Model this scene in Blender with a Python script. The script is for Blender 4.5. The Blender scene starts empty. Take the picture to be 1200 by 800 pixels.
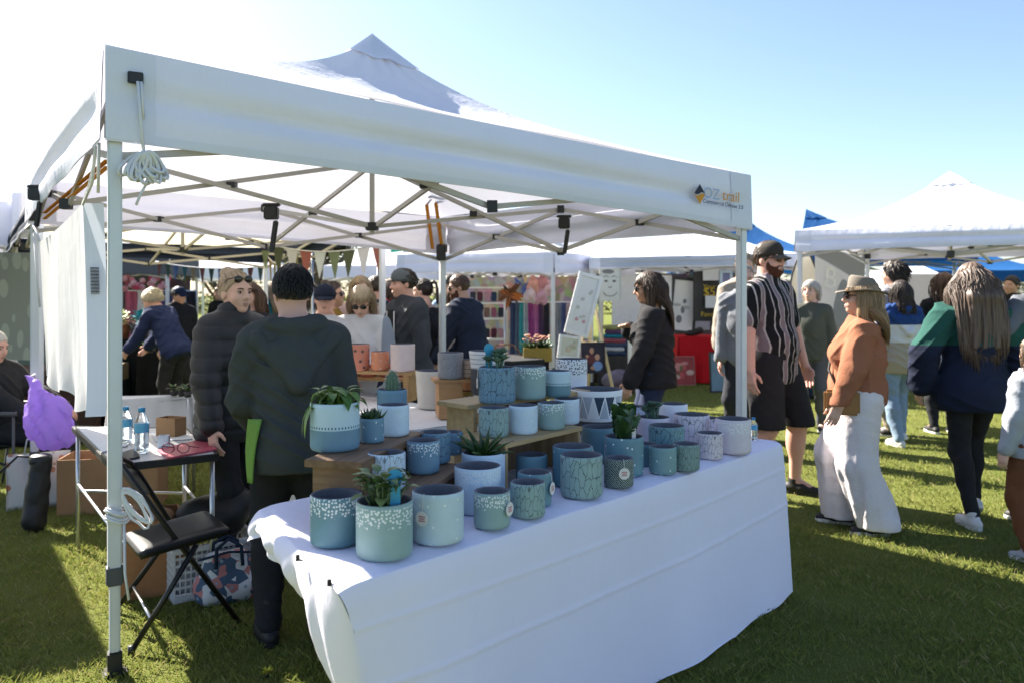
import bpy, bmesh, math, random
import numpy as np
from mathutils import Vector, Matrix, Quaternion
random.seed(7); RNG = np.random.default_rng(7)
R = math.radians
SC = bpy.context.scene
COL = SC.collection

# ---------------------------------------------------------------- camera, sky, sun, exposure
F, CX, HY, CH = 950.0, 600.0, 345.0, 1.45          # surveyed focal length (px of 1200), horizon row, eye height
cam = bpy.data.cameras.new('camera'); cam_o = bpy.data.objects.new('camera', cam); COL.objects.link(cam_o)
cam_o.location = (0, 0, CH); cam_o.rotation_euler = (R(90), 0, 0)
cam.sensor_width = 36; cam.lens = 36 * F / 1200; cam.shift_y = -(400 - HY) / 1200
cam.clip_start = .05; cam.clip_end = 2000
cam.dof.use_dof = True; cam.dof.focus_distance = 3.1; cam.dof.aperture_fstop = 3.2
SC.camera = cam_o
SUN = Vector((-.765 * math.cos(R(39)), .644 * math.cos(R(39)), math.sin(R(39))))
w = bpy.data.worlds.new('World'); SC.world = w; w.use_nodes = True
nt = w.node_tree; bg = nt.nodes['Background']
sk = nt.nodes.new('ShaderNodeTexSky'); sk.sky_type = 'NISHITA'; sk.sun_disc = False
sk.sun_elevation = R(39); sk.sun_rotation = math.atan2(SUN.x, SUN.y)
sk.air_density = .85; sk.dust_density = .9; sk.ozone_density = 1.6
nt.links.new(sk.outputs[0], bg.inputs[0]); bg.inputs[1].default_value = .061
sl = bpy.data.lights.new('sun', 'SUN'); sl.energy = 5.0; sl.angle = R(.53); sl.color = (1, .93, .82)
so = bpy.data.objects.new('sun', sl); COL.objects.link(so)
so.rotation_mode = 'QUATERNION'; so.rotation_quaternion = (-SUN).to_track_quat('-Z', 'Y')
SC.view_settings.view_transform = 'Standard'; SC.view_settings.look = 'None'
SC.view_settings.exposure = 2.1; SC.view_settings.gamma = 1
SC.cycles.max_bounces = 8; SC.cycles.transparent_max_bounces = 12

def gp(px, py, z=0.0):
    Y = F * (CH - z) / (py - HY); return ((px - CX) / F * Y, Y)
def at(px, py, Y):
    return Vector(((px - CX) / F * Y, Y, CH + (HY - py) / F * Y))
def lerp(a, b, t): return a + (b - a) * t

# ---------------------------------------------------------------- materials
MATS = {}
class NT:
    """small helper to wire shader nodes"""
    def __init__(s, name):
        s.m = bpy.data.materials.new(name); s.m.use_nodes = True; s.t = s.m.node_tree
        s.b = s.t.nodes['Principled BSDF']; s.out = s.t.nodes['Material Output']
    def n(s, kind, **kw):
        o = s.t.nodes.new('ShaderNode' + kind)
        for k, v in kw.items():
            if k.startswith('i_'):
                key = k[2:]; key = int(key) if key.isdigit() else key
                o.inputs[key].default_value = v
            else: setattr(o, k, v)
        return o
    def l(s, a, b): s.t.links.new(a, b)
    def math(s, op, a, b=None, c=None):
        o = s.t.nodes.new('ShaderNodeMath'); o.operation = op
        for i, v in enumerate((a, b, c)):
            if v is None: continue
            if isinstance(v, (int, float)): o.inputs[i].default_value = v
            else: s.l(v, o.inputs[i])
        return o.outputs[0]
    def mix(s, fac, a, b):
        o = s.t.nodes.new('ShaderNodeMix'); o.data_type = 'RGBA'
        for i, v in ((0, fac), (6, a), (7, b)):
            if isinstance(v, (int, float)): o.inputs[i].default_value = v
            elif isinstance(v, tuple): o.inputs[i].default_value = (*v[:3], 1)
            else: s.l(v, o.inputs[i])
        return o.outputs[2]
    def coord(s, kind='Object'):
        return s.n('TexCoord').outputs[kind]
    def noise(s, vec, scale, detail=4, rough=.55):
        o = s.n('TexNoise'); o.inputs['Scale'].default_value = scale; o.inputs['Detail'].default_value = detail
        o.inputs['Roughness'].default_value = rough; s.l(vec, o.inputs['Vector']); return o.outputs[0]
    def mapping(s, vec, scale=(1, 1, 1), loc=(0, 0, 0), rot=(0, 0, 0)):
        o = s.n('Mapping'); o.inputs['Scale'].default_value = scale; o.inputs['Location'].default_value = loc
        o.inputs['Rotation'].default_value = rot; s.l(vec, o.inputs['Vector']); return o.outputs[0]
    def bump(s, h, strength=.3, dist=.01):
        o = s.n('Bump'); o.inputs['Strength'].default_value = strength; o.inputs['Distance'].default_value = dist
        s.l(h, o.inputs['Height']); s.l(o.outputs[0], s.b.inputs['Normal'])
    def col(s, c):
        if isinstance(c, tuple): s.b.inputs['Base Color'].default_value = (*c[:3], 1)
        else: s.l(c, s.b.inputs['Base Color'])

def rgb(r, g, b):
    """display values 0-255 to linear"""
    f = lambda c: (c / 255 / 12.92) if c <= 10 else ((c / 255 + .055) / 1.055) ** 2.4
    return (f(r), f(g), f(b))
def mul(c, k): return tuple(min(1, v * k) for v in c)

def mat(name, c, rough=.7, metal=0, var=.12, scale=14, bump=.0, bscale=60, sheen=0, spec=.4):
    if name in MATS: return MATS[name]
    t = NT(name); v = t.coord()
    n = t.noise(v, scale)
    t.col(t.mix(n, mul(c, 1 - var), mul(c, 1 + var)))
    t.b.inputs['Roughness'].default_value = rough; t.b.inputs['Metallic'].default_value = metal
    t.b.inputs['Specular IOR Level'].default_value = spec
    if sheen: t.b.inputs['Sheen Weight'].default_value = sheen
    if bump: t.bump(t.noise(v, bscale, 5), bump, .004)
    MATS[name] = t.m; return t.m

def cloth(name, c, var=.15, weave=260, rough=.92):
    """woven garment or fabric: fine weave, faint fading"""
    if name in MATS: return MATS[name]
    t = NT(name); v = t.coord()
    n = t.noise(v, 9, 6); f = t.noise(v, weave, 2)
    cc = t.mix(n, mul(c, 1 - var), mul(c, 1 + var))
    t.col(t.mix(t.math('MULTIPLY', f, .35), cc, mul(c, .7)))
    t.b.inputs['Roughness'].default_value = rough; t.b.inputs['Specular IOR Level'].default_value = .2
    h = t.math('ADD', t.math('MULTIPLY', t.noise(v, 26, 4), 1.0), t.math('MULTIPLY', f, .25))
    t.bump(h, .45, .012)
    MATS[name] = t.m; return t.m

def bands(name, axis, stops, jitter=.0, rough=.9, repeat=0):
    """cloth in bands of colour along a local axis; stops = [(upper limit, colour) ...]; repeat = period in metres"""
    if name in MATS: return MATS[name]
    t = NT(name); v = t.coord(); sp = t.n('SeparateXYZ'); t.l(v, sp.inputs[0]); x = sp.outputs[axis]
    if repeat: x = t.math('MODULO', t.math('ADD', x, 10 * repeat), repeat)
    c = stops[-1][1]
    for lim, cc in reversed(stops[:-1]):
        c = t.mix(t.math('LESS_THAN', x, lim), c, cc)
    t.col(t.mix(t.math('MULTIPLY', t.noise(v, 200, 2), .25), c, (.02, .02, .02)))
    t.b.inputs['Roughness'].default_value = rough; t.b.inputs['Specular IOR Level'].default_value = .2
    t.bump(t.noise(v, 28, 5), .4, .012)
    MATS[name] = t.m; return t.m

def canvas(name, c, trans=.35, rough=.75, wr=7):
    """coated tent canvas or thin cloth: lets some light through, faint wrinkles and dirt"""
    if name in MATS: return MATS[name]
    t = NT(name); v = t.coord()
    n = t.noise(v, 2.2, 6, .6)
    cc = t.mix(n, mul(c, .93), mul(c, 1.04))
    t.col(cc); t.b.inputs['Roughness'].default_value = rough; t.b.inputs['Specular IOR Level'].default_value = .25
    h = t.math('ADD', t.math('ADD', t.noise(t.mapping(v, (1, 1, .45)), wr, 6, .55), t.math('MULTIPLY', t.noise(t.mapping(v, (1, 1, .6)), wr * 6, 4), .10)), t.math('MULTIPLY', t.noise(v, 420, 2), .02))
    t.bump(h, .35, .03)
    tr = t.n('BsdfTranslucent'); t.l(cc, tr.inputs[0])
    ms = t.n('MixShader'); ms.inputs[0].default_value = trans
    t.l(t.b.outputs[0], ms.inputs[1]); t.l(tr.outputs[0], ms.inputs[2]); t.l(ms.outputs[0], t.out.inputs[0])
    MATS[name] = t.m; return t.m

def wood(name, c, c2, axis=0, rough=.6):
    if name in MATS: return MATS[name]
    t = NT(name); v = t.coord('Object')
    sc = [22, 22, 22]; sc[axis] = 1.6
    m = t.mapping(v, tuple(sc))
    n = t.noise(m, 1.6, 8, .65)
    r = t.n('ValToRGB'); t.l(n, r.inputs[0]); r.color_ramp.elements[0].position = .35; r.color_ramp.elements[1].position = .68
    r.color_ramp.elements[0].color = (*c2, 1); r.color_ramp.elements[1].color = (*c, 1)
    t.col(r.outputs[0]); t.b.inputs['Roughness'].default_value = rough
    t.bump(n, .2, .004); MATS[name] = t.m; return t.m

def island(name, c1, c2, rough=.55, spec=.35, extra=0):
    """colour differs from one loose piece to the next: leaves, hair locks"""
    if name in MATS: return MATS[name]
    t = NT(name); g = t.n('NewGeometry'); v = t.coord()
    c = t.mix(g.outputs['Random Per Island'], c1, c2)
    c = t.mix(t.math('MULTIPLY', t.noise(v, 60, 3), .5), c, mul(c1, .6))
    t.col(c); t.b.inputs['Roughness'].default_value = rough; t.b.inputs['Specular IOR Level'].default_value = spec
    if extra:
        tr = t.n('BsdfTranslucent'); t.l(c, tr.inputs[0]); ms = t.n('MixShader'); ms.inputs[0].default_value = extra
        t.l(t.b.outputs[0], ms.inputs[1]); t.l(tr.outputs[0], ms.inputs[2]); t.l(ms.outputs[0], t.out.inputs[0])
    MATS[name] = t.m; return t.m

def skin(name, c):
    if name in MATS: return MATS[name]
    t = NT(name); v = t.coord()
    t.col(t.mix(t.noise(v, 30, 5), mul(c, .88), (min(1, c[0] * 1.08), c[1] * 1.0, c[2] * .98)))
    t.b.inputs['Roughness'].default_value = .5; t.b.inputs['Subsurface Weight'].default_value = .12
    t.b.inputs['Subsurface Radius'].default_value = (.012, .005, .003); t.b.inputs['Subsurface Scale'].default_value = 1
    t.b.inputs['Specular IOR Level'].default_value = .35
    t.bump(t.noise(v, 160, 3), .12, .002); MATS[name] = t.m; return t.m

# ---------------------------------------------------------------- objects
def tag(o, label=None, cat=None, group=None, kind=None):
    if label: o['label'] = label
    if cat: o['category'] = cat
    if group: o['group'] = group
    if kind: o['kind'] = kind
    return o
def empty(name, loc, rz=0, label=None, cat=None, group=None):
    o = bpy.data.objects.new(name, None); COL.objects.link(o); o.location = loc; o.rotation_euler = (0, 0, rz)
    o.empty_display_size = .1
    return tag(o, label, cat, group)
def np_mesh(name, V, Fq, m=None, parent=None, smooth=True):
    me = bpy.data.meshes.new(name); V = np.asarray(V, np.float32); Fq = np.asarray(Fq, np.int32)
    k = Fq.shape[1]
    me.vertices.add(len(V)); me.vertices.foreach_set('co', V.ravel())
    me.loops.add(Fq.size); me.loops.foreach_set('vertex_index', Fq.ravel())
    me.polygons.add(len(Fq)); me.polygons.foreach_set('loop_start', np.arange(len(Fq), dtype=np.int32) * k)
    me.polygons.foreach_set('loop_total', np.full(len(Fq), k, np.int32))
    me.polygons.foreach_set('use_smooth', np.full(len(Fq), smooth, bool))
    me.update(calc_edges=True); me.validate()
    if m: me.materials.append(m)
    o = bpy.data.objects.new(name, me); COL.objects.link(o)
    if parent: o.parent = parent
    return o

class MB:
    """collects shapes; build() links them as ONE mesh object"""
    def __init__(s): s.v = []; s.f = []; s.mi = []; s.uv = {}; s.sm = []; s.cur = 0
    def raw(s, vs, fs, smooth=True):
        b = len(s.v); s.v += [tuple(v) for v in vs]
        for f in fs: s.f.append([b + i for i in f]); s.mi.append(s.cur); s.sm.append(smooth)
        return s
    def box(s, c, size, M=None, taper=1):
        x, y, z = (k / 2 for k in size); c = Vector(c)
        vs = []
        for sz in (-1, 1):
            k = taper if sz > 0 else 1
            for sx, sy in ((-1, -1), (1, -1), (1, 1), (-1, 1)):
                p = Vector((sx * x * k, sy * y * k, sz * z)); vs.append(c + (M @ p if M else p))
        return s.raw(vs, [(3, 2, 1, 0), (4, 5, 6, 7), (0, 1, 5, 4), (1, 2, 6, 5), (2, 3, 7, 6), (3, 0, 4, 7)], False)
    def bar(s, a, b, wd, ht=None, up=Vector((0, 0, 1))):
        a, b = Vector(a), Vector(b); ht = ht or wd; d = (b - a); L = d.length; d.normalize()
        if abs(d.dot(up)) > .98: up = Vector((0, 1, 0))
        sd = d.cross(up).normalized(); u = sd.cross(d)
        M = Matrix((sd, d, u)).transposed()
        return s.box((a + b) / 2, (wd, L, ht), M)
    def tube(s, pts, r, n=8, cap=True, closed=False):
        pts = [Vector(p) for p in pts]; N = len(pts); rs = r if isinstance(r, (list, tuple)) else [r] * N
        vs = []; prev = None
        for i, p in enumerate(pts):
            if closed: d = pts[(i + 1) % N] - pts[i - 1]
            else: d = pts[min(i + 1, N - 1)] - pts[max(i - 1, 0)]
            if d.length < 1e-9: d = Vector((0, 0, 1))
            d.normalize()
            if prev is None:
                q = Vector((0, 0, 1)) if abs(d.z) < .9 else Vector((1, 0, 0)); a = d.cross(q).normalized()
            else: a = (prev - d * prev.dot(d)); a = a.normalized() if a.length > 1e-6 else d.orthogonal().normalized()
            prev = a; b = d.cross(a)
            vs += [p + (a * math.cos(2 * math.pi * k / n) + b * math.sin(2 * math.pi * k / n)) * rs[i] for k in range(n)]
        fs = []
        for i in range(N if closed else N - 1):
            j = (i + 1) % N
            fs += [(i * n + k, i * n + (k + 1) % n, j * n + (k + 1) % n, j * n + k) for k in range(n)]
        if cap and not closed: fs += [tuple(reversed(range(n))), tuple(range((N - 1) * n, N * n))]
        return s.raw(vs, fs)
    def lathe(s, prof, c=(0, 0, 0), n=40, jit=0):
        vs = []; c = Vector(c)
        for r, z in prof:
            for k in range(n):
                a = 2 * math.pi * k / n; vs.append(c + Vector((r * math.cos(a), r * math.sin(a), z)))
        fs = [(i * n + k, i * n + (k + 1) % n, (i + 1) * n + (k + 1) % n, (i + 1) * n + k) for i in range(len(prof) - 1) for k in range(n)]
        fs += [tuple(reversed(range(n)))]; fs += [tuple(range((len(prof) - 1) * n, len(prof) * n))]
        return s.raw(vs, fs)
    def grid(s, fn, nu, nv, smooth=True, flip=False):
        vs = [fn(i / nu, j / nv) for j in range(nv + 1) for i in range(nu + 1)]; k = nu + 1
        fs = [(j * k + i, j * k + i + 1, (j + 1) * k + i + 1, (j + 1) * k + i) for j in range(nv) for i in range(nu)]
        if flip: fs = [tuple(reversed(f)) for f in fs]
        return s.raw(vs, fs, smooth)
    def ball(s, c, r, n=12, m=8, M=None):
        c = Vector(c); r = Vector(r) if not isinstance(r, (int, float)) else Vector((r, r, r)); vs = []
        for i in range(m + 1):
            t = math.pi * i / m
            for k in range(n):
                a = 2 * math.pi * k / n
                p = Vector((r.x * math.sin(t) * math.cos(a), r.y * math.sin(t) * math.sin(a), r.z * math.cos(t)))
                vs.append(c + (M @ p if M else p))
        fs = [(i * n + k, (i + 1) * n + k, (i + 1) * n + (k + 1) % n, i * n + (k + 1) % n) for i in range(m) for k in range(n)]
        return s.raw(vs, fs)
    def slab(s, poly, z0, z1):
        n = len(poly); vs = [(x, y, z0) for x, y in poly] + [(x, y, z1) for x, y in poly]
        return s.raw(vs, [tuple(reversed(range(n))), tuple(range(n, 2 * n))] + [(k, (k + 1) % n, n + (k + 1) % n, n + k) for k in range(n)], False)
    def build(s, name, m, parent=None, bevel=0, solid=0, loc=None):
        me = bpy.data.meshes.new(name); me.from_pydata([tuple(v) for v in s.v], [], s.f)
        for x in (m if isinstance(m, (list, tuple)) else [m]): me.materials.append(x)
        me.polygons.foreach_set('material_index', s.mi); me.polygons.foreach_set('use_smooth', s.sm)
        if bevel:
            b = bmesh.new(); b.from_mesh(me)
            bmesh.ops.bevel(b, geom=[e for e in b.edges if len(e.link_faces) == 2 and e.calc_face_angle(0) > .6], offset=bevel, segments=2, affect='EDGES', clamp_overlap=True)
            b.to_mesh(me); b.free()
        me.update(); me.validate()
        o = bpy.data.objects.new(name, me); COL.objects.link(o)
        if parent: o.parent = parent
        if loc: o.location = loc
        if solid:
            md = o.modifiers.new('solid', 'SOLIDIFY'); md.thickness = solid
        return o

def basis(o, x, up):
    """rotation matrix with local x along x, local y along up"""
    x = Vector(x).normalized(); up = Vector(up); up = (up - x * up.dot(x)).normalized(); z = x.cross(up)
    return Matrix((x, up, z)).transposed()
def text(name, s, loc, x, up, size, m, parent=None, align='CENTER', ext=.0006):
    c = bpy.data.curves.new(name, 'FONT'); c.body = s; c.size = size; c.align_x = align; c.align_y = 'CENTER'; c.extrude = ext
    c.materials.append(m); o = bpy.data.objects.new(name, c); COL.objects.link(o)
    o.matrix_world = Matrix.Translation(loc) @ basis(None, x, up).to_4x4()
    me = bpy.data.meshes.new_from_object(o); me.materials.clear(); me.materials.append(m); mw = o.matrix_world.copy()
    bpy.data.objects.remove(o); o = bpy.data.objects.new(name, me); COL.objects.link(o); o.matrix_world = mw
    if parent: o.parent = parent
    return o
def rnd(a, b): return random.uniform(a, b)

# ---------------------------------------------------------------- smooth solids (distance fields meshed into one skin)
def V3(*a): return np.array(a, float)
def cone(a, b, ra, rb, k=.02, sc=None): return ('c', np.array(a, float), np.array(b, float), ra, rb, k, sc)
def ell(c, r, M=None, k=.02): return ('e', np.array(c, float), np.array(r, float), np.eye(3) if M is None else np.array(M, float), k)
def sub(c, r, k=.01): return ('s', np.array(c, float), r, k)
def solid(prims, h, post=None, pad=.03):
    lo = np.full(3, 1e9); hi = -lo
    bb = []
    for p in prims:
        if p[0] == 'c': l = np.minimum(p[1] - p[3], p[2] - p[4]); u = np.maximum(p[1] + p[3], p[2] + p[4]); kk = p[5]
        elif p[0] == 'e': e = np.sqrt(((p[3] * p[2]) ** 2).sum(1)); l = p[1] - e; u = p[1] + e; kk = p[4]
        else: l = p[1] - p[2]; u = p[1] + p[2]; kk = 0
        bb.append((l - kk - .02, u + kk + .02))
        if p[0] != 's': lo = np.minimum(lo, l); hi = np.maximum(hi, u)
    lo = lo - pad; hi = hi + pad
    n = np.ceil((hi - lo) / h).astype(int) + 1
    ax = [lo[i] + h * np.arange(n[i]) for i in range(3)]
    D = np.full(n, .05, np.float32)
    for p, (l, u) in zip(prims, bb):
        sl = []
        for i in range(3):
            a = max(0, int((l[i] - lo[i]) / h)); b = min(n[i], int((u[i] - lo[i]) / h) + 2); sl.append(slice(a, max(a, b)))
        X = ax[0][sl[0]][:, None, None]; Y = ax[1][sl[1]][None, :, None]; Z = ax[2][sl[2]][None, None, :]
        old = D[tuple(sl)]
        if old.size == 0: continue
        if p[0] == 'c':
            a, b, ra, rb, k = p[1:6]; ab = b - a; L = max(1e-9, ab @ ab)
            t = np.clip(((X - a[0]) * ab[0] + (Y - a[1]) * ab[1] + (Z - a[2]) * ab[2]) / L, 0, 1)
            dx = X - a[0] - t * ab[0]; dy = Y - a[1] - t * ab[1]; dz = Z - a[2] - t * ab[2]
            d = np.sqrt(dx * dx + dy * dy + dz * dz) - (ra + t * (rb - ra))
        elif p[0] == 'e':
            c, r, M, k = p[1:5]; x, y, z = X - c[0], Y - c[1], Z - c[2]
            q = [M[0, i] * x + M[1, i] * y + M[2, i] * z for i in range(3)]
            k0 = np.sqrt(sum((q[i] / r[i]) ** 2 for i in range(3))); k1 = np.sqrt(sum((q[i] / r[i] ** 2) ** 2 for i in range(3))) + 1e-9
            d = k0 * (k0 - 1) / k1
        else:
            c, r, k = p[1:4]; d = r - np.sqrt((X - c[0]) ** 2 + (Y - c[1]) ** 2 + (Z - c[2]) ** 2)
            hh = np.clip(.5 - .5 * (old - d) / k, 0, 1)
            D[tuple(sl)] = old * (1 - hh) + d * hh + k * hh * (1 - hh); continue
        hh = np.clip(.5 + .5 * (d - old) / k, 0, 1)
        D[tuple(sl)] = d * (1 - hh) + old * hh - k * hh * (1 - hh)
    if post is not None:
        D = post(D, ax[0][:, None, None], ax[1][None, :, None], ax[2][None, None, :]).astype(np.float32)
    D[0] = D[-1] = .05; D[:, 0] = D[:, -1] = .05; D[:, :, 0] = D[:, :, -1] = .05
    return netting(D, lo, h)
def netting(D, lo, h):
    s = D < 0
    c = [s[i:s.shape[0] - 1 + i, j:s.shape[1] - 1 + j, k:s.shape[2] - 1 + k] for i in (0, 1) for j in (0, 1) for k in (0, 1)]
    any_ = c[0].copy(); all_ = c[0].copy()
    for x in c[1:]: any_ |= x; all_ &= x
    act = any_ & ~all_
    ijk = np.argwhere(act); idx = np.full(act.shape, -1, np.int64); idx[act] = np.arange(len(ijk))
    off = np.array([(i, j, k) for i in (0, 1) for j in (0, 1) for k in (0, 1)])
    vals = np.stack([D[ijk[:, 0] + o[0], ijk[:, 1] + o[1], ijk[:, 2] + o[2]] for o in off], 1)
    acc = np.zeros((len(ijk), 3)); cnt = np.zeros(len(ijk))
    for a in range(8):
        for b in range(a + 1, 8):
            if np.abs(off[a] - off[b]).sum() != 1: continue
            va, vb = vals[:, a], vals[:, b]; cr = (va < 0) != (vb < 0)
            t = np.where(cr, va / np.where(cr, va - vb, 1), 0)
            acc += cr[:, None] * (off[a] + t[:, None] * (off[b] - off[a])); cnt += cr
    V = lo + h * (ijk + acc / cnt[:, None])
    Fs = []
    for axis in range(3):
        o1, o2 = [(1, 2), (2, 0), (0, 1)][axis]
        sl0 = [slice(None)] * 3; sl1 = [slice(None)] * 3; sl0[axis] = slice(0, -1); sl1[axis] = slice(1, None)
        e0, e1 = s[tuple(sl0)], s[tuple(sl1)]
        q = np.argwhere(e0 != e1)
        q = q[(q[:, o1] > 0) & (q[:, o2] > 0) & (q[:, o1] < s.shape[o1] - 1) & (q[:, o2] < s.shape[o2] - 1)]
        def cell(d1, d2):
            k = q.copy(); k[:, o1] -= d1; k[:, o2] -= d2; return idx[k[:, 0], k[:, 1], k[:, 2]]
        f = np.stack([cell(1, 1), cell(0, 1), cell(0, 0), cell(1, 0)], 1)
        rev = ~e0[q[:, 0], q[:, 1], q[:, 2]]
        f[rev] = f[rev][:, ::-1]
        Fs.append(f)
    Fq = np.concatenate(Fs); Fq = Fq[(Fq >= 0).all(1)]
    return V, Fq
def creases(X, Y, Z, ph=0):
    """narrow cloth ridges running slantwise, stronger in some places than others, 0..1"""
    m = np.clip(.5 + .9 * np.sin(X * 7 + ph) * np.sin(Z * 6.1 + ph * 2) + .5 * np.sin(Y * 9 + Z * 4), 0, 1)
    q1 = X * 15 + Y * 11 + Z * 27 + 2.2 * np.sin(Z * 8 + X * 9 + ph) + 1.5 * np.sin(Y * 12 - Z * 7 + 2 * ph)
    q2 = -X * 19 + Y * 14 + Z * 21 + 2.0 * np.sin(Z * 7 - X * 11 + 3 * ph)
    return m * (1 - np.abs(np.sin(q1))) ** 1.6 + (1 - m) * .8 * (1 - np.abs(np.sin(q2))) ** 1.6
def folds(X, Y, Z, f=24, ph=0):
    """cheap smooth noise in -1..1"""
    a = np.sin(X * f + 1.7 * np.sin(Z * f * .7 + ph) + ph); b = np.sin(Y * f * 1.1 + 1.3 * np.sin(X * f * .8 + 2 * ph) - ph)
    c = np.sin(Z * f * .9 + 1.5 * np.sin((X + Y) * f * .6 + ph * 3))
    return (a + b + c) / 3
# ---------------------------------------------------------------- people
def rotz(a): c, s = math.cos(a), math.sin(a); return np.array([[c, -s, 0], [s, c, 0], [0, 0, 1.]])
def rotx(a): c, s = math.cos(a), math.sin(a); return np.array([[1, 0, 0], [0, c, -s], [0, s, c]])
def roty(a): c, s = math.cos(a), math.sin(a); return np.array([[c, 0, s], [0, 1, 0], [-s, 0, c]])
def unit(v): v = np.array(v, float); return v / max(1e-9, np.linalg.norm(v))
def ik(a, c, l1, l2, hint):
    d = c - a; L = np.linalg.norm(d); m = (l1 + l2) * .995
    if L > m: c = a + d / L * m; d = c - a; L = m
    x = (l1 * l1 - l2 * l2 + L * L) / (2 * L); h = math.sqrt(max(0, l1 * l1 - x * x)); n = d / L
    hint = np.array(hint, float); hint = unit(hint - n * (hint @ n)); return a + n * x + hint * h, c

SKIN = dict(fair=(.68, .43, .33), pink=(.68, .40, .31), tan=(.52, .31, .22), warm=(.60, .36, .25))
DARK = cloth('dark_seam', (.012, .012, .014))
def hand(w, f, nrm, S, curl, side):
    """palm of four bones, four fingers of different length and a thumb that leaves the side of the palm"""
    f = unit(f); nrm = unit(nrm - f * (nrm @ f)); l = np.cross(f, nrm) * side
    P = []
    for i, (o, L) in enumerate(((.030, .068), (.010, .078), (-.010, .072), (-.028, .056))):
        k0 = w + f * .012 * S + l * o * .6 * S; k1 = w + f * .088 * S + l * o * S
        P.append(cone(k0, k1, .017 * S, .0125 * S, .012))
        c1, c2 = curl * .55, curl * 1.25
        d1 = f * math.cos(c1) + nrm * math.sin(c1); d2 = f * math.cos(c2) + nrm * math.sin(c2)
        m = k1 + d1 * L * .55 * S + l * o * .1 * S; e = m + d2 * L * .55 * S
        P += [cone(k1, m, .0098 * S, .0088 * S, .003), cone(m, e, .0088 * S, .0072 * S, .003)]
    b = w + f * .028 * S + l * .026 * S; t1 = b + unit(f * .62 + l * .62 + nrm * .45) * .045 * S; t2 = t1 + unit(f * .9 + l * .1 + nrm * .5) * .034 * S
    P += [cone(b, t1, .0145 * S, .011 * S, .01), cone(t1, t2, .0105 * S, .008 * S, .003)]
    return P

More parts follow.
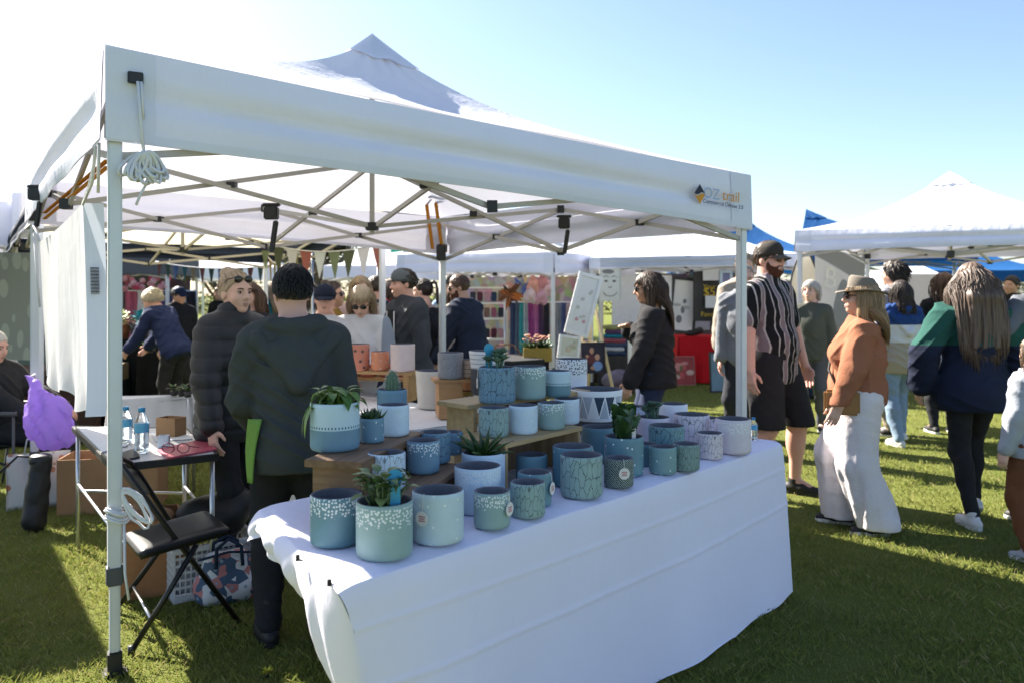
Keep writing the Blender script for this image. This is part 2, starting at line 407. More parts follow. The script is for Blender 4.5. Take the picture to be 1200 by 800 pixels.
def person(label, loc, yaw, H=1.7, g=1.0, tone='fair', sex='f', lean=0, side=0, legs=None, arms=None, head=(0, 0), twist=0, seat=None,
           top=None, bottom=None, shoes=None, hair=None, hat=None, shades=None, vox=.008, group=None, curl=.6, belly=0, bust=.0, extra=None, name='person', gh=1.0):
    """local frame: faces +Y, own right hand is +X.  legs/arms: dict r,l -> foot (x,y,z) / wrist target (x,y,z) in metres at S=1"""
    S = H / 1.75
    root = empty(name, (*loc, 0), R(yaw), label, 'person', group)
    legs = legs or {'r': (.10, .02, 0), 'l': (-.10, -.02, 0)}
    arms = arms or {'r': (.27, .06, .80), 'l': (-.27, .06, .80)}
    pel = V3(0, 0, (seat or .93) * S)
    sw = (.90 if sex == 'f' else 1.02) * (1 + (g - 1) * .40)
    u = unit((math.sin(R(side)), math.sin(R(lean)), math.cos(R(lean)))); lx = rotz(R(twist)) @ V3(1, 0, 0); lx = unit(lx - u * (lx @ u)); fy = np.cross(u, lx)
    T = np.stack([lx, fy, u], 1); px = V3(1, 0, 0); TP = np.stack([px, unit(np.cross(u, px)), u], 1)
    B = lambda x, y, z: pel + T @ (V3(x, y, z) * S)
    nb = B(0, -.015, .525)
    hr = rotz(R(head[0])) @ rotx(R(head[1]))
    Hd = hr if seat is None else hr
    hc = nb + u * .055 * S + Hd @ (V3(0, .025, .105) * S)
    HP = lambda x, y, z: hc + Hd @ (V3(x, y, z) * S)
    sh = {k: B(s * .168 * sw, -.01, .465) for k, s in (('r', 1), ('l', -1))}
    hip = {k: pel + V3(s * .088 * S * (1 + (g - 1) * .5), 0, -.02 * S) for k, s in (('r', 1), ('l', -1))}
    J = {}
    for k, s in (('r', 1), ('l', -1)):
        ft = V3(*legs[k][:3]) * S; ank = ft + V3(0, 0, .085 * S)
        kn, ank = ik(hip[k], ank, .43 * S, .42 * S, (s * .12, 1, 0))
        a = arms[k]; wr = V3(*a[:3]) * S; hint = a[3] if len(a) > 3 else (s * .5, -1, -.1)
        el, wr = ik(sh[k], wr, .285 * S, .255 * S, hint)
        yw = legs[k][3] if len(legs[k]) > 3 else s * -10
        td = rotz(R(yw)) @ V3(0, 1, 0); heel = legs[k][4] if len(legs[k]) > 4 else 0
        J[k] = dict(hip=hip[k], kn=kn, ank=ank, el=el, wr=wr, sh=sh[k], td=td, heel=heel)
    c, s_ = 'c', S
    def torso(th, gg=1.0):
        G = g * gg
        P = [ell(B(0, -.01, .0), V3(.165 * G, .118 * G, .13) * S + th, TP, .05), ell(B(0, 0, .13), V3(.14 * G, .102 * G, .15) * S + th, T, .06),
             ell(B(0, -.005, .31), V3(.160 * sw * (1 + (g - 1) * .5), .115 * (1 + (g - 1) * .8), .19) * S + th, T, .06),
             cone(sh['r'] - lx * .03 * S, sh['l'] + lx * .03 * S, .058 * S + th, .058 * S + th, .05),
             cone(B(.10, -.02, .485), nb + u * .03 * S, .045 * S + th, .05 * S + th, .04), cone(B(-.10, -.02, .485), nb + u * .03 * S, .045 * S + th, .05 * S + th, .04)]
        if belly: P.append(ell(B(0, .055 * belly, .10), V3(.135 * G, .115, .15) * S + th, T, .06))
        if bust: P += [ell(B(q * .075, .085 * bust, .30), V3(.072, .07, .072) * S * (.6 + .4 * bust) + th, T, .04) for q in (1, -1)]
        return P
    def legp(k, th, wide=0, a=0, b=1, thigh=1.0):
        j = J[k]; gl = 1 + (g - 1) * .75
        P = [cone(j['hip'], j['kn'], (.088 * gl * thigh) * S + th, .056 * S * gl + th + wide * .55, .035),
             cone(j['kn'], j['ank'], .056 * S * gl + th + wide * .55, .038 * S + th + wide, .03)]
        if not wide: P.append(ell(j['kn'] + (j['ank'] - j['kn']) * .3 - j['td'] * .018 * S, V3(.052 * gl, .052 * gl, .13) * S + th, None, .03))
        return P
    def armp(k, th, full=True, frac=1.0):
        j = J[k]; ga = 1 + (g - 1) * .8
        P = [cone(j['sh'], j['el'] if full else j['sh'] + (j['el'] - j['sh']) * frac, .056 * S * ga + th, (.043 if full else lerp(.056, .043, frac)) * S * ga + th, .020 if not th else .014)]
        if full: P.append(cone(j['el'], j['el'] + (j['wr'] - j['el']) * frac, .043 * S * ga + th, lerp(.043, .029, frac) * S * ga + th, .012))
        return P
    # ---- body: head, torso, limbs, hands as one continuous surface
    P = torso(-.004)
    P += [cone(nb - u * .03 * S, HP(0, -.022, -.055), .058 * S * (1 if sex == 'f' else 1.12), .052 * S * (1 if sex == 'f' else 1.14), .03)]
    P += [ell(HP(0, -.014, .030), V3(.074, .094, .096) * S, Hd, .02), ell(HP(0, .026, -.040), V3(.058 if sex == 'f' else .063, .064, .068) * S, Hd, .03),
          ell(HP(0, .070, -.086), V3(.024, .018, .018) * S, Hd, .02), cone(HP(0, .088, .022), HP(0, .108, -.018), .008 * S, .0125 * S, .012),
          cone(HP(-.014, .092, -.024), HP(.014, .092, -.024), .008 * S, .008 * S, .01),
          cone(HP(-.036, .072, .034), HP(.036, .072, .034), .015 * S, .015 * S, .015), cone(HP(-.018, .084, -.054), HP(.018, .084, -.054), .010 * S, .010 * S, .01)]
    P += [ell(HP(q * .036, .056, -.022), V3(.028, .026, .028) * S, Hd, .02) for q in (1, -1)]
    P += [ell(HP(q * .076, -.01, -.004), V3(.011, .021, .032) * S, Hd, .006) for q in (1, -1)]
    P += [sub(HP(q * .031, .100, .012), .017 * S, .008) for q in (1, -1)]
    for k, s in (('r', 1), ('l', -1)):
        j = J[k]; P += legp(k, -.002) + armp(k, 0)
        f = unit(j['wr'] - j['el']); P += hand(j['wr'], f, V3(-s, .15, 0) if abs(f[2]) > .5 else V3(0, -.25, -1), S, curl, 1 if k == 'r' else -1)
        P += [cone(j['ank'], j['ank'] + j['td'] * .13 * S - V3(0, 0, .05 * S), .036 * S, .026 * S, .02)]
    V, Fq = solid(P, vox)
    tone_m = skin('skin_' + tone, SKIN[tone])
    np_mesh('body', V, Fq, tone_m, root)
    # ---- face
    if vox < .011:
        e = MB(); lip = MB(); br = MB()
        for q in (1, -1):
            e.ball(HP(q * .031, .0735, .011), .0112 * S, 10, 8); e2 = HP(q * .031, .0865, .012)
            br.tube([HP(q * .016, .091, .031), HP(q * .032, .0895, .036), HP(q * .048, .078, .031)], .0032 * S, 5)
            e.build('eye', mat('eye_white', (.36, .31, .29), .25, var=0), root); e = MB()
        ir = MB()
        for q in (1, -1): ir.ball(HP(q * .031, .0795, .0105), .0066 * S, 8, 6); ir.tube([HP(q * .019, .079, .0135), HP(q * .031, .0845, .019), HP(q * .045, .077, .0145)], .0018 * S, 5)
        ir.build('iris_and_lashes', mat('iris', (.03, .022, .016), .2, var=0), root)
        lip.tube([HP(-.024, .084, -.056), HP(-.01, .0955, -.052), HP(.01, .0955, -.052), HP(.024, .084, -.056)], [.003 * S, .005 * S, .005 * S, .003 * S], 6)
        lip.tube([HP(-.02, .085, -.060), HP(0, .096, -.0625), HP(.02, .085, -.060)], [.003 * S, .006 * S, .003 * S], 6)
        lip.build('lips', mat('lips', mul(SKIN[tone], .62), .45, var=.05), root)
        br.build('eyebrows', mat('brow', mul(hair[1] if hair else (.1, .06, .04), .8), .9), root)
    # ---- garments
    def wear(nm, P, m, amp=.006, fr=26, post=None, v=None):
        ph = rnd(0, 6)
        def ps(D, X, Y, Z):
            D = D + amp * folds(X, Y, Z, fr, ph) + amp * .4 * folds(Y, X, Z, fr * 2.1, ph + 1) - {'puffer_jacket': 0, 'sweater': 1.0, 'trousers': .9, 'hoodie': 1.5, 'jacket': 1.5}.get(nm, 1.1) * amp * creases(X, Y, Z, ph)
            if nm == 'trousers' and bottom[0] == 'wide': D = D + .006 * np.sin(X * 60 + Y * 48 + 1.3 * np.sin(Z * 6)) * np.clip((.95 * S - Z) / .5, 0, 1)
            return post(D, X, Y, Z) if post else D
        V, Fq = solid(P, v or vox, ps); return np_mesh(nm, V, Fq, m, root)
    if bottom:
        kind, m = bottom[0], bottom[1]; th = {'pants': .016, 'leggings': .004, 'shorts': .022, 'wide': .024, 'jeans': .010}[kind]
        P = [ell(B(0, -.01, -.01), V3(.165 * g, .118 * g, .12) * S + th, TP, .05), ell(B(0, 0, .10), V3(.142 * g, .104 * g, .08) * S + th * .6, T, .05)]
        if belly: P.append(ell(B(0, .055 * belly, .06), V3(.13 * g, .11, .10) * S + th * .6, T, .05))
        ends = []
        for k in 'rl':
            j = J[k]
            if kind == 'shorts':
                e = j['hip'] + (j['kn'] - j['hip']) * 1.0; P.append(cone(j['hip'], e, .092 * S * g + th, .072 * S * g + th, .04)); ends.append((e, unit(j['kn'] - j['hip'])))
            else:
                P += legp(k, th, .075 * S if kind == 'wide' else 0, thigh=1.12 if kind == 'wide' else 1)
                ends.append((j['ank'] - V3(0, 0, (.03 if kind in ('pants', 'jeans', 'wide') else -.0) * S), V3(0, 0, -1)))
        def cut(D, X, Y, Z, z0=min(e[0][2] for e in ends) - (0 if kind != 'shorts' else .0)):
            return np.maximum(D, z0 - Z) if kind != 'shorts' else np.maximum(D, (min(e[0][2] for e in ends) - .01) - Z)
        wear('trousers' if kind not in ('shorts',) else 'shorts', P, m, .007 if kind in ('pants', 'jeans') else .004, 24 if kind != 'leggings' else 40, cut)
    if top:
        kind, m = top[0], top[1]; o = dict(th=.018, hem=-.10, sleeve=1.0, amp=.008, fr=22, flare=0)
        o.update({'tshirt': dict(th=.012, sleeve=.62, half=1), 'shirt': dict(th=.02, sleeve=.72, half=1, hem=-.14), 'sweater': dict(th=.022), 'puffer': dict(th=.034, hem=-.16),
                  'hoodie': dict(th=.03, hem=-.16), 'jacket': dict(th=.028, hem=-.14), 'knit': dict(th=.014)}[kind]); o.update(top[2] if len(top) > 2 else {})
        P = torso(o['th'])
        if o['hem'] < -.08: P.append(ell(B(0, -.01, -.09), V3(.163 * g + o['flare'], .120 * g + o['flare'], .14) * S + o['th'], TP, .05))
        for k in 'rl':
            P += armp(k, o['th'] * .9, not o.get('half'), o['sleeve'] if o.get('half') else .96)
            if not o.get('half'): j = J[k]; P.append(ell(j['el'] + (j['wr'] - j['el']) * .86, V3(.038, .038, .03) * S + o['th'] * .5, None, .02))
        if kind in ('hoodie',):
            wear('hood', [cone(B(q * .165, -.075, .47), B(0, -.172, .27), .040 * S, .034 * S, .03) for q in (1, -1)] + [cone(B(q * .135, -.03, .50), B(q * .06, .10, .42), .038 * S, .028 * S, .02) for q in (1, -1)] +
                 [cone(B(q * .165, -.075, .47), B(q * .135, -.03, .50), .040 * S, .038 * S, .02) for q in (1, -1)] + [cone(B(q * .10, -.075, .535), B(0, -.115, .515), .042 * S, .048 * S, .02) for q in (1, -1)] +
                 [ell(B(0, -.125, .40), V3(.12, .055, .10) * S, T, .02)], m, .008, 24)
        if kind in ('puffer', 'jacket', 'shirt'):
            q = .05 if kind == 'puffer' else .025
            P += [cone(nb - u * .02 * S, nb + u * (.075 if kind == 'puffer' else .03) * S + fy * .012, .066 * S + q * .4, .066 * S + q * .4, .02)]
        pl, pc = u, B(0, 0, o['hem'])
        neck = nb + u * (.105 if kind == 'puffer' else .055 if kind in ('jacket', 'shirt', 'hoodie') else .012) * S
        def cut(D, X, Y, Z):
            if kind == 'puffer':
                q = ((X - pc[0]) * pl[0] + (Y - pc[1]) * pl[1] + (Z - pc[2]) * pl[2]); D = D - .010 * np.sqrt(np.abs(np.sin(q * math.pi / .075))) + .006
            D = np.maximum(D, -((X - pc[0]) * pl[0] + (Y - pc[1]) * pl[1] + (Z - pc[2]) * pl[2]))
            n2 = unit(u - fy * .35); D = np.maximum(D, (X - neck[0]) * n2[0] + (Y - neck[1]) * n2[1] + (Z - neck[2]) * n2[2])
            return D
        wear({'tshirt': 'tshirt', 'shirt': 'shirt', 'sweater': 'sweater', 'puffer': 'puffer_jacket', 'hoodie': 'hoodie', 'jacket': 'jacket', 'knit': 'top'}[kind], P, m, o['amp'], o['fr'], cut)
    if shoes:
        m, sole = shoes[0], shoes[1]; bt = shoes[2] if len(shoes) > 2 else 0
        for k in 'rl':
            j = J[k]; a = j['ank']; tilt = rotx(0); td = j['td'] * math.cos(R(j['heel'])) - V3(0, 0, 1) * math.sin(R(j['heel'])); up = unit(V3(0, 0, 1) * math.cos(R(j['heel'])) + j['td'] * math.sin(R(j['heel'])))
            bp = a - up * .085 * S
            P = [cone(bp - td * .045 * S + up * .04 * S, bp + td * .05 * S + up * .045 * S, .036 * S, .040 * S, .02), cone(bp + td * .05 * S + up * .042 * S, bp + td * .155 * S + up * .030 * S, .038 * S, .030 * S, .03),
                 cone(a - up * .03 * S, a + up * (.01 + bt) * S, .040 * S, .042 * S, .02)]
            def flat(D, X, Y, Z): return np.maximum(D, .012 * S - ((X - bp[0]) * up[0] + (Y - bp[1]) * up[1] + (Z - bp[2]) * up[2]))
            V, Fq = solid(P, max(.006, vox * .8), flat); s_o = np_mesh('shoe', V, Fq, m, root)
            sd = np.cross(td, up); ov = []
            for (t, wd) in ((-.08, .0), (-.07, .026), (-.03, .036), (.05, .040), (.11, .042), (.16, .034), (.185, .016)):
                ov.append((t, wd))
            b = MB(); ring = [(t, wd) for t, wd in ov] + [(t, -wd) for t, wd in reversed(ov[1:])]
            n = len(ring); vs = [bp + td * t * S + sd * wd * S + up * z * S for z in (.001, .026) for t, wd in ring]
            b.raw(vs, [tuple(range(n)), tuple(range(2 * n - 1, n - 1, -1))] + [(i, n + i, n + (i + 1) % n, (i + 1) % n) for i in range(n)], False)
            b.build('sole', sole, s_o, bevel=.003)
    # ---- hair, hats, glasses
    if hair:
        style, hcx = hair[0], hair[1]; hcx2 = hair[2] if len(hair) > 2 else mul(hcx, 1.7)
        hm = island('hair_%d_%d' % (int(hcx[0] * 1e4), int(hcx2[0] * 1e4)), hcx, hcx2, .5, .45)
        hn = Hd @ V3(0, .80, -.60); hcut = .014 * S if style not in ('receding', 'bun', 'pony') else (-.035 * S if style == 'receding' else .002 * S)
        if style == 'undercut': hcut = .012 * S
        top_off = dict(short=.010, undercut=.016, bob=.016, long=.014, bun=.011, pony=.011, curly=.03, bald=0, receding=.006, messy=.026).get(style, .012)
        if style != 'bald':
            P = [ell(HP(0, -.016, .034), (V3(.0755, .094, .095) + top_off) * S, Hd, .02)]
            if style == 'undercut': P = [ell(HP(0, -.012, .052), V3(.081, .103, .088) * S, Hd, .02), ell(HP(0, -.035, .010), V3(.074, .074, .06) * S, Hd, .02)]
            if style in ('bun',): P += [ell(HP(0, -.085, .115), V3(.045, .045, .04) * S, Hd, .015)]
            ax_d = Hd @ V3(0, 0, 1)
            def hp(D, X, Y, Z):
                x, y, z = X - hc[0], Y - hc[1], Z - hc[2]
                q = [Hd[0, i] * x + Hd[1, i] * y + Hd[2, i] * z for i in range(3)]
                st = np.sin(np.arctan2(q[0], q[1]) * 38 + q[2] * 25) * .0016 + np.sin(np.arctan2(q[0], q[1]) * 17 + q[2] * 60) * .002
                if style in ('curly', 'messy'): st = st + .012 * folds(X, Y, Z, 75, 1)
                D = D + st
                D = np.maximum(D, (q[1] * .80 - q[2] * .60 - hcut)); return np.maximum(D, -.085 * S - q[2])
            V, Fq = solid(P, max(.0055, vox * .75), hp); ho = np_mesh('hair', V, Fq, hm, root)
            if style == 'long' and (hair[3] if len(hair) > 3 else .46) > .5:      # the mass of hair hanging down the back, combed in fine grooves
                Lh = (hair[3] if len(hair) > 3 else .46) * S; q_ = [HP(sx_ * .05, -.065, .03) for sx_ in (-1, 0, 1)]; P = []
                for sx_, q0_ in zip((-1, 0, 1), q_):
                    e_ = nb + lx * sx_ * .065 * S - fy * (.125 * (1 + (g - 1) * .4) * S + .02) + u * .06 * S; f_ = e_ - u * max(.02, Lh - .24 * S) - fy * .005
                    P += [cone(q0_, e_, .060 * S, .042 * S, .03), cone(e_, f_, .042 * S, .026 * S, .03)]
                V, Fq = solid(P, max(.0055, vox * .75), lambda D, X, Y, Z: D + .0035 * np.sin((X * lx[0] + Y * lx[1]) * 330 + 3 * np.sin(Z * 9)) + .003 * np.sin((X * lx[0] + Y * lx[1]) * 140 + 2 * np.sin(Z * 7 + 1)))
                np_mesh('hair_length', V, Fq, hm, root)
            # loose locks give the outline and the sheen of real hair
            n, L0, spread = {'short': (150, .05, .006), 'undercut': (1500, .036, .003), 'bob': (900, .22, .014), 'long': (3000, .46, .02), 'bun': (520, .07, .006), 'pony': (520, .07, .005),
                             'curly': (300, .16, .04), 'receding': (60, .03, .004), 'messy': (260, .06, .016)}.get(style, (150, .05, .006))
            L0 = hair[3] if len(hair) > 3 else L0
            if vox > .011: n = n // 2
            b = MB(); rr = random.Random(len(label))
            for i in range(n):
                th = rr.uniform(-math.pi, math.pi); zz = rr.uniform(-.35, 1); ct = math.sqrt(max(0, 1 - zz * zz))
                dl = V3(math.sin(th) * ct, -math.cos(th) * ct, zz)       # th=0 is the back of the head
                if dl[1] * .8 - dl[2] * .6 > (.16 if L0 < .1 else .04): continue
                p = HP(0, -.016, .034) + Hd @ (dl * (V3(.0755, .094, .095) + top_off - .003) * S)
                if style in ('bun', 'pony'):          # combed back to the knot
                    tg = unit(V3(0, -.80, .75 if style == 'bun' else .45)); pts = []
                    for f in np.linspace(0, 1, 6):
                        dd = unit(dl * (1 - f) + tg * f); pts.append(HP(0, -.016, .034) + Hd @ (dd * (V3(.0755, .094, .095) + top_off + .002 * math.sin(f * 3.1 + i)) * S))
                    b.tube(pts, [.0022 * S, .0042 * S, .0042 * S, .004 * S, .004 * S, .003 * S], 4); continue
                pts = [p]; L = L0 * rr.uniform(.75, 1.1) * S; seg = 6 if L0 > .1 else 4
                out = Hd @ unit(V3(dl[0], dl[1], 0) + 1e-6); back = Hd @ V3(0, -1, 0)
                sw_ = rr.uniform(-1, 1); q0 = p
                for t in range(1, seg + 1):
                    f = t / seg
                    if L0 > .1:
                        tang = Hd @ unit(V3(dl[0] * zz, dl[1] * zz, -ct) + V3(0, -.15, 0)) if t <= 2 else V3(0, 0, -1.)
                        stp = unit(tang * (1 if t <= 2 else .4) + V3(0, 0, -1) * (.25 if t <= 2 else 1) + out * (.10 if t <= 2 else -.05)) * L / seg
                        q0 = q0 + stp + lx * spread * .35 * math.sin(f * 5 + sw_ * 3)
                        c0 = hc + Hd @ V3(0, -.014, .03) * S; dv = q0 - c0; e = np.linalg.norm((Hd.T @ dv) / ((V3(.079, .098, .10) + top_off * .7) * S))
                        if e < 1: q0 = c0 + dv / max(e, .2)
                        loc = Hd.T @ (q0 - hc)
                        if loc[1] > .040 * S and loc[2] < .03 * S: break
                        bk = (q0 - nb) @ fy
                        if q0[2] < nb[2] + .05 and bk < -.02 and bk > -(.125 * (1 + (g - 1) * .4) * S + .025): q0 = q0 - fy * (bk + (.125 * (1 + (g - 1) * .4) * S + .025 + spread * .6 * sw_)) * .5
                    else:
                        tang = Hd @ unit(V3(dl[0] * zz, dl[1] * zz - .4, -ct)); q0 = q0 + (tang + out * (.04 if style == 'undercut' else .10) * sw_) * L / seg
                    pts.append(q0)
                if len(pts) < 3: continue
                w0 = (.0029 if L0 > .1 else .0026 if style == 'undercut' else .0038) * S * (2.0 if vox > .011 else 1.25 if vox > .008 else 1)
                b.tube(pts, [w0] + [w0 * 1.05] * (len(pts) - 2) + [w0 * .25], 4)
            if style == 'pony':
                for i in range(90):
                    a0 = HP(rr.uniform(-.012, .012), -.112, rr.uniform(.07, .095)); pts = [a0]
                    q0 = a0; sw_ = rr.uniform(-1, 1)
                    for t in range(1, 7):
                        q0 = q0 + Hd @ V3(.006 * sw_, (-.035, -.02, -.004, .004, .003, 0)[t - 1], (.012, -.03, -.05, -.055, -.05, -.05)[t - 1]) * S; pts.append(q0)
                    b.tube(pts, [.008 * S] * 6 + [.002], 4)
            b.build('hair_locks', hm, root)
        if hair[0] == 'undercut':
            V, Fq = solid([ell(HP(0, -.016, .026), V3(.0765, .0965, .092) * S, Hd, .02)], .008, lambda D, X, Y, Z: np.maximum(D, np.maximum((X - hc[0]) * hn[0] + (Y - hc[1]) * hn[1] + (Z - hc[2]) * hn[2] - .006, (hc[2] - .075 * S) - Z)))
            np_mesh('shaved_hair', V, Fq, mat('shaved_hair', (.10, .07, .055), .9, bump=.4, bscale=400), root)
    if hair and len(hair) > 4:      # beard
        P = [ell(HP(0, .036, -.066), V3(.064, .066, .062) * S, Hd, .02), ell(HP(0, .03, -.03), V3(.069, .05, .05) * S, Hd, .02)]
        def bp_(D, X, Y, Z):
            x, y, z = X - hc[0], Y - hc[1], Z - hc[2]; q = [Hd[0, i] * x + Hd[1, i] * y + Hd[2, i] * z for i in range(3)]
            D = D + .003 * folds(X, Y, Z, 160, 0)
            m_ = np.maximum(q[2] + .030 * S - np.abs(q[0]) * .45, -(q[1] + .006 * S)); D = np.maximum(D, m_)
            return np.maximum(D, .022 * S - np.sqrt((q[0]) ** 2 * .5 + (q[1] - .098 * S) ** 2 + (q[2] + .052 * S) ** 2 * 3))
        V, Fq = solid(P, .006, bp_); np_mesh('beard', V, Fq, mat('beard', hair[4], .9, bump=.6, bscale=260), root)
    if hat:
        m = hat[1]; h_ = MB()
        if hat[0] == 'cap':
            h_ = MB(); pr = [(.0905, .028), (.091, .05), (.086, .085), (.066, .115), (.035, .131), (.004, .135)]
            for_n = 28; vs = []
            for r_, z in pr:
                for k in range(for_n):
                    a = 2 * math.pi * k / for_n; vs.append(HP(math.sin(a) * r_ * .97, -.012 + math.cos(a) * r_ * 1.18, z + .012 * math.cos(a) - .004))
            fs = [(i * for_n + k, (i + 1) * for_n + k, (i + 1) * for_n + (k + 1) % for_n, i * for_n + (k + 1) % for_n) for i in range(len(pr) - 1) for k in range(for_n)] + [tuple(range((len(pr) - 1) * for_n, len(pr) * for_n))]
            h_.raw(vs, fs); bk = -1 if len(hat) > 2 and hat[2] == 'back' else 1
            hat_o = h_.build('cap', m, root, solid=.003)
            b = MB(); b.grid(lambda s, t: HP((s - .5) * .150 * (1 - .25 * t * t), bk * (.088 * math.cos((s - .5) * 1.6) + t * .078 * math.cos((s - .5) * 2.0)), .044 - .022 * t - .03 * (s - .5) ** 2 * 4 * .6), 14, 6)
            b.build('brim', hat[3] if len(hat) > 3 else m, hat_o, solid=.004)
        else:   # felt hat: crown with pinch, band, wide brim
            n = 36; pr = [(.080, .045), (.083, .06), (.080, .10), (.074, .135), (.062, .152), (.035, .146), (.004, .138)]; vs = []
            for r_, z in pr:
                for k in range(n):
                    a = 2 * math.pi * k / n; ca = math.cos(a); vs.append(HP(math.sin(a) * r_ * (1.02 - (.16 * max(0, ca) if z > .12 else 0)), -.012 + ca * r_ * 1.2, z + (.010 * ca if z > .12 else 0)))
            h_.raw(vs, [(i * n + k, (i + 1) * n + k, (i + 1) * n + (k + 1) % n, i * n + (k + 1) % n) for i in range(len(pr) - 1) for k in range(n)] + [tuple(range((len(pr) - 1) * n, len(pr) * n))])
            hat_o = h_.build('hat', m, root)
            b = MB(); b.grid(lambda s, t: HP(math.sin(s * 2 * math.pi) * (.078 + t * .072), -.012 + math.cos(s * 2 * math.pi) * (.094 + t * .082), .048 - .004 * t + .020 * t * t * abs(math.sin(s * 2 * math.pi)) - .012 * t * t * abs(math.cos(s * 2 * math.pi))), 48, 5)
            b.build('brim', m, hat_o, solid=.004)
            b = MB(); b.grid(lambda s, t: HP(math.sin(s * 2 * math.pi) * .0865, -.012 + math.cos(s * 2 * math.pi) * .1035, .052 + .022 * t), 40, 1)
            b.build('hat_band', mat('hat_band', (.03, .026, .022), .8), hat_o)
    if shades:
        up_ = .075 if shades == 'up' else 0; b = MB(); bk = -.03 if shades == 'up' else 0
        for q in (1, -1):
            b.ball(HP(q * .033, .093 + bk, .012 + up_), V3(.030, .009, .022) * S, 14, 8, Matrix(Hd.tolist()))
            b.tube([HP(q * .062, .085 + bk, .018 + up_), HP(q * .082, .03, .018 + up_ * .9), HP(q * .082, -.02, .008 + up_ * .5)], .0032 * S, 5)
        b.tube([HP(-.01, .10 + bk, .018 + up_), HP(.01, .10 + bk, .018 + up_)], .003 * S, 5)
        b.build('sunglasses', mat('sunglass_lens', (.012, .010, .010), .12, var=0, spec=.6), root)
    if extra: extra(root, dict(B=B, HP=HP, J=J, S=S, T=T, u=u, fy=fy, lx=lx, nb=nb, vox=vox, torso=torso, Hd=Hd, hc=hc, pel=pel))
    return root
# ---------------------------------------------------------------- tents
M_FRAME = mat('frame_grey', (.42, .40, .37), .45, .0, var=.06, spec=.4)
M_LEG = mat('leg_pale', (.60, .62, .64), .4, .15, var=.05, spec=.5)
M_BLK = mat('black_plastic', (.018, .018, .02), .45, var=.2)
M_DKGREY = mat('dark_grey_plastic', (.07, .075, .085), .5, var=.1)
M_WHITE = canvas('white_canvas', (.78, .79, .88), .22)
M_WHITE_THIN = canvas('white_valance', (.78, .78, .90), .08)
M_HEM = canvas('doubled_canvas', (.72, .73, .83), .03)
M_ROPE = cloth('rope_white', (.72, .72, .74), .06, 500)
M_ORANGE = cloth('orange_webbing', (.55, .22, .03), .1)

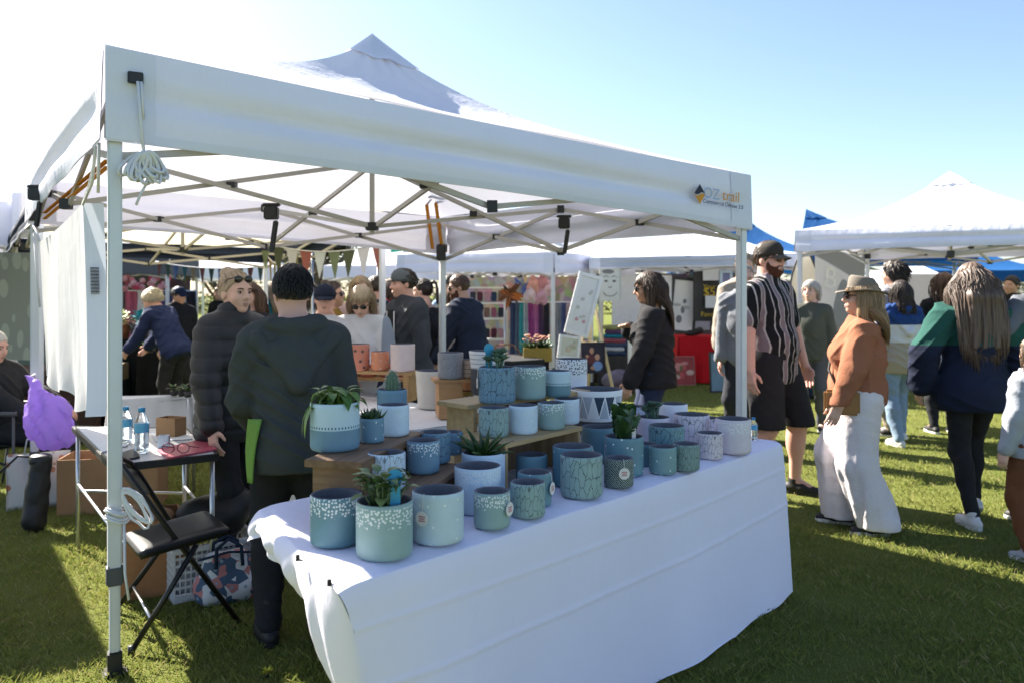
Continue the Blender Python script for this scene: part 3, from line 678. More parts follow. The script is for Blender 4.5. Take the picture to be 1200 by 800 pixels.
def tent(label, q, zb, zt, peak, roof_m=None, val_m=None, detail=1, group='pop up market tents', name='market_tent', legs=(1, 1, 1, 1), cap=True, hang=.0, swell=.015, prof=(.40, .60, 2.3)):
    """q: corner xy (front left, front right, back right, back left); zb valance foot, zt eave heights; peak xyz"""
    roof_m = roof_m or M_WHITE; val_m = val_m or M_WHITE_THIN
    q = [Vector((*c, 0)) for c in q]; ctr = sum(q, Vector()) / 4; pk = Vector(peak)
    root = empty(name, (ctr.x, ctr.y, 0), 0, label, 'tent', group); O = Vector((ctr.x, ctr.y, 0))
    pf = lambda t: prof[0] * t + prof[1] * t ** prof[2]
    b = MB(); ns, nt_ = (28, 16) if detail else (12, 8)
    sd = rnd(0, 9)
    for i in range(4):
        a, c = q[i], q[(i + 1) % 4]; za, zc = zt[i], zt[(i + 1) % 4]
        def fn(s, t, a=a, c=c, za=za, zc=zc, i=i):
            t2 = t; e = a.lerp(c, s); ez = lerp(za, zc, s); p = e.lerp(Vector((pk.x, pk.y, 0)), t2)
            sag = math.sin(math.pi * s)
            z = ez + (pk.z - ez) * pf(t2) - .055 * sag * math.sin(math.pi * min(1, t2 * 1.05)) + .012 * sag * math.sin(s * 31 + sd + t * 5) * max(0, t - .45) * 2.2 + .006 * math.sin(s * 17 + i + sd) * sag * (1 - t)
            return p + Vector((0, 0, z)) - O
        b.grid(fn, ns, nt_)
    me = b.build('roof', roof_m, root)
    if cap:     # small peaked vent cap standing over the top
        b = MB()
        for i in range(4):
            a, c = q[i], q[(i + 1) % 4]
            def fn(s, t, a=a, c=c, i=i):
                k = .135 * (1 - t) ; p = Vector((pk.x, pk.y, 0)) + (a.lerp(c, s) - Vector((pk.x, pk.y, 0))) * k
                e0 = lerp(zt[i], zt[(i + 1) % 4], s); z = e0 + (pk.z - e0) * pf(1 - k) + .022 - .012 * (1 - t) ** 3 + .010 * math.sin(s * 14 + i) * (1 - t) * math.sin(math.pi * s)
                return p + Vector((0, 0, z)) - O
            b.grid(fn, 12, 6)
        b.build('vent_cap', roof_m, root)
    for i in range(4):
        a, c = q[i], q[(i + 1) % 4]; d = (c - a); L = d.length; d.normalize(); nrm = Vector((d.y, -d.x, 0))
        if (ctr - a).dot(nrm) > 0: nrm = -nrm
        def fn(s, t, a=a, c=c, i=i, d=d, nrm=nrm):
            j = (i + 1) % 4; top = lerp(zt[i], zt[j], s); bot = lerp(zb[i], zb[j], s) + .030 * math.sin(math.pi * s) * .6
            sag = math.sin(math.pi * s) ** .6
            off = swell * sag * (math.sin(math.pi * t) * 1.2 - 2.3 * math.exp(-((t - .50 - .05 * s) / .11) ** 2)) + .006 * math.sin(s * 21 + sd) * t * sag + .004
            return a.lerp(c, s) + nrm * (off + .012 * t) + Vector((0, 0, lerp(top, bot, t) - .01 * sag * (1 - t))) - O
        va = MB().grid(fn, 30 if detail else 10, 12 if detail else 4).build('valance', val_m, root)
        if detail:      # doubled corner panels and a stitched hem
            b = MB(); L1 = .17 / L
            b.grid(lambda s, t: fn(s * L1, .02 + .96 * t) + nrm * .0035, 4, 12); b.grid(lambda s, t: fn(1 - s * L1, .02 + .96 * t) + nrm * .0035, 4, 12)
            b.grid(lambda s, t: fn(L1 + s * (1 - 2 * L1), .90 + .095 * t) + nrm * .0035, 30, 3); b.build('hem_and_corner_panels', M_HEM, va)
    # legs, slider collars, feet
    for i in range(4):
        if not legs[i]: continue
        p = q[i] + (ctr - q[i]).normalized() * .05 - O; p.z = 0
        b = MB(); mid = zt[i] * .50
        b.box((p.x, p.y, mid / 2 + .02), (.038, .038, mid), Matrix.Rotation(math.atan2((q[1] - q[0]).y, (q[1] - q[0]).x), 3, 'Z'))
        M = Matrix.Rotation(math.atan2((q[1] - q[0]).y, (q[1] - q[0]).x), 3, 'Z')
        b.box((p.x, p.y, (zt[i] + mid * .32) / 2), (.05, .05, zt[i] - mid * .32 - .03), M)
        leg = b.build('leg', M_LEG, root, bevel=.006 if detail else 0)
        if detail:
            MB().box((p.x, p.y, mid * .32), (.060, .060, .075), M).build('collar', M_DKGREY, leg, bevel=.006)
            MB().box((p.x, p.y, .012), (.085, .085, .012), M).box((p.x, p.y, .05), (.052, .052, .085), M).build('foot', M_BLK, leg, bevel=.006)
            MB().box((p.x, p.y, zb[i] + .05), (.068, .068, .07), M).build('slider', M_BLK, leg, bevel=.006)
    # scissor frame
    hub = Vector((pk.x, pk.y, 0)) - O
    hl, ht = sum(zb) / 4 - .02, sum(zt) / 4 + .05
    mids = []
    for i in range(4):
        j = (i + 1) % 4; a = q[i].lerp(ctr, .03) - O; c = q[j].lerp(ctr, .03) - O; m = (a + c) / 2; mids.append(m)
        la, lc = zb[i] - .05, zb[j] - .05; ta, tc = zt[i] - .07, zt[j] - .07; lm, tm = (la + lc) / 2, (ta + tc) / 2
        Z = lambda p, z: Vector((p.x, p.y, z))
        b = MB(); wd = .026
        for (p, zl, zh) in ((a, la, ta), (c, lc, tc)):
            off = Vector((-(c - a).y, (c - a).x, 0)).normalized() * .016
            b.bar(Z(p, zh) + off, Z(m, lm) + off, wd * .7, wd); b.bar(Z(p, zl) - off, Z(m, tm) - off, wd * .7, wd)
        if detail:
            b.cur = 1
            for p in (Z(m, lm), Z(m, tm)): b.box(p, (.05, .05, .055))
            for (p, zl, zh) in ((a, la, ta), (c, lc, tc)): b.box((Z(p, (zl + zh) / 2) + Z(m, (lm + tm) / 2)) / 2, (.055, .055, .04))
        b.build('scissor_bars', [M_FRAME, M_BLK], root)
        b = MB(); off = Vector(((hub - m).y, -(hub - m).x, 0)).normalized() * .014
        b.bar(Z(m, tm) + off, Z(hub, hl) + off, wd * .7, wd); b.bar(Z(m, lm) - off, Z(hub, ht) - off, wd * .7, wd)
        b.cur = 1
        if detail: b.box((Z(m, (tm + lm) / 2) + Z(hub, (hl + ht) / 2)) / 2, (.05, .05, .035))
        b.build('roof_bars', [M_FRAME, M_BLK], root)
    b = MB(); b.bar(hub + Vector((0, 0, hl - .05)), hub + Vector((0, 0, pk.z - .06)), .028); b.build('centre_pole', M_FRAME, root)
    for z_ in (hl, ht): MB().box(hub + Vector((0, 0, z_)), (.075, .075, .05)).build('hub', M_BLK, root, bevel=.005)
    return root

# ---------------------------------------------------------------- ground
t = NT('lawn'); v = t.coord()
n1 = t.noise(v, .55, 5, .6); n2 = t.noise(v, 7, 6, .6); n3 = t.noise(v, 90, 4, .6)
c = t.mix(n1, (.12, .155, .03), (.20, .205, .052)); c = t.mix(t.math('MULTIPLY', n2, .6), c, (.075, .095, .020))
c = t.mix(t.math('MULTIPLY', t.math('GREATER_THAN', n3, .58), .5), c, (.23, .20, .08))
t.col(c); t.b.inputs['Roughness'].default_value = 1; t.b.inputs['Specular IOR Level'].default_value = .1
t.bump(t.math('ADD', n3, n2), .9, .03)
MB().grid(lambda s, q: (lerp(-400, 400, s), lerp(-60, 900, q), 0), 8, 8).build('ground', t.m)['kind'] = 'structure'

def grass():
    """short lawn: one object of blades, dense near the camera and thinning out with distance"""
    rng = np.random.default_rng(3); pts = []
    for (y0, y1, dens) in ((2.2, 3.6, 5200), (3.6, 5.2, 3400), (5.2, 8.0, 1500), (8, 13.5, 420)):
        x0, x1 = -y1 * .68 - .2, y1 * .68 + .2; n = int((x1 - x0) * (y1 - y0) * dens)
        p = np.stack([rng.uniform(x0, x1, n), rng.uniform(y0, y1, n)], 1); p = p[np.abs(p[:, 0]) < p[:, 1] * .68 + .15]; pts.append(p)
        m_ = int(n * .45); q = np.stack([rng.uniform(-y1 * 1.25, y1 * 1.25, m_), rng.uniform(y0, y1, m_)], 1); pts.append(q[np.abs(q[:, 0]) > q[:, 1] * .68])
    p = np.concatenate(pts); n = len(p)
    cl = np.sin(p[:, 0] * 5.1 + 2 * np.sin(p[:, 1] * 3.3)) * np.sin(p[:, 1] * 4.7 + 1.5 * np.sin(p[:, 0] * 2.9)) + .6 * np.sin(p[:, 0] * 13) * np.sin(p[:, 1] * 15 + p[:, 0] * 3)
    h = (.018 + .016 * rng.random(n)) * (1 + .35 * cl); h = np.clip(h, .006, .055); far = np.clip(p[:, 1] / 4.5, 1, 3)
    a = rng.uniform(0, 6.283, n); wd = (.0014 + .0011 * rng.random(n)) * far; ln = h * rng.uniform(.2, 1.3, n); b = a + rng.uniform(-1.2, 1.2, n) + 1.57
    sx, sy = np.cos(a) * wd, np.sin(a) * wd; lx_, ly_ = np.cos(b) * ln, np.sin(b) * ln; z0 = np.zeros(n)
    V = np.stack([np.stack([p[:, 0] - sx, p[:, 1] - sy, z0], 1), np.stack([p[:, 0] + sx, p[:, 1] + sy, z0], 1),
                  np.stack([p[:, 0] + lx_ * .4 + sx * .7, p[:, 1] + ly_ * .4 + sy * .7, h * .65], 1), np.stack([p[:, 0] + lx_, p[:, 1] + ly_, h], 1)], 1).reshape(-1, 3)
    Fq = np.arange(4 * n).reshape(n, 4)
    g = NT('grass_blades'); ge = g.n('NewGeometry'); vv = g.coord(); rd = ge.outputs['Random Per Island']
    cc = g.mix(rd, (.10, .155, .028), (.26, .275, .062)); cc = g.mix(g.math('GREATER_THAN', rd, .86), cc, (.32, .27, .12)); cc = g.mix(g.math('MULTIPLY', g.noise(vv, 1.1, 4), .55), cc, (.25, .25, .068))
    g.col(cc); g.b.inputs['Roughness'].default_value = .6; g.b.inputs['Specular IOR Level'].default_value = .25
    tr = g.n('BsdfTranslucent'); g.l(cc, tr.inputs[0]); ms = g.n('MixShader'); ms.inputs[0].default_value = .35
    g.l(g.b.outputs[0], ms.inputs[1]); g.l(tr.outputs[0], ms.inputs[2]); g.l(ms.outputs[0], g.out.inputs[0])
    o = np_mesh('grass', V, Fq, g.m, None, False); o['kind'] = 'stuff'
grass()

# ---------------------------------------------------------------- our stall's tent
L_, R_, C_, B_ = (-1.530, 3.048), (1.395, 4.75), (-.60, 7.15), (-3.29, 5.51)
main = tent('large white pop up tent over the plant pot stall, orange straps inside', (L_, R_, C_, B_), (2.027, 1.825, 1.80, 1.93), (2.39, 2.15, 2.13, 2.24), (-.88, 5.10, 3.07), prof=(.62, .38, 4.0), swell=.026)
mO = main.location.copy()
def part(o, root=main):
    o.parent = root; o.matrix_parent_inverse = Matrix.Translation(-Vector(root.location)); return o
# printed mark and lettering on the front valance, near its right corner
vx = (Vector((*R_, 0)) - Vector((*L_, 0))).normalized(); vn = Vector((vx.y, -vx.x, 0))
def on_val(s, z, o=.045): p = Vector((*L_, 0)).lerp(Vector((*R_, 0)), s) + vn * o; p.z = z; return p
sl_up = Vector((vx.x, vx.y, (2.15 - 2.39) / 3.38)).normalized()
M_INK = mat('print_navy', (.02, .025, .05), .7); M_GOLD = mat('print_orange', (.60, .27, .03), .7); M_LBL = mat('print_blue', (.33, .42, .62), .7)
u0 = Vector((0, 0, 1))
text('lettering', 'OZ', on_val(.897, 2.010), sl_up, u0, .085, M_LBL); part(COL.objects[-1])
text('lettering', 'trail', on_val(.9415, 2.004), sl_up, u0, .085, M_GOLD); part(COL.objects[-1])
text('lettering', 'Commercial Deluxe 3.0', on_val(.924, 1.958), sl_up, u0, .032, M_INK); part(COL.objects[-1])
c0 = on_val(.871, 2.005, .046); b = MB()
for k, (h0, h1) in enumerate(((-.055, -.006), (.004, .055))):     # a lozenge cut by a wave
    b.cur = k; wv = lambda x: .014 * math.sin(x * 60)
    for i in range(8):
        x0, x1 = -.040 + .010 * i, -.030 + .010 * i; t0, t1 = 1 - abs(x0) / .042, 1 - abs(x1) / .042
        lo = [(-.055 * t0 if k == 0 else wv(x0) * t0 + .003), (-.055 * t1 if k == 0 else wv(x1) * t1 + .003)]; hi = [(wv(x0) * t0 - .003 if k == 0 else .055 * t0), (wv(x1) * t1 - .003 if k == 0 else .055 * t1)]
        b.raw([c0 + vx * x0 + u0 * lo[0], c0 + vx * x1 + u0 * lo[1], c0 + vx * x1 + u0 * hi[1], c0 + vx * x0 + u0 * hi[0]], [(0, 1, 2, 3)], False)
part(b.build('printed_mark', [M_GOLD, M_INK], None, solid=.001))
# corner tab, guy ropes and the rope hank at the near leg
ang = math.atan2(vx.y, vx.x)
b = MB(); p = on_val(.030, 2.27, .03); b.box(p, (.055, .012, .045), Matrix.Rotation(ang, 3, 'Z')); part(b.build('corner_tab', M_BLK, None, bevel=.003))
b = MB(); p0 = on_val(.032, 2.255, .04)
b.tube([p0, p0 - u0 * .16 + vx * .012, p0 - u0 * .26 + vx * .02], .006, 6); b.tube([p0 + vx * .012, p0 - u0 * .14 + vx * .02], .005, 6)
hk = on_val(.040, 1.985, .06)
for i in range(30):
    a = (i / 29 - .5) * 1.5 + rnd(-.1, .1); ln = .100 + .022 * math.cos(i * 2.4); wdt = .016 + .010 * rnd(0, 1); dp = rnd(-.03, .025)
    dn = Vector((math.sin(a), 0, -math.cos(a))); dirv = vx * dn.x + u0 * dn.z + vn * dp * 4; sdv = (vx * math.cos(a) + u0 * math.sin(a)).normalized()
    pts = [hk + dirv * (ln * .5 * (1 - math.cos(k / 14 * 2 * math.pi))) + sdv * wdt * math.sin(k / 14 * 2 * math.pi) + vn * (dp + .01 * math.sin(k)) for k in range(14)]
    b.tube(pts, .0062, 6, closed=True)
b.tube([hk + vx * .0, hk - u0 * .10 + vx * .01, hk - u0 * .16 - vx * .02, hk - u0 * .20 - vx * .035], .005, 6)
part(b.build('rope_hank', M_ROPE))
b = MB(); lp = Vector((-1.515, 3.075, 0)).lerp(Vector((-1.50, 3.10, 0)), .5)
for i in range(6):
    z = .59 + i * .010 + rnd(-.01, .01); r_ = .040 + rnd(0, .006)
    b.tube([Vector((L_[0] + .03 + r_ * math.cos(k / 12 * 6.283), L_[1] + .04 + r_ * math.sin(k / 12 * 6.283), z + .01 * math.sin(k))) for k in range(12)], .0048, 6, closed=True)
for i in range(4):
    ln = .085 + .035 * rnd(0, 1); c1 = Vector((L_[0] + .065, L_[1] + .02, .69 + i * .008)); w_ = .032 + rnd(0, .02)
    b.tube([c1 + Vector((ln * .5 * (1 - math.cos(k / 14 * 6.283)), -.02, w_ * math.sin(k / 14 * 6.283) - .10 * (1 - math.cos(k / 14 * 6.283)) * .5 * rnd(.9, 1.1))) for k in range(14)], .0048, 6, closed=True)
b.tube([Vector((L_[0] + .062, L_[1] + .02, .62)), Vector((L_[0] + .07, L_[1] + .01, .40)), Vector((L_[0] + .085, L_[1] + .01, .30))], .005, 6)
part(b.build('rope_coil', M_ROPE))
# orange ratchet straps along the roof frame
b = MB()
for dz in (0, .045): b.bar(at(52, 250 + dz * 150, 5.0), at(126, 188 + dz * 170, 3.5), .022, .005)
part(b.build('strap', M_ORANGE)); b = MB()
for dx in (-7, 4): b.bar(at(505 + dx, 226, 6.8), at(514 + dx, 292, 7.0), .03, .006)
part(b.build('strap', M_ORANGE)); part(MB().box(at(498, 219, 6.78), (.10, .05, .05)).build('strap_buckle', M_BLK, None, bevel=.01)); part(MB().box(at(517, 296, 7.0), (.08, .06, .14)).build('strap_buckle', M_BLK, None, bevel=.01))
# hanging clamps and dark webbing under the frame
for px, py, Y, hgt in ((318, 250, 4.45, .17), (661, 262, 5.3, .16), (42, 228, 4.7, .15)):
    b = MB(); p = at(px, py, Y); b.box(p, (.075, .05, .07)); b.box(p - u0 * (.04 + hgt / 2) + Vector((.014, 0, 0)), (.028, .022, hgt), Matrix.Rotation(.14, 3, 'Y')); b.box(p + u0 * .045, (.10, .03, .018))
    part(b.build('hanging_clamp', M_BLK, None, bevel=.006))
# guy rope left of the near leg
b = MB(); b.tube([at(112, 172, 3.15), at(108, 215, 3.3), at(97, 240, 3.45)], .006, 6); b.tube([at(116, 168, 3.12), at(115, 226, 3.2)], .006, 6)
part(b.build('guy_rope', M_ROPE))

# ---------------------------------------------------------------- neighbours
W2 = lambda x, y: (x, y)
tent('cream lined tent with dark navy valance behind the pot stall', ((-3.50, 5.95), (-1.14, 7.42), (-3.02, 10.0), (-5.35, 8.6)), (1.99, 1.96, 1.83, 1.86), (2.22, 2.2, 2.02, 2.05), (-3.25, 8.0, 3.0),
     canvas('cream_canvas', (.78, .72, .56), .45), cloth('navy_canvas', (.020, .030, .060), .1), name='market_tent', group='pop up market tents')
tent('white canopy tent with pale sleeved leg at the left edge of the lawn', ((-7.9, 7.0), (-5.17, 8.5), (-6.9, 11.1), (-9.6, 9.5)), (1.95, 1.95, 1.9, 1.9), (2.45, 2.42, 2.3, 2.3), (-7.4, 9.0, 3.3), detail=0)
b = MB(); p = at(22, 249, 8.45); b.box(p, (.10, .10, .40)); b.build('leg_sleeve', M_WHITE_THIN, None, bevel=.01); so_ = COL.objects[-1]
tag(so_, 'white fabric sleeve round the top of a tent leg beside the orange straps', 'leg sleeve')
tent('white market tent beside the near left corner, casting shade on the lawn', ((-6.2, 3.4), (-3.6, 4.9), (-5.36, 7.33), (-7.96, 5.83)), (1.9,) * 4, (2.15,) * 4, (-5.8, 5.35, 2.95), detail=0)
tent('large white peaked tent behind the woman in the felt hat', ((3.15, 9.0), (5.6, 7.2), (7.42, 9.6), (4.97, 11.4)), (1.92, 1.90, 1.9, 1.93), (2.16, 2.13, 2.15, 2.18), (5.02, 9.30, 2.84))
BLUE = canvas('blue_canvas', (.012, .10, .30), .25); BLUE_L = canvas('light_blue_canvas', (.30, .42, .62), .2)
tent('white tent whose corner leg stands by the hanging scarves', ((-1.93, 13.6), (.62, 12.0), (2.2, 14.55), (-.35, 16.1)), (1.8, 1.76, 1.78, 1.8), (2.12, 2.08, 2.1, 2.1), (.14, 14.05, 2.95), canvas('neutral_white_canvas', (.80, .80, .80), .3), detail=1)  # roof canvas in one even neutral white
tent('white tent with grey valance over the picture stall and red table', ((1.20, 12.6), (4.25, 12.0), (4.75, 15.0), (1.7, 15.6)), (1.84, 1.86, 1.85, 1.85), (2.02, 2.06, 2.05, 2.05), (3.0, 13.8, 2.85), None, canvas('grey_valance', (.45, .48, .55), .1), detail=1)
tent('blue and white tent just behind the picture stall', ((3.2, 15.8), (6.2, 15.4), (6.6, 18.4), (3.6, 18.8)), (1.9,) * 4, (2.2,) * 4, (4.9, 17.1, 3.05), BLUE, BLUE, detail=0)
tent('bright blue peaked tent beyond the striped shirt man', ((4.6, 13.2), (7.0, 12.2), (8.0, 14.6), (5.6, 15.6)), (1.95,) * 4, (2.2,) * 4, (5.15, 14.2, 2.92), BLUE, BLUE, detail=0)
tent('blue roofed tent far behind the big white peaked tent', ((8.3, 17.0), (11.3, 16.6), (11.7, 19.6), (8.7, 20.0)), (1.7,) * 4, (1.95,) * 4, (10, 18.3, 2.7), BLUE, BLUE, detail=0)
tent('small white tent seen beneath the valance of the big white peaked tent', ((7.2, 15.6), (8.4, 15.2), (9.2, 17.8), (7.4, 18.2)), (1.5,) * 4, (1.75,) * 4, (8.1, 16.7, 2.3), detail=0)
tent('dull blue tent behind the white scarf tent', ((-1.5, 18.0), (1.3, 17.2), (2.2, 20), (-.6, 20.8)), (1.9,) * 4, (2.2,) * 4, (.3, 19, 3.1), BLUE, BLUE, detail=0)
tent('pale tent behind the ponytailed woman in black', ((-3.6, 15.5), (-2.2, 15.2), (-1.5, 18.2), (-4.2, 18.4)), (1.75,) * 4, (2.0,) * 4, (-2.2, 16.9, 2.6), detail=0)
tent('grey topped tent over the clothes and plant stall', ((-9.2, 12.2), (-5.45, 12.9), (-6.1, 15.8), (-9.3, 15.2)), (1.76, 1.76, 1.76, 1.76), (2.08, 2.08, 2.1, 2.1), (-7.5, 14, 2.75), canvas('pale_roof', (.7, .7, .72), .2), cloth('grey_canvas', (.10, .105, .12), .1), detail=0)
tent('white tent beyond the bunting, left of the trees', ((-8.6, 19.5), (-5.6, 19.5), (-5.6, 22.5), (-8.6, 22.5)), (1.8,) * 4, (2.1,) * 4, (-7.1, 21, 3.0), detail=0)
# ---------------------------------------------------------------- pots and plants
TEAL = (.13, .25, .305); SAGE = (.27, .39, .395); BLUE_P = (.15, .265, .36); PALE = (.50, .62, .69); ICE = (.58, .69, .80); LILAC = (.66, .59, .66); WHT = (.74, .76, .81)
M_RAW = mat('raw_concrete', (.115, .115, .135), .95, var=.25, scale=30, bump=.3)
M_SOIL = mat('soil', (.022, .016, .012), 1, var=.5, scale=80, bump=1, bscale=120)
def pot_mat(kind, c, c2=(.75, .78, .8)):
    name = 'glaze_%s_%d_%d' % (kind, int(c[0] * 1000), int(c[2] * 1000))
    if name in MATS: return MATS[name]
    t = NT(name); v = t.coord(); sp = t.n('SeparateXYZ'); t.l(v, sp.inputs[0]); x, y, z = sp.outputs
    ang = t.math('ARCTAN2', y, x)
    cv = t.n('CombineXYZ'); t.l(t.math('MULTIPLY', ang, .0735), cv.inputs[0]); t.l(z, cv.inputs[1]); uv = cv.outputs[0]
    def vor(scale, feature='F1', rnd_=1.0, vec=uv, metric='EUCLIDEAN'):
        o = t.n('TexVoronoi', voronoi_dimensions='2D', feature=feature)
        if feature != 'DISTANCE_TO_EDGE': o.distance = metric
        o.inputs['Scale'].default_value = scale; o.inputs['Randomness'].default_value = rnd_; t.l(vec, o.inputs['Vector']); return o
    base = t.mix(t.noise(v, 25, 5), mul(c, .88), mul(c, 1.1)); k = None; zf = t.math('DIVIDE', z, .145 if kind[-1:] != 's' else .105)
    zf = z
    if kind.startswith('dots'):
        lo, hi, full = (.083, .140, .110) if kind == 'dots' else (.060, .104, .082)
        o = vor(104, rnd_=.72); rad = t.math('ADD', .17, t.math('MULTIPLY', t.noise(uv, 70, 1), .32))
        d = t.math('LESS_THAN', o.outputs['Distance'], rad)
        sepc = t.n('SeparateColor'); t.l(o.outputs['Color'], sepc.inputs[0])
        dens = t.math('DIVIDE', t.math('SUBTRACT', z, lo), full - lo)      # dots thin out downwards
        d = t.math('MULTIPLY', d, t.math('LESS_THAN', sepc.outputs[0], dens)); k = t.math('MULTIPLY', d, t.math('LESS_THAN', z, hi)); fg = c2
    elif kind.startswith('line'):
        s = (1, .42, 1) if kind == 'line' else (1.15, .55, 1)
        w_ = t.n('TexNoise'); w_.inputs['Scale'].default_value = 85; t.l(uv, w_.inputs['Vector'])
        uvw = t.n('VectorMath', operation='ADD'); t.l(t.mapping(uv, s), uvw.inputs[0]); sc = t.n('VectorMath', operation='SCALE'); t.l(w_.outputs[1], sc.inputs[0]); sc.inputs[3].default_value = .008; t.l(sc.outputs[0], uvw.inputs[1])
        o = vor(50, 'F2', .95, uvw.outputs[0], 'CHEBYCHEV'); o1 = vor(50, 'F1', .95, uvw.outputs[0], 'CHEBYCHEV')
        k = t.math('LESS_THAN', t.math('SUBTRACT', o.outputs['Distance'], o1.outputs['Distance']), .062); fg = mul(c, .36)
    elif kind == 'stars':
        o = vor(21, rnd_=.8); k = t.math('LESS_THAN', o.outputs['Distance'], .075); fg = c2
    elif kind.startswith('half'):
        a, bb = (.068, .079) if kind == 'half' else (.05, .06)
        base = t.mix(t.math('LESS_THAN', z, a), (.48, .62, .72), base)
        st = t.math('GREATER_THAN', t.math('SINE', t.math('MULTIPLY', ang, 46)), .15); r_ = t.math('MULTIPLY', t.math('GREATER_THAN', z, a + .004), t.math('LESS_THAN', z, bb)); k = t.math('MULTIPLY', st, r_); fg = (.05, .13, .2)
    elif kind == 'mesh':
        o = vor(150, rnd_=.2, vec=t.mapping(uv, (1, 1, 1), rot=(0, 0, .6))); k = t.math('LESS_THAN', o.outputs['Distance'], .29); fg = (.50, .60, .58)
    elif kind == 'spots':
        o = vor(85, rnd_=.9); k = t.math('MULTIPLY', t.math('LESS_THAN', o.outputs['Distance'], .27), t.math('GREATER_THAN', z, .075)); fg = (.03, .035, .05)
    elif kind == 'hearts':
        o = vor(17, rnd_=.6); k = t.math('LESS_THAN', o.outputs['Distance'], .17); fg = (.10, .07, .07)
    elif kind == 'ribs':
        k = t.math('GREATER_THAN', t.math('SINE', t.math('MULTIPLY', z, 250)), .86); fg = mul(c, .45)
    elif kind == 'speck':
        k = t.math('GREATER_THAN', t.noise(v, 190, 2), .60); fg = mul(c, .55)
    elif kind == 'triangles':
        # angular triangles of white, grey and ink between white lines round the rim
        v0 = t.math('DIVIDE', t.math('SUBTRACT', z, .165), .095); u_ = t.math('ADD', t.math('MULTIPLY', ang, 2.2282), 20.0)
        fr_ = t.math('FRACT', u_); tri = t.math('ABSOLUTE', t.math('SUBTRACT', t.math('MULTIPLY', fr_, 2), 1)); cell = t.math('FLOOR', u_)
        h1 = t.math('FRACT', t.math('MULTIPLY', t.math('SINE', t.math('MULTIPLY', cell, 12.99)), 437.5)); h2 = t.math('FRACT', t.math('MULTIPLY', t.math('SINE', t.math('MULTIPLY', t.math('FLOOR', t.math('ADD', u_, .5)), 7.3)), 217.3))
        up_c = t.mix(t.math('GREATER_THAN', h1, .30), (.03, .05, .10), (.42, .46, .54)); dn_c = t.mix(t.math('GREATER_THAN', h2, .5), (.72, .73, .76), (.40, .44, .52))
        f_ = t.mix(t.math('GREATER_THAN', v0, tri), dn_c, up_c)
        ln = t.math('LESS_THAN', t.math('ABSOLUTE', t.math('SUBTRACT', v0, tri)), .10); f_ = t.mix(ln, f_, (.82, .82, .84))
        base = t.mix(t.math('GREATER_THAN', v0, 0.0), base, f_); base = t.mix(t.math('GREATER_THAN', v0, 1.0), base, (.78, .78, .81))
    cc = t.mix(k, base, fg) if k is not None else base
    t.col(cc); t.b.inputs['Roughness'].default_value = .52; t.b.inputs['Specular IOR Level'].default_value = .4
    hh = t.math('MULTIPLY', t.noise(v, 90, 3), .25)
    if k is not None: hh = t.math('ADD', hh, t.math('MULTIPLY', k, .6 if not kind.startswith('line') else -.8))
    t.bump(hh, .35, .0012); MATS[name] = t.m; return t.m

def pot_mesh(r, h, m, taper=1.0, wall=.010, bowl=0, sq=0):
    b = MB(); k = min(.012, h * .1); rb = r * taper
    prof = [(rb - k, 0), (rb - k * .3, k * .3), (rb, k)]
    if bowl: prof = [(r * .55, 0), (r * .62, .012)] + [(r * (.62 + .38 * math.sin(q / 6 * 1.57) ** .8), .012 + (h - .03) * q / 6) for q in range(1, 6)]
    n0 = 10
    prof += [(lerp(rb, r, q / n0), lerp(k, h - .004, q / n0)) for q in range(1, n0 + 1)] if not bowl else [(r, h - .004)]
    prof += [(r - .0025, h)]
    b.lathe(prof, n=44); b.f.pop(); b.mi.pop(); b.sm.pop()
    b.cur = 1
    b.lathe([(r - .0025, h), (r - wall + .002, h), (r - wall, h - .004), (r - wall - .002, h * .32)], n=44); b.f.pop(-2); b.mi.pop(-2); b.sm.pop(-2)
    return b
SIZES = []
def pot(label, px, py, wpx, z, kind, c, r=None, asp=.97, dd=None, plant=None, tag_=None, c2=(.75, .78, .8), taper=1, bowl=0, name='plant_pot', group='painted concrete pots on the stall', Y=None, hgt=None, rot=None):
    """px, py: foot of the pot's front as surveyed; wpx its width; z the surface it stands on"""
    if Y is None:
        if py: Yf = F * (CH - z) / (py - HY); r_ = wpx * Yf / F / 2 / (1 - wpx / F / 2); Y = Yf + r_
        else: r_ = dd / 2; Y = F * dd / wpx
    else: r_ = wpx * Y / F / 2
    h = hgt or 2 * r_ * asp
    m = pot_mat(kind, c, c2)
    X = (px - CX) / F * Y
    root = empty(name, (X, Y, z), rot if rot is not None else rnd(0, 6.28), label, 'pot', group)
    pot_mesh(r_, h, m, taper, bowl=bowl).build('pot_body', [m, M_RAW], root)
    if plant:
        MB().lathe([(.001, 0), (r_ * .6, .004), (r_ - .012, .0)], (0, 0, h * .84), 28).build('soil', M_SOIL, root)
        PLANTS[plant](root, r_, h * .84, h)
    if tag_ is not None: swing_tag(root, r_, h, tag_ - root.rotation_euler.z)
    return root
M_TAG = mat('card_tag', (.72, .69, .66), .7, var=.04); M_TAGP = mat('tag_print', (.50, .20, .22), .7); M_STR = cloth('string_white', (.7, .7, .68))
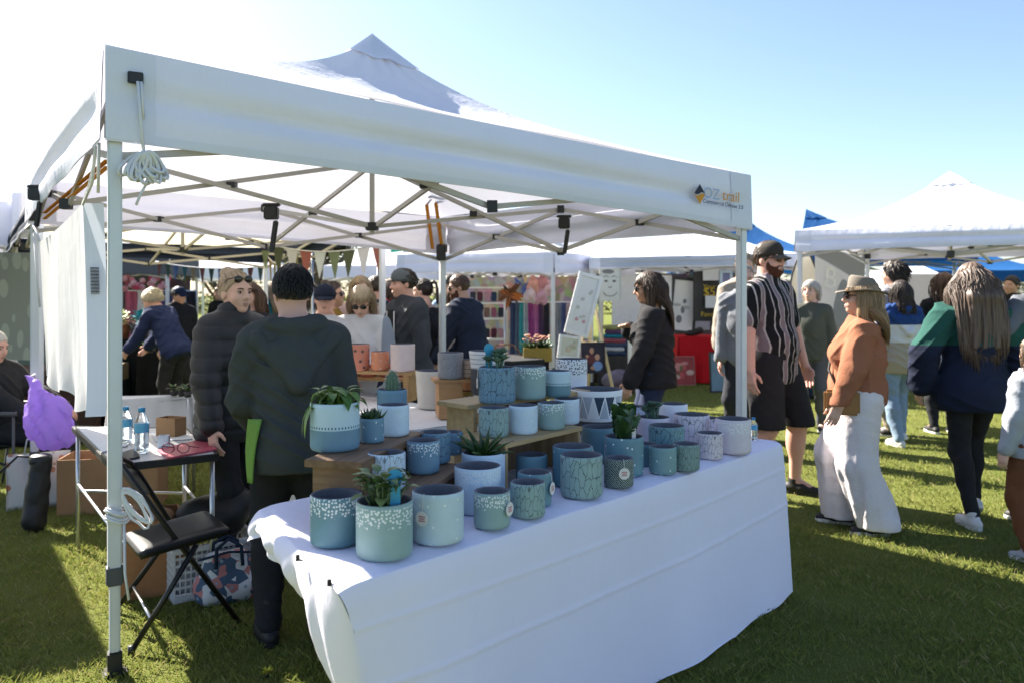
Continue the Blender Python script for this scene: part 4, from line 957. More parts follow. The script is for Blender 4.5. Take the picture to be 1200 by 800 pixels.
def swing_tag(root, r, h, a):
    d = Vector((math.cos(a), math.sin(a), 0)); sdv = Vector((-d.y, d.x, 0)); p = d * (r + .004); zt_ = h + .003; zc = h * .55
    b = MB(); n = 24; rr_ = .021; cen = p + Vector((0, 0, zc)) + d * .002
    for f_, off in ((0, 0),):
        vs = [cen + (sdv * math.cos(k / n * 6.283) + Vector((0, 0, 1)) * math.sin(k / n * 6.283)) * rr_ + d * o for o in (0, .0018) for k in range(n)]
        b.raw(vs, [tuple(reversed(range(n))), tuple(range(n, 2 * n))] + [(k, (k + 1) % n, n + (k + 1) % n, n + k) for k in range(n)], False)
    t_ = b.build('price_tag', M_TAG, root)
    b = MB()
    for i in range(3): b.box(cen + Vector((0, 0, .006 - i * .006)) + d * .0022, (.022 - .004 * (i == 1), .0006, .0035), Matrix.Rotation(a + math.pi / 2, 3, 'Z'))
    b.build('tag_print', M_TAGP, t_)
    MB().tube([d * (r - .008) + Vector((0, 0, h - .01)), d * (r - .002) + Vector((0, 0, zt_)), p + Vector((0, 0, h * .9)), cen + Vector((0, 0, rr_))], .0013, 5).build('tag_string', M_STR, t_)

def leaf(b, p, d, up, L, wd, bend=.4, fold=.25, n=5):
    d = Vector(d).normalized(); up = Vector(up); sd = d.cross(up).normalized(); up = sd.cross(d)
    vs = []
    for i in range(n + 1):
        t = i / n; a = -bend * t; c = Vector(p) + d * (L * t * math.cos(a * .6)) + up * (L * t * math.sin(a)); w_ = wd * math.sin(math.pi * min(1, .06 + t * .94) ** .8) + .0006
        vs += [c - sd * w_ + up * w_ * fold, c, c + sd * w_ + up * w_ * fold]
    fs = []
    for i in range(n): fs += [(3 * i, 3 * i + 1, 3 * i + 4, 3 * i + 3), (3 * i + 1, 3 * i + 2, 3 * i + 5, 3 * i + 4)]
    b.raw(vs, fs)
LEAF_G = island('leaf_green', (.07, .17, .025), (.24, .36, .07), .35, .5, .25); LEAF_D = island('leaf_dark', (.022, .06, .018), (.07, .14, .035), .35, .5, .15)
LEAF_B = island('leaf_bluegreen', (.09, .17, .13), (.20, .30, .20), .45, .4, .15); LEAF_S = island('leaf_stripe', (.05, .12, .04), (.24, .30, .11), .4, .45, .15)
M_STICK = mat('plant_label_blue', (.05, .33, .52), .5)
def stick(root, r, z, h):
    b = MB(); b.box((r * .3, -r * .45, z + .035), (.03, .0015, .09)); n = 20
    vs = [(r * .3 + .021 * math.cos(k / n * 6.283), -r * .45 + o, z + .092 + .021 * math.sin(k / n * 6.283)) for o in (-.001, .001) for k in range(n)]
    b.raw(vs, [tuple(range(n)), tuple(reversed(range(n, 2 * n)))] + [(k, (k + 1) % n, n + (k + 1) % n, n + k) for k in range(n)], False)
    b.build('plant_label', M_STICK, root)
def trailing(root, r, z, h):
    rr = random.Random(5); b = MB()
    for i in range(60):
        a = rr.uniform(0, 6.283); ro = r * rr.uniform(.0, .8); p = Vector((ro * math.cos(a), ro * math.sin(a), z + .01)); q = p + Vector((math.cos(a) * rr.uniform(-.01, .022), math.sin(a) * rr.uniform(-.01, .022), rr.uniform(.015, .062)))
        b.tube([p, (p + q) / 2 + Vector((0, 0, .01)), q], .0016, 4); d = Vector((math.cos(a + rr.uniform(-.8, .8)), math.sin(a + rr.uniform(-.8, .8)), rr.uniform(-.5, .35)))
        leaf(b, q, d, (0, 0, 1), rr.uniform(.035, .058), rr.uniform(.010, .0145), rr.uniform(.1, .7))
    for i in range(5):
        a = rr.uniform(2.2, 4.2); p = Vector((r * .8 * math.cos(a), r * .8 * math.sin(a), h)); d = Vector((math.cos(a), math.sin(a), -.6)); leaf(b, p, d, (0, 0, 1), .10, .012, .8)
    b.build('foliage', LEAF_G, root)
def leafy(root, r, z, h):
    rr = random.Random(8); b = MB()
    for i in range(64):
        a = rr.uniform(0, 6.283); ro = r * rr.uniform(0, .5); p = Vector((ro * math.cos(a), ro * math.sin(a), z)); q = p + Vector((math.cos(a) * rr.uniform(.0, .035), math.sin(a) * rr.uniform(0, .035), rr.uniform(.03, .095)))
        b.tube([p, q], .0018, 4); leaf(b, q, (math.cos(a), math.sin(a), rr.uniform(.1, 1.3)), (0, 0, 1), rr.uniform(.032, .05), rr.uniform(.012, .018), rr.uniform(.2, .7))
    b.build('foliage', LEAF_S, root); stick(root, r, z, h)
def aloe(root, r, z, h):
    rr = random.Random(3); b = MB()
    for i in range(22):
        a = i * 2.4; el = lerp(.5, 1.45, i / 22); p = Vector((.012 * math.cos(a), .012 * math.sin(a), z + .004)); L = rr.uniform(.09, .135); d = Vector((math.cos(a) * math.cos(el), math.sin(a) * math.cos(el), math.sin(el)))
        pts = [p + d * L * t + Vector((0, 0, -.02 * t * t)) + Vector((math.cos(a), math.sin(a), 0)) * .018 * t * t for t in (0, .25, .5, .75, 1)]; b.tube(pts, [.008, .0085, .007, .0045, .001], 6)
    b.build('foliage', LEAF_D, root)
def zamia(root, r, z, h):
    rr = random.Random(4); b = MB()
    for i in range(9):
        a = rr.uniform(0, 6.283); tp = Vector((math.cos(a) * rr.uniform(.02, .06), math.sin(a) * rr.uniform(.02, .06), z + rr.uniform(.07, .13))); p = Vector((math.cos(a) * .02, math.sin(a) * .02, z)); b.tube([p, tp], .004, 5)
        for k in range(7):
            q = p.lerp(tp, .2 + .8 * k / 6)
            for s in (1, -1): leaf(b, q, Vector((math.cos(a + s * 1.3), math.sin(a + s * 1.3), .8)), (math.cos(a), math.sin(a), .5), .045, .012, .3)
    b.build('foliage', LEAF_D, root); MB().box((r * .45, -r * .4, z + .03), (.016, .0015, .07)).build('plant_label', M_TAG, root)
def rosettes(root, r, z, h):
    rr = random.Random(6); b = MB()
    for i in range(9):
        a = rr.uniform(0, 6.283); ro = r * rr.uniform(0, .65); c_ = Vector((ro * math.cos(a), ro * math.sin(a), z + rr.uniform(.02, .085))); b.tube([(c_.x * .6, c_.y * .6, z), c_], .005, 5)
        for k in range(14):
            aa = k * 2.4; el = .1 + k * .085; leaf(b, c_, (math.cos(aa) * math.cos(el), math.sin(aa) * math.cos(el), math.sin(el)), (0, 0, 1), .036 - k * .0012, .013, -.35, .35, 4)
    b.build('foliage', LEAF_B, root)
def jade(root, r, z, h):
    rosettes(root, r, z, h); stick(root, -r, z, h)
def cactus(root, r, z, h):
    def fn(s, t):
        a = s * 6.283; rib = 1 + .07 * math.cos(a * 14); rad = .026 * rib * (math.sin(math.pi * min(1, .3 + t * .70)) ** .55 if t < 1 else .02); return (rad * math.cos(a), rad * math.sin(a), z + .09 * t)
    b = MB(); b.grid(fn, 56, 14); b.build('foliage', mat('cactus_flesh', (.11, .17, .10), .8), root)
    rr = random.Random(2); b = MB()
    for i in range(420):
        s, t = rr.randrange(14) / 14, rr.uniform(.02, .99); p = Vector(fn(s, t)); d = Vector((p.x, p.y, (t - .45) * .03)).normalized(); b.tube([p, p + d * .009 + Vector((0, 0, rr.uniform(-.003, .004)))], [.0006, .0003], 3)
    b.build('spines', mat('spines', (.55, .55, .48), .7), root)
def spiky(root, r, z, h):
    rr = random.Random(9); b = MB()
    for i in range(46):
        a = i * 2.4; el = lerp(.45, 1.5, i / 46); d = Vector((math.cos(a) * math.cos(el), math.sin(a) * math.cos(el), math.sin(el))); p = Vector((rr.uniform(-.5, .5) * r, rr.uniform(-.5, .5) * r, z)); b.tube([p, p + d * .025, p + d * .045], [.0045, .004, .0006], 5)
    b.build('foliage', LEAF_D, root)
def balls(root, r, z, h):
    rr = random.Random(11); b = MB(); b.ball((0, 0, z + r * .55), (r * .85, r * .85, r * .8), 20, 12)
    for i in range(500):
        u_ = rr.uniform(-.2, 1); a = rr.uniform(0, 6.283); c_ = math.sqrt(max(0, 1 - u_ * u_)); d = Vector((c_ * math.cos(a), c_ * math.sin(a), u_)); p = Vector((0, 0, z + r * .55)) + d * r * .83; b.tube([p, p + d * .007], [.0008, .0004], 3)
    b.build('foliage', mat('pale_cactus', (.32, .31, .28), .9), root)
PLANTS = dict(trailing=trailing, leafy=leafy, aloe=aloe, zamia=zamia, rosettes=rosettes, jade=jade, cactus=cactus, spiky=spiky, balls=balls)

# ---------------------------------------------------------------- the long pot table
TFL, TFR, TBL = Vector((-.43, 1.99, 0)), Vector((1.30, 3.92, 0)), Vector((-.845, 2.72, 0))
TBR = TFR + Vector((-.55, .50, 0)); TZ = .735
tb = empty('trestle_table', (.2, 3.0, 0), 0, 'long trestle table hidden under the white cloth of pots', 'table')
b = MB(); ctr_ = (TFL + TFR + TBL + TBR) / 4; sh_ = lambda p, k=.97: (ctr_.x + (p.x - ctr_.x) * k, ctr_.y + (p.y - ctr_.y) * k)
b.slab([sh_(p) for p in (TFL, TFR, TBR, TBL)], TZ - .045, TZ - .008); part(b.build('tabletop', mat('table_plastic', (.6, .6, .58), .5), None), tb)
for p in (TFL, TFR, TBR, TBL):
    x, y = sh_(p, .60); b = MB(); b.tube([(x, y, 0), (x, y, TZ - .05)], .014, 10); part(b.build('leg', M_DKGREY), tb)
M_LINEN = canvas('white_tablecloth', (.83, .79, .91), .05, .85, 5)
def table_cloth():
    b = MB(); nu, nv = 60, 16
    def topf(s, t):
        p = TFL.lerp(TFR, s).lerp(TBL.lerp(TBR, s), t); z = TZ + .004 + .0022 * math.sin(s * 23 + t * 9) * math.sin(t * 7 + s * 4)
        e = min(t, 1) ; z -= .012 * max(0, 1 - t / .035) ** 2
        if s < .03: z -= .010 * (1 - s / .03) ** 2
        return Vector((p.x, p.y, z))
    b.grid(topf, nu, nv)
    fd = (TFR - TFL).normalized(); fn_ = Vector((fd.y, -fd.x, 0))
    def front(s, t):          # t=0 table edge, 1 hem
        p = TFL.lerp(TFR, s); d = t * .705
        wv = .016 * math.sin(s * 9 + 1.2) + .010 * math.sin(s * 21 + .5) + .005 * math.sin(s * 43)
        off = .010 + .060 * t + wv * t ** 1.5
        for cz, k in ((.16, .0032), (.40, .0038)):          # pressed fold lines across the cloth
            off += k * math.exp(-((t - cz - .030 * math.sin(s * 3)) / .012) ** 2)
        for cs, k in ((.73, .0045), (.40, .003), (.16, .003)): off += k * math.exp(-((s - cs - .02 * t) / .006) ** 2) * min(1, t * 3)
        z = TZ - .008 - d + .010 * t * math.sin(s * 7 + .4)
        if s < .12:                                       # the near corner is pulled in
            k = (1 - s / .12); off -= .12 * k * t ** 1.2; p = p + fd * (.24 * k * t ** .9 * (1 - .3 * t))
        return topf(s, 0).lerp(Vector((p.x, p.y, max(.026, z))) + fn_ * off, min(1, t * 14))
    b.grid(front, 120, 110, flip=False)
    ed = (TBR - TFR).normalized(); en = Vector((-ed.y, ed.x, 0)) * -1
    if en.dot(TFR - TFL) < 0: en = -en
    def right(s, t):
        p = TFR.lerp(TBR, s); f0 = front(1, t); base = Vector((f0.x, f0.y, f0.z)) if s < .001 else None
        if base: return base
        off = (.012 + .05 * t + .02 * math.sin(s * 13) * t); q = Vector((p.x, p.y, max(.026, TZ - .008 - t * .70))) + en * off
        k = min(1, s / .12); q = f0.lerp(q, k) if s < .12 else q
        return topf(1, s).lerp(q, min(1, t * 10))
    b.grid(right, 30, 20)
    ld = (TBL - TFL).normalized(); ln_ = Vector((-ld.y, ld.x, 0))
    if ln_.dot(TFR - TFL) > 0: ln_ = -ln_
    def left(s, t):           # the end drop is gathered up: long at the near corner, short towards the back
        p = TFL.lerp(TBL, s); pleat = (.020 * math.sin(s * 24 + 3 * t) + .010 * math.sin(s * 53 + 1)) * t * min(1, s * 5)
        drop = (.09 + .63 * max(0, 1 - s / .62) ** 1.5 + .03 * math.sin(s * 13) * min(1, s * 5)) * t
        q = Vector((p.x, p.y, max(.012, TZ - .006 - drop))) + ln_ * (.008 + .030 * math.sin(min(1, t * 1.2) * 2.6) - .10 * t * max(0, 1 - s / .62) + pleat) + fd * (.10 * t * t * (1 - s))
        f0 = front(0, t); q = f0.lerp(q, min(1, s / .14)) if s < .14 else q
        return topf(0, s).lerp(q, min(1, t * 8))
    b.grid(left, 70, 40)
    o = b.build('tablecloth', M_LINEN, None)
    return tag(o, 'long white cloth covering the front table of blue pots', 'tablecloth')
table_cloth()
for i, (px, py) in enumerate(((349, 652), (386, 681))):
    p = at(px, py, 2.2 if i == 0 else 2.03); b = MB(); b.box(p, (.010, .008, .012)); b.box(p + Vector((.005, -.003, -.008)), (.020, .004, .004)); b.tube([p + Vector((-.006, -.004, .006)), p + Vector((.004, -.008, .0)), p + Vector((.012, -.004, -.008))], .0015, 6)
    tag(b.build('tablecloth_clip', M_BLK, None, bevel=.002), ['small dark clip holding the bunched cloth, farther from the table corner', 'small dark clip holding the bunched cloth right at the near table corner'][i], 'clip', 'clips on the tablecloth')

# wooden stands on the table
W_BROWN = wood('brown_timber', (.26, .145, .075), (.13, .068, .034), 1); W_PINE = wood('pine_board', (.52, .37, .19), (.40, .26, .12), 0)
def plank_frame(o, a, b_, wd):
    a, b_ = Vector((*a, 0)), Vector((*b_, 0)); o.location = a; o.rotation_euler.z = math.atan2((b_ - a).y, (b_ - a).x) - math.pi / 2
# stepped brown stand: local +Y runs away along its length
A0 = Vector((-.52, 2.395, TZ + .005)); s_ang = math.atan2(.503, .117) - math.pi / 2
st = empty('stepped_stand', A0, s_ang, 'brown timber two step stand at the near left end of the cloth', 'stand')
b = MB().box((0, .255, .212), (.185, .55, .022)); b.build('upper_step', W_BROWN, st, bevel=.002)
b = MB().box((0, .012, .10), (.155, .018, .20)).box((0, .50, .10), (.155, .018, .20)).box((.072, .255, .10), (.016, .47, .20)); b.build('riser', wood('brown_timber_side', (.30, .17, .09), (.17, .09, .045), 0), st, bevel=.002)
b = MB().box((.165, .255, .105), (.150, .56, .018)); b.build('lower_step', W_BROWN, st, bevel=.002)
b = MB().box((.165, .02, .048), (.14, .016, .096)).box((.165, .49, .048), (.14, .016, .096)); b.build('support', W_BROWN, st, bevel=.002)
Z1, Z2 = TZ + .005 + .223, TZ + .005 + .114
# open pine riser in the middle of the table
a_ = Vector((*gp(594, 519, .92), TZ + .005)); e_ = Vector((*gp(681, 499, .92), TZ + .005)); dv = e_ - a_; Lr = dv.length
pr = empty('open_riser', a_, math.atan2(dv.y, dv.x), 'pale pine riser box with open front holding the middle pots', 'stand')
b = MB().box((Lr / 2, .13, .170), (Lr + .02, .26, .016)); b.build('top_board', W_PINE, pr, bevel=.0015)
for x in (.006, Lr - .006): MB().box((x, .13, .081), (.016, .25, .162)).build('side_board', wood('pine_upright', (.50, .35, .18), (.36, .23, .11), 2), pr, bevel=.0015)
MB().box((Lr * .30, .242, .081), (Lr * .52, .012, .160)).build('back_board', mat('white_board', (.62, .58, .57), .6), pr)
MB().box((Lr * .77, .235, .081), (Lr * .40, .012, .160)).build('back_board', wood('pine_panel', (.36, .24, .14), (.22, .14, .08), 2), pr)
ZR = TZ + .005 + .178
# higher shelf behind it
a_ = Vector((*gp(546, 476, 1.015), TZ + .005)); e_ = Vector((*gp(690, 458, 1.015), TZ + .005)); dv = e_ - a_; Lh = dv.length
hr_ = empty('high_shelf', a_, math.atan2(dv.y, dv.x), 'taller pine shelf behind the open riser, pots along its top', 'stand')
MB().box((Lh / 2, .085, .272), (Lh, .19, .018)).build('top_board', W_PINE, hr_, bevel=.0015)
for x in (.05, Lh - .05): MB().box((x, .085, .131), (.018, .17, .262)).build('side_board', W_PINE, hr_, bevel=.0015)
ZH = TZ + .005 + .281
T0 = TZ + .006
DL = .147; DSm = .109; fr = R(-90)
pot('teal pot with white dotted rim at the near left end of the table', 393.5, 644, 59, T0, 'dots', TEAL)
pot('sage pot with dotted rim holding a leafy plant and blue label', 450.5, 660, 66, T0, 'dots', SAGE, plant='leafy', rot=.3)
pot('pale grey blue pot with faint white stars and a hanging tag, nearest row', 513.3, 641, 60.5, T0, 'stars', PALE, tag_=R(-118))
pot('small sage pot with dotted rim and hanging tag in the nearest row', 576.5, 622, 43, T0, 'dotss', SAGE, tag_=R(-30))
pot('small sage pot with dark puzzle lines, right of the small dotted one', 618.5, 609, 41, T0, 'lines', SAGE)
pot('sky blue pot with a wide band of white dots behind the pale starred pot', 560, 605, 54.5, T0, 'dots', ICE)
pot('light blue pot holding a spiky aloe', 566.5, None, 51, T0, 'plain', ICE, dd=.155, plant='aloe')
pot('tiny pot with a round fuzzy cactus on the cloth beside the lower step', 522, 576, 24, T0, 'plain', TEAL, plant='balls', asp=.62)
pot('light blue pot with dark line drawing, on the lower step at its near end', 453, 577, 44, Z2, 'lines', ICE)
pot('dark blue pot with dotted rim on the lower step', 495.5, 557, 39, Z2, 'dotss', BLUE_P)
pot('dark blue lined pot on the lower step behind the dotted one', 509.5, 545, 37, Z2, 'lines', BLUE_P)
pot('small plain blue pot at the far end of the lower step', 529, 534, 27, Z2, 'stars', BLUE_P)
pot('large half white half blue pot with a trailing green plant', 392.5, 531, 57, Z1, 'half', BLUE_P, plant='trailing', rot=0)
pot('blue pot with a white round mark and a tiny spiky succulent', 435.5, 520, 29.5, Z1, 'stars', BLUE_P, plant='spiky')
pot('pale blue pot at the far end of the upper step', 461, 512.5, 37, Z1, 'stars', ICE)
pot('blue pot holding a tall woolly cactus', 459.5, None, 35, Z1, 'plain', BLUE_P, dd=.118, plant='cactus')
pot('small sage lined pot at the left of the open riser', 578.5, 513.7, 35, ZR, 'lines', SAGE)
pot('small pale blue starred pot on the open riser', 613, 510, 34, ZR, 'stars', ICE)
pot('small sage pot with dotted rim on the open riser', 646, 504.6, 32, ZR, 'dotss', SAGE)
pot('small pale blue pot with faint dotted rim, right end of the open riser', 664, 498, 30, ZR, 'dotss', ICE, tag_=None)
pot('blue lined pot with a jade succulent on the high shelf', 582.5, 474, 43, ZH, 'line', BLUE_P, plant='jade', tag_=R(-170), rot=.4)
pot('large sage pot with dotted rim on the high shelf', 620, 469, 39, ZH, 'dots', SAGE)
pot('half white half teal pot with dotted line on the high shelf', 653.5, 466, 31, ZH, 'halfs', TEAL)
pot('white pot with black speckled rim behind the high shelf', 669.5, None, 37, T0 + .261, 'spots', WHT, Y=3.83, hgt=.145)
MB().box((0, 0, .13), (.13, .13, .26)).build('wooden_block', W_PINE, None, bevel=.003); o = COL.objects[-1]; o.location = ((669.5 - 600) / F * 3.83, 3.83, T0); tag(o, 'tall pine block under the white speckled pot', 'block')
# big patterned planter on the table behind
pot('big white planter with triangles in grey and navy round its rim', 699, None, 61, T0, 'triangles', (.66, .66, .70), dd=.235, hgt=.285, taper=.80, rot=.9)
pot('teal pot with one white star and a tag string, left of the big sage pot', 671, None, 47, T0, 'stars', TEAL, dd=.150, tag_=R(-20))
pot('big sage pot covered in dark puzzle lines at the table front', 681.3, 586, 49.5, T0, 'line', SAGE)
pot('dark green pot with pale mesh pattern and round white tag', 725, 573, 34.5, T0, 'mesh', (.016, .028, .034), tag_=R(-78))
pot('large teal starred pot holding a dark upright leafy plant', 731, 560, 46, T0, 'stars', TEAL, plant='zamia', rot=0)
pot('plain teal pot behind the mesh patterned one', 702, None, 42, T0, 'plain', TEAL, dd=.153)
pot('small teal pot with white stars, right of the plant', 776.7, 556.8, 32, T0, 'stars', (.18, .31, .34))
pot('small sage pot with a fine crackle of lines', 804, 553, 31.5, T0, 'lines', (.20, .30, .30))
pot('larger teal lined pot behind the small starred one', 781, None, 41.5, T0, 'line', (.16, .29, .33), dd=.1525)
pot('small teal pot half hidden behind the large starred pot', 757, 547, 26, T0, 'plain', TEAL)
pot('small lilac pot with dark lines near the right table end', 831.6, 539, 30.5, T0, 'lines', LILAC)
pot('large lilac pot with a pale dotted rim at the right table end', 859.3, 533, 40.5, T0, 'dots', LILAC)
pot('large lilac pot with dark puzzle lines', 810.5, None, 41, T0, 'line', LILAC, dd=.162)
pot('small lilac pot behind the two lilac pots at the right end', 833, None, 26, T0, 'lines', LILAC, dd=DSm)
pot('lilac pot with blue green succulent rosettes', 766, None, 38, T0, 'plain', LILAC, dd=.15, plant='rosettes')
pot('white pot behind the succulents', 789, None, 33, T0, 'plain', WHT, dd=.137, hgt=.18)
pot('pale grey blue pot behind the dark leafy plant', 742, None, 29, T0, 'plain', (.45, .48, .58), dd=.12, hgt=.17)
pot('small teal pot at the back of the three behind the puzzle lined one', 623, None, 37, T0, 'plain', TEAL, dd=.118)
pot('small teal starred pot with a hanging tag, between two small ones', 626.5, 596, 40, T0, 'stars', TEAL, tag_=R(-25))
# small drink bottle at the table end
wb = at(883, 505, 3.75); wb.z = T0
# ---------------------------------------------------------------- second table with warm coloured pots
t2 = [Vector((*p, 0)) for p in ((-.10, 4.60), (-1.15, 6.06), (-1.78, 5.60), (-.72, 4.16))]; c2_ = sum(t2, Vector()) / 4
tb2 = empty('trestle_table', (c2_.x, c2_.y, 0), 0, 'trestle table under wrinkled white cloth, carrying the peach pots', 'table')
b = MB(); b.slab([((p.x - c2_.x) * .97, (p.y - c2_.y) * .97) for p in t2], TZ - .05, TZ - .01); b.build('tabletop', MATS['table_plastic'], tb2)
for p in t2:
    b = MB(); b.tube([((p.x - c2_.x) * .86, (p.y - c2_.y) * .86, 0), ((p.x - c2_.x) * .86, (p.y - c2_.y) * .86, TZ - .05)], .014, 8); b.build('leg', M_DKGREY, tb2)
b = MB(); b.grid(lambda s, t: (lambda p: Vector((p.x, p.y, TZ + .003 * math.sin(s * 14 + t * 9) * math.sin(t * 11))))(t2[0].lerp(t2[1], s).lerp(t2[3].lerp(t2[2], s), t)), 40, 20)
for i in range(4):
    p0, p1 = t2[i], t2[(i + 1) % 4]; d_ = (p1 - p0).normalized(); n_ = Vector((d_.y, -d_.x, 0))
    if n_.dot(c2_ - p0) > 0: n_ = -n_
    def sk_(s, t, p0=p0, p1=p1, n_=n_, i=i):
        p = p0.lerp(p1, s); wv = (.022 * math.sin(s * 27 + i) + .014 * math.sin(s * 61 + 2 * i) + .008 * math.sin(s * 17 + t * 12)) * math.sin(math.pi * min(1, max(0, s))) ** .4
        return Vector((p.x, p.y, TZ - t * .70)) + n_ * (.006 + .05 * t + wv * t ** .8)
    b.grid(sk_, 70, 20)
tag(b.build('tablecloth', canvas('crumpled_cloth', (.78, .77, .76), .05, .9, 16)), 'crumpled white cloth over the table behind the blue pots', 'tablecloth')
W_HONEY = wood('honey_timber', (.48, .30, .13), (.34, .19, .075), 0)
def trestle_shelf(label, a, e, top, dep, name='wooden_shelf'):
    a, e = Vector((*a, TZ + .004)), Vector((*e, TZ + .004)); d_ = e - a; L = d_.length
    o = empty(name, a, math.atan2(d_.y, d_.x), label, 'shelf')
    MB().box((L / 2, dep / 2, top - .011), (L, dep, .022)).build('board', W_HONEY, o, bevel=.002)
    for x in (.05, L - .05): MB().box((x, dep / 2, (top - .022) / 2), (.042, dep * .8, top - .022)).build('leg', W_HONEY, o, bevel=.002)
    return top + TZ + .004
zA = trestle_shelf('honey timber bench with three peach and pink pots on it', (-1.22, 5.50), (-.66, 5.34), .20, .17)
zB = trestle_shelf('lower honey timber bench behind, red pots on and under it', (-1.30, 5.78), (-.62, 5.56), .13, .17)
G2 = 'warm coloured pots on the second table'
pot('peach pot with dark triangle marks on the timber bench', 419, None, 28, zA, 'hearts', (.60, .22, .14), Y=5.50, group=G2, hgt=.175)
pot('smaller plain peach pot on the timber bench', 445.5, None, 21, zA, 'stars', (.62, .24, .13), Y=5.47, group=G2, hgt=.128)
pot('pale pink pot at the right end of the timber bench', 472, None, 28.5, zA, 'plain', (.66, .54, .52), Y=5.42, group=G2, hgt=.18)
for i, (px, lab) in enumerate(((432, 'dull red pot leftmost under the peach pots'), (454, 'dull red pot in the middle under the peach pots'), (475, 'dull red pot rightmost under the peach pots'))):
    pot(lab, px, None, 19, zB, 'plain', (.33, .085, .06), Y=5.76, group=G2, hgt=.09)
pot('wide cream planter with two grooves beside the pine box', 507, None, 40, TZ + .004, 'plain', (.66, .62, .56), Y=5.10, group=G2, hgt=.235, taper=.86)
cb = at(526, 475, 4.72); cb.z = TZ + .004
bx = MB().box((0, 0, .105), (.135, .20, .205)); o = bx.build('pine_box', wood('orange_pine', (.56, .31, .13), (.44, .22, .085), 0), None, bevel=.003); o.location = cb; o.rotation_euler.z = .2
tag(o, 'upright orange pine box under the grey concrete pot', 'box')
MB().box((.075, 0, .217), (.34, .21, .018)).build('lid_board', wood('orange_pine', (.5, .3, .1), (.4, .2, .1)), o, bevel=.002)
pot('speckled grey concrete pot on the orange pine box', 528, None, 30, TZ + .004 + .227, 'speck', (.30, .30, .32), Y=4.68, group=G2, hgt=.15)
pot('small beige pot beside the grey concrete one', 551, None, 19, TZ + .004 + .227, 'ribs', (.42, .31, .24), Y=4.70, group=G2, hgt=.11)
pot('mustard pot with white dotted rim at the foot of the pine box', 549, 484, 25, TZ + .004, 'dotss', (.23, .16, .03), group=G2, asp=1.0)
pot('terracotta pot stacked on the mustard pot', 550, None, 24, TZ + .135, 'plain', (.42, .20, .10), Y=4.93, group=G2, hgt=.085)
pot('wide white bowl planter with fine grooves behind the jade plant', 571, None, 43, TZ + .05, 'ribs', (.72, .72, .74), Y=4.55, group=G2, hgt=.35, taper=.62)
MB().box((0, 0, .023), (.16, .16, .046)).build('wooden_block', W_HONEY, None, bevel=.003); o = COL.objects[-1]; o.location = ((571 - 600) / F * 4.55, 4.55, TZ + .004); tag(o, 'low timber block under the grooved bowl planter', 'block')
# ---------------------------------------------------------------- people near the stall
K = lambda n, r, g_, b_: cloth(n, rgb(r, g_, b_))
BLACK_C = cloth('black_cloth', (.024, .024, .027)); CHAR = cloth('charcoal_hoodie', (.060, .065, .062)); NAVY = cloth('navy_cloth', (.022, .028, .05)); BLKDEN = cloth('black_denim', (.024, .024, .028))
S_BLK = mat('shoe_black', (.014, .014, .015), .6, bump=.2); S_WHT = mat('shoe_white', (.62, .61, .60), .55, bump=.1); SOLE_W = mat('sole_white', (.66, .64, .60), .6); SOLE_B = mat('sole_black', (.02, .02, .02), .7)
DENIM = cloth('denim_dark', (.028, .040, .085)); DENIM_L = cloth('denim_light', (.22, .30, .40)); GREYC = cloth('grey_cloth', (.10, .105, .12)); WHITE_C = cloth('white_cloth', (.66, .66, .68), .06)
def hoodie_extra(root, k):
    # lime lining at the left side seam and drawcord ends
    B = k['B']; b = MB(); pts = [B(-.185, -.06, .20), B(-.200, -.02, .05), B(-.205, -.04, -.10)]
    b.grid(lambda s, t: tuple(B(-.205 + .055 * s * (1 - .7 * t) - .01 * math.sin(3 * t), -.075 - .045 * s, .12 - .28 * t)), 4, 10); b.build('lime_side_panel', cloth('lime_cloth', (.20, .34, .07)), root, solid=.006)
person('person seen from behind in charcoal hoodie and black trousers, dark hair', (-.915, 3.40), 22, 1.575, 1.02, 'pink', 'm', lean=3, arms={'r': (.17, .27, 1.04, (.5, -.8, -.5)), 'l': (-.16, .27, 1.0, (-.5, -.8, -.5))}, legs={'r': (.11, -.04, 0), 'l': (-.11, .02, 0)},
       head=(10, -4), top=('hoodie', CHAR, dict(hem=-.13)), bottom=('pants', BLKDEN), shoes=(S_BLK, SOLE_B, .10), hair=('undercut', (.006, .005, .005), (.020, .016, .015)), vox=.007, extra=hoodie_extra)
def scarf_zip(root, k):
    B = k['B']; MB().tube([B(0, .150, .50), B(0, .165, .35), B(0, .16, .1)], .003, 5).build('zip', M_DKGREY, root)
person('woman in black puffer jacket with sunglasses pushed up on blonde hair', (-1.475, 4.26), -122, 1.575, 1.06, 'fair', 'f', lean=3, arms={'r': (.26, .16, .86, (1, -.5, 0)), 'l': (-.24, .18, .90, (-1, -.5, 0))},
       legs={'r': (.09, .05, 0), 'l': (-.09, -.05, 0)}, head=(-4, -3), top=('puffer', mat('puffer_nylon', (.020, .020, .023), .55, var=.2, bump=.35, bscale=60)), bottom=('leggings', BLACK_C), shoes=(S_BLK, SOLE_W),
       hair=('bun', (.28, .19, .11), (.58, .43, .28)), shades='up', vox=.007, extra=scarf_zip, bust=.6)
STRIPE = bands('striped_shirt', 0, [(.008, (.55, .52, .50)), (.052, (.012, .012, .014)), (.059, (.55, .52, .50)), (.092, (.25, .20, .215)), (.098, (.55, .52, .50)), (.14, (.012, .012, .014))], repeat=.132)
def bag_black(root, k): pass
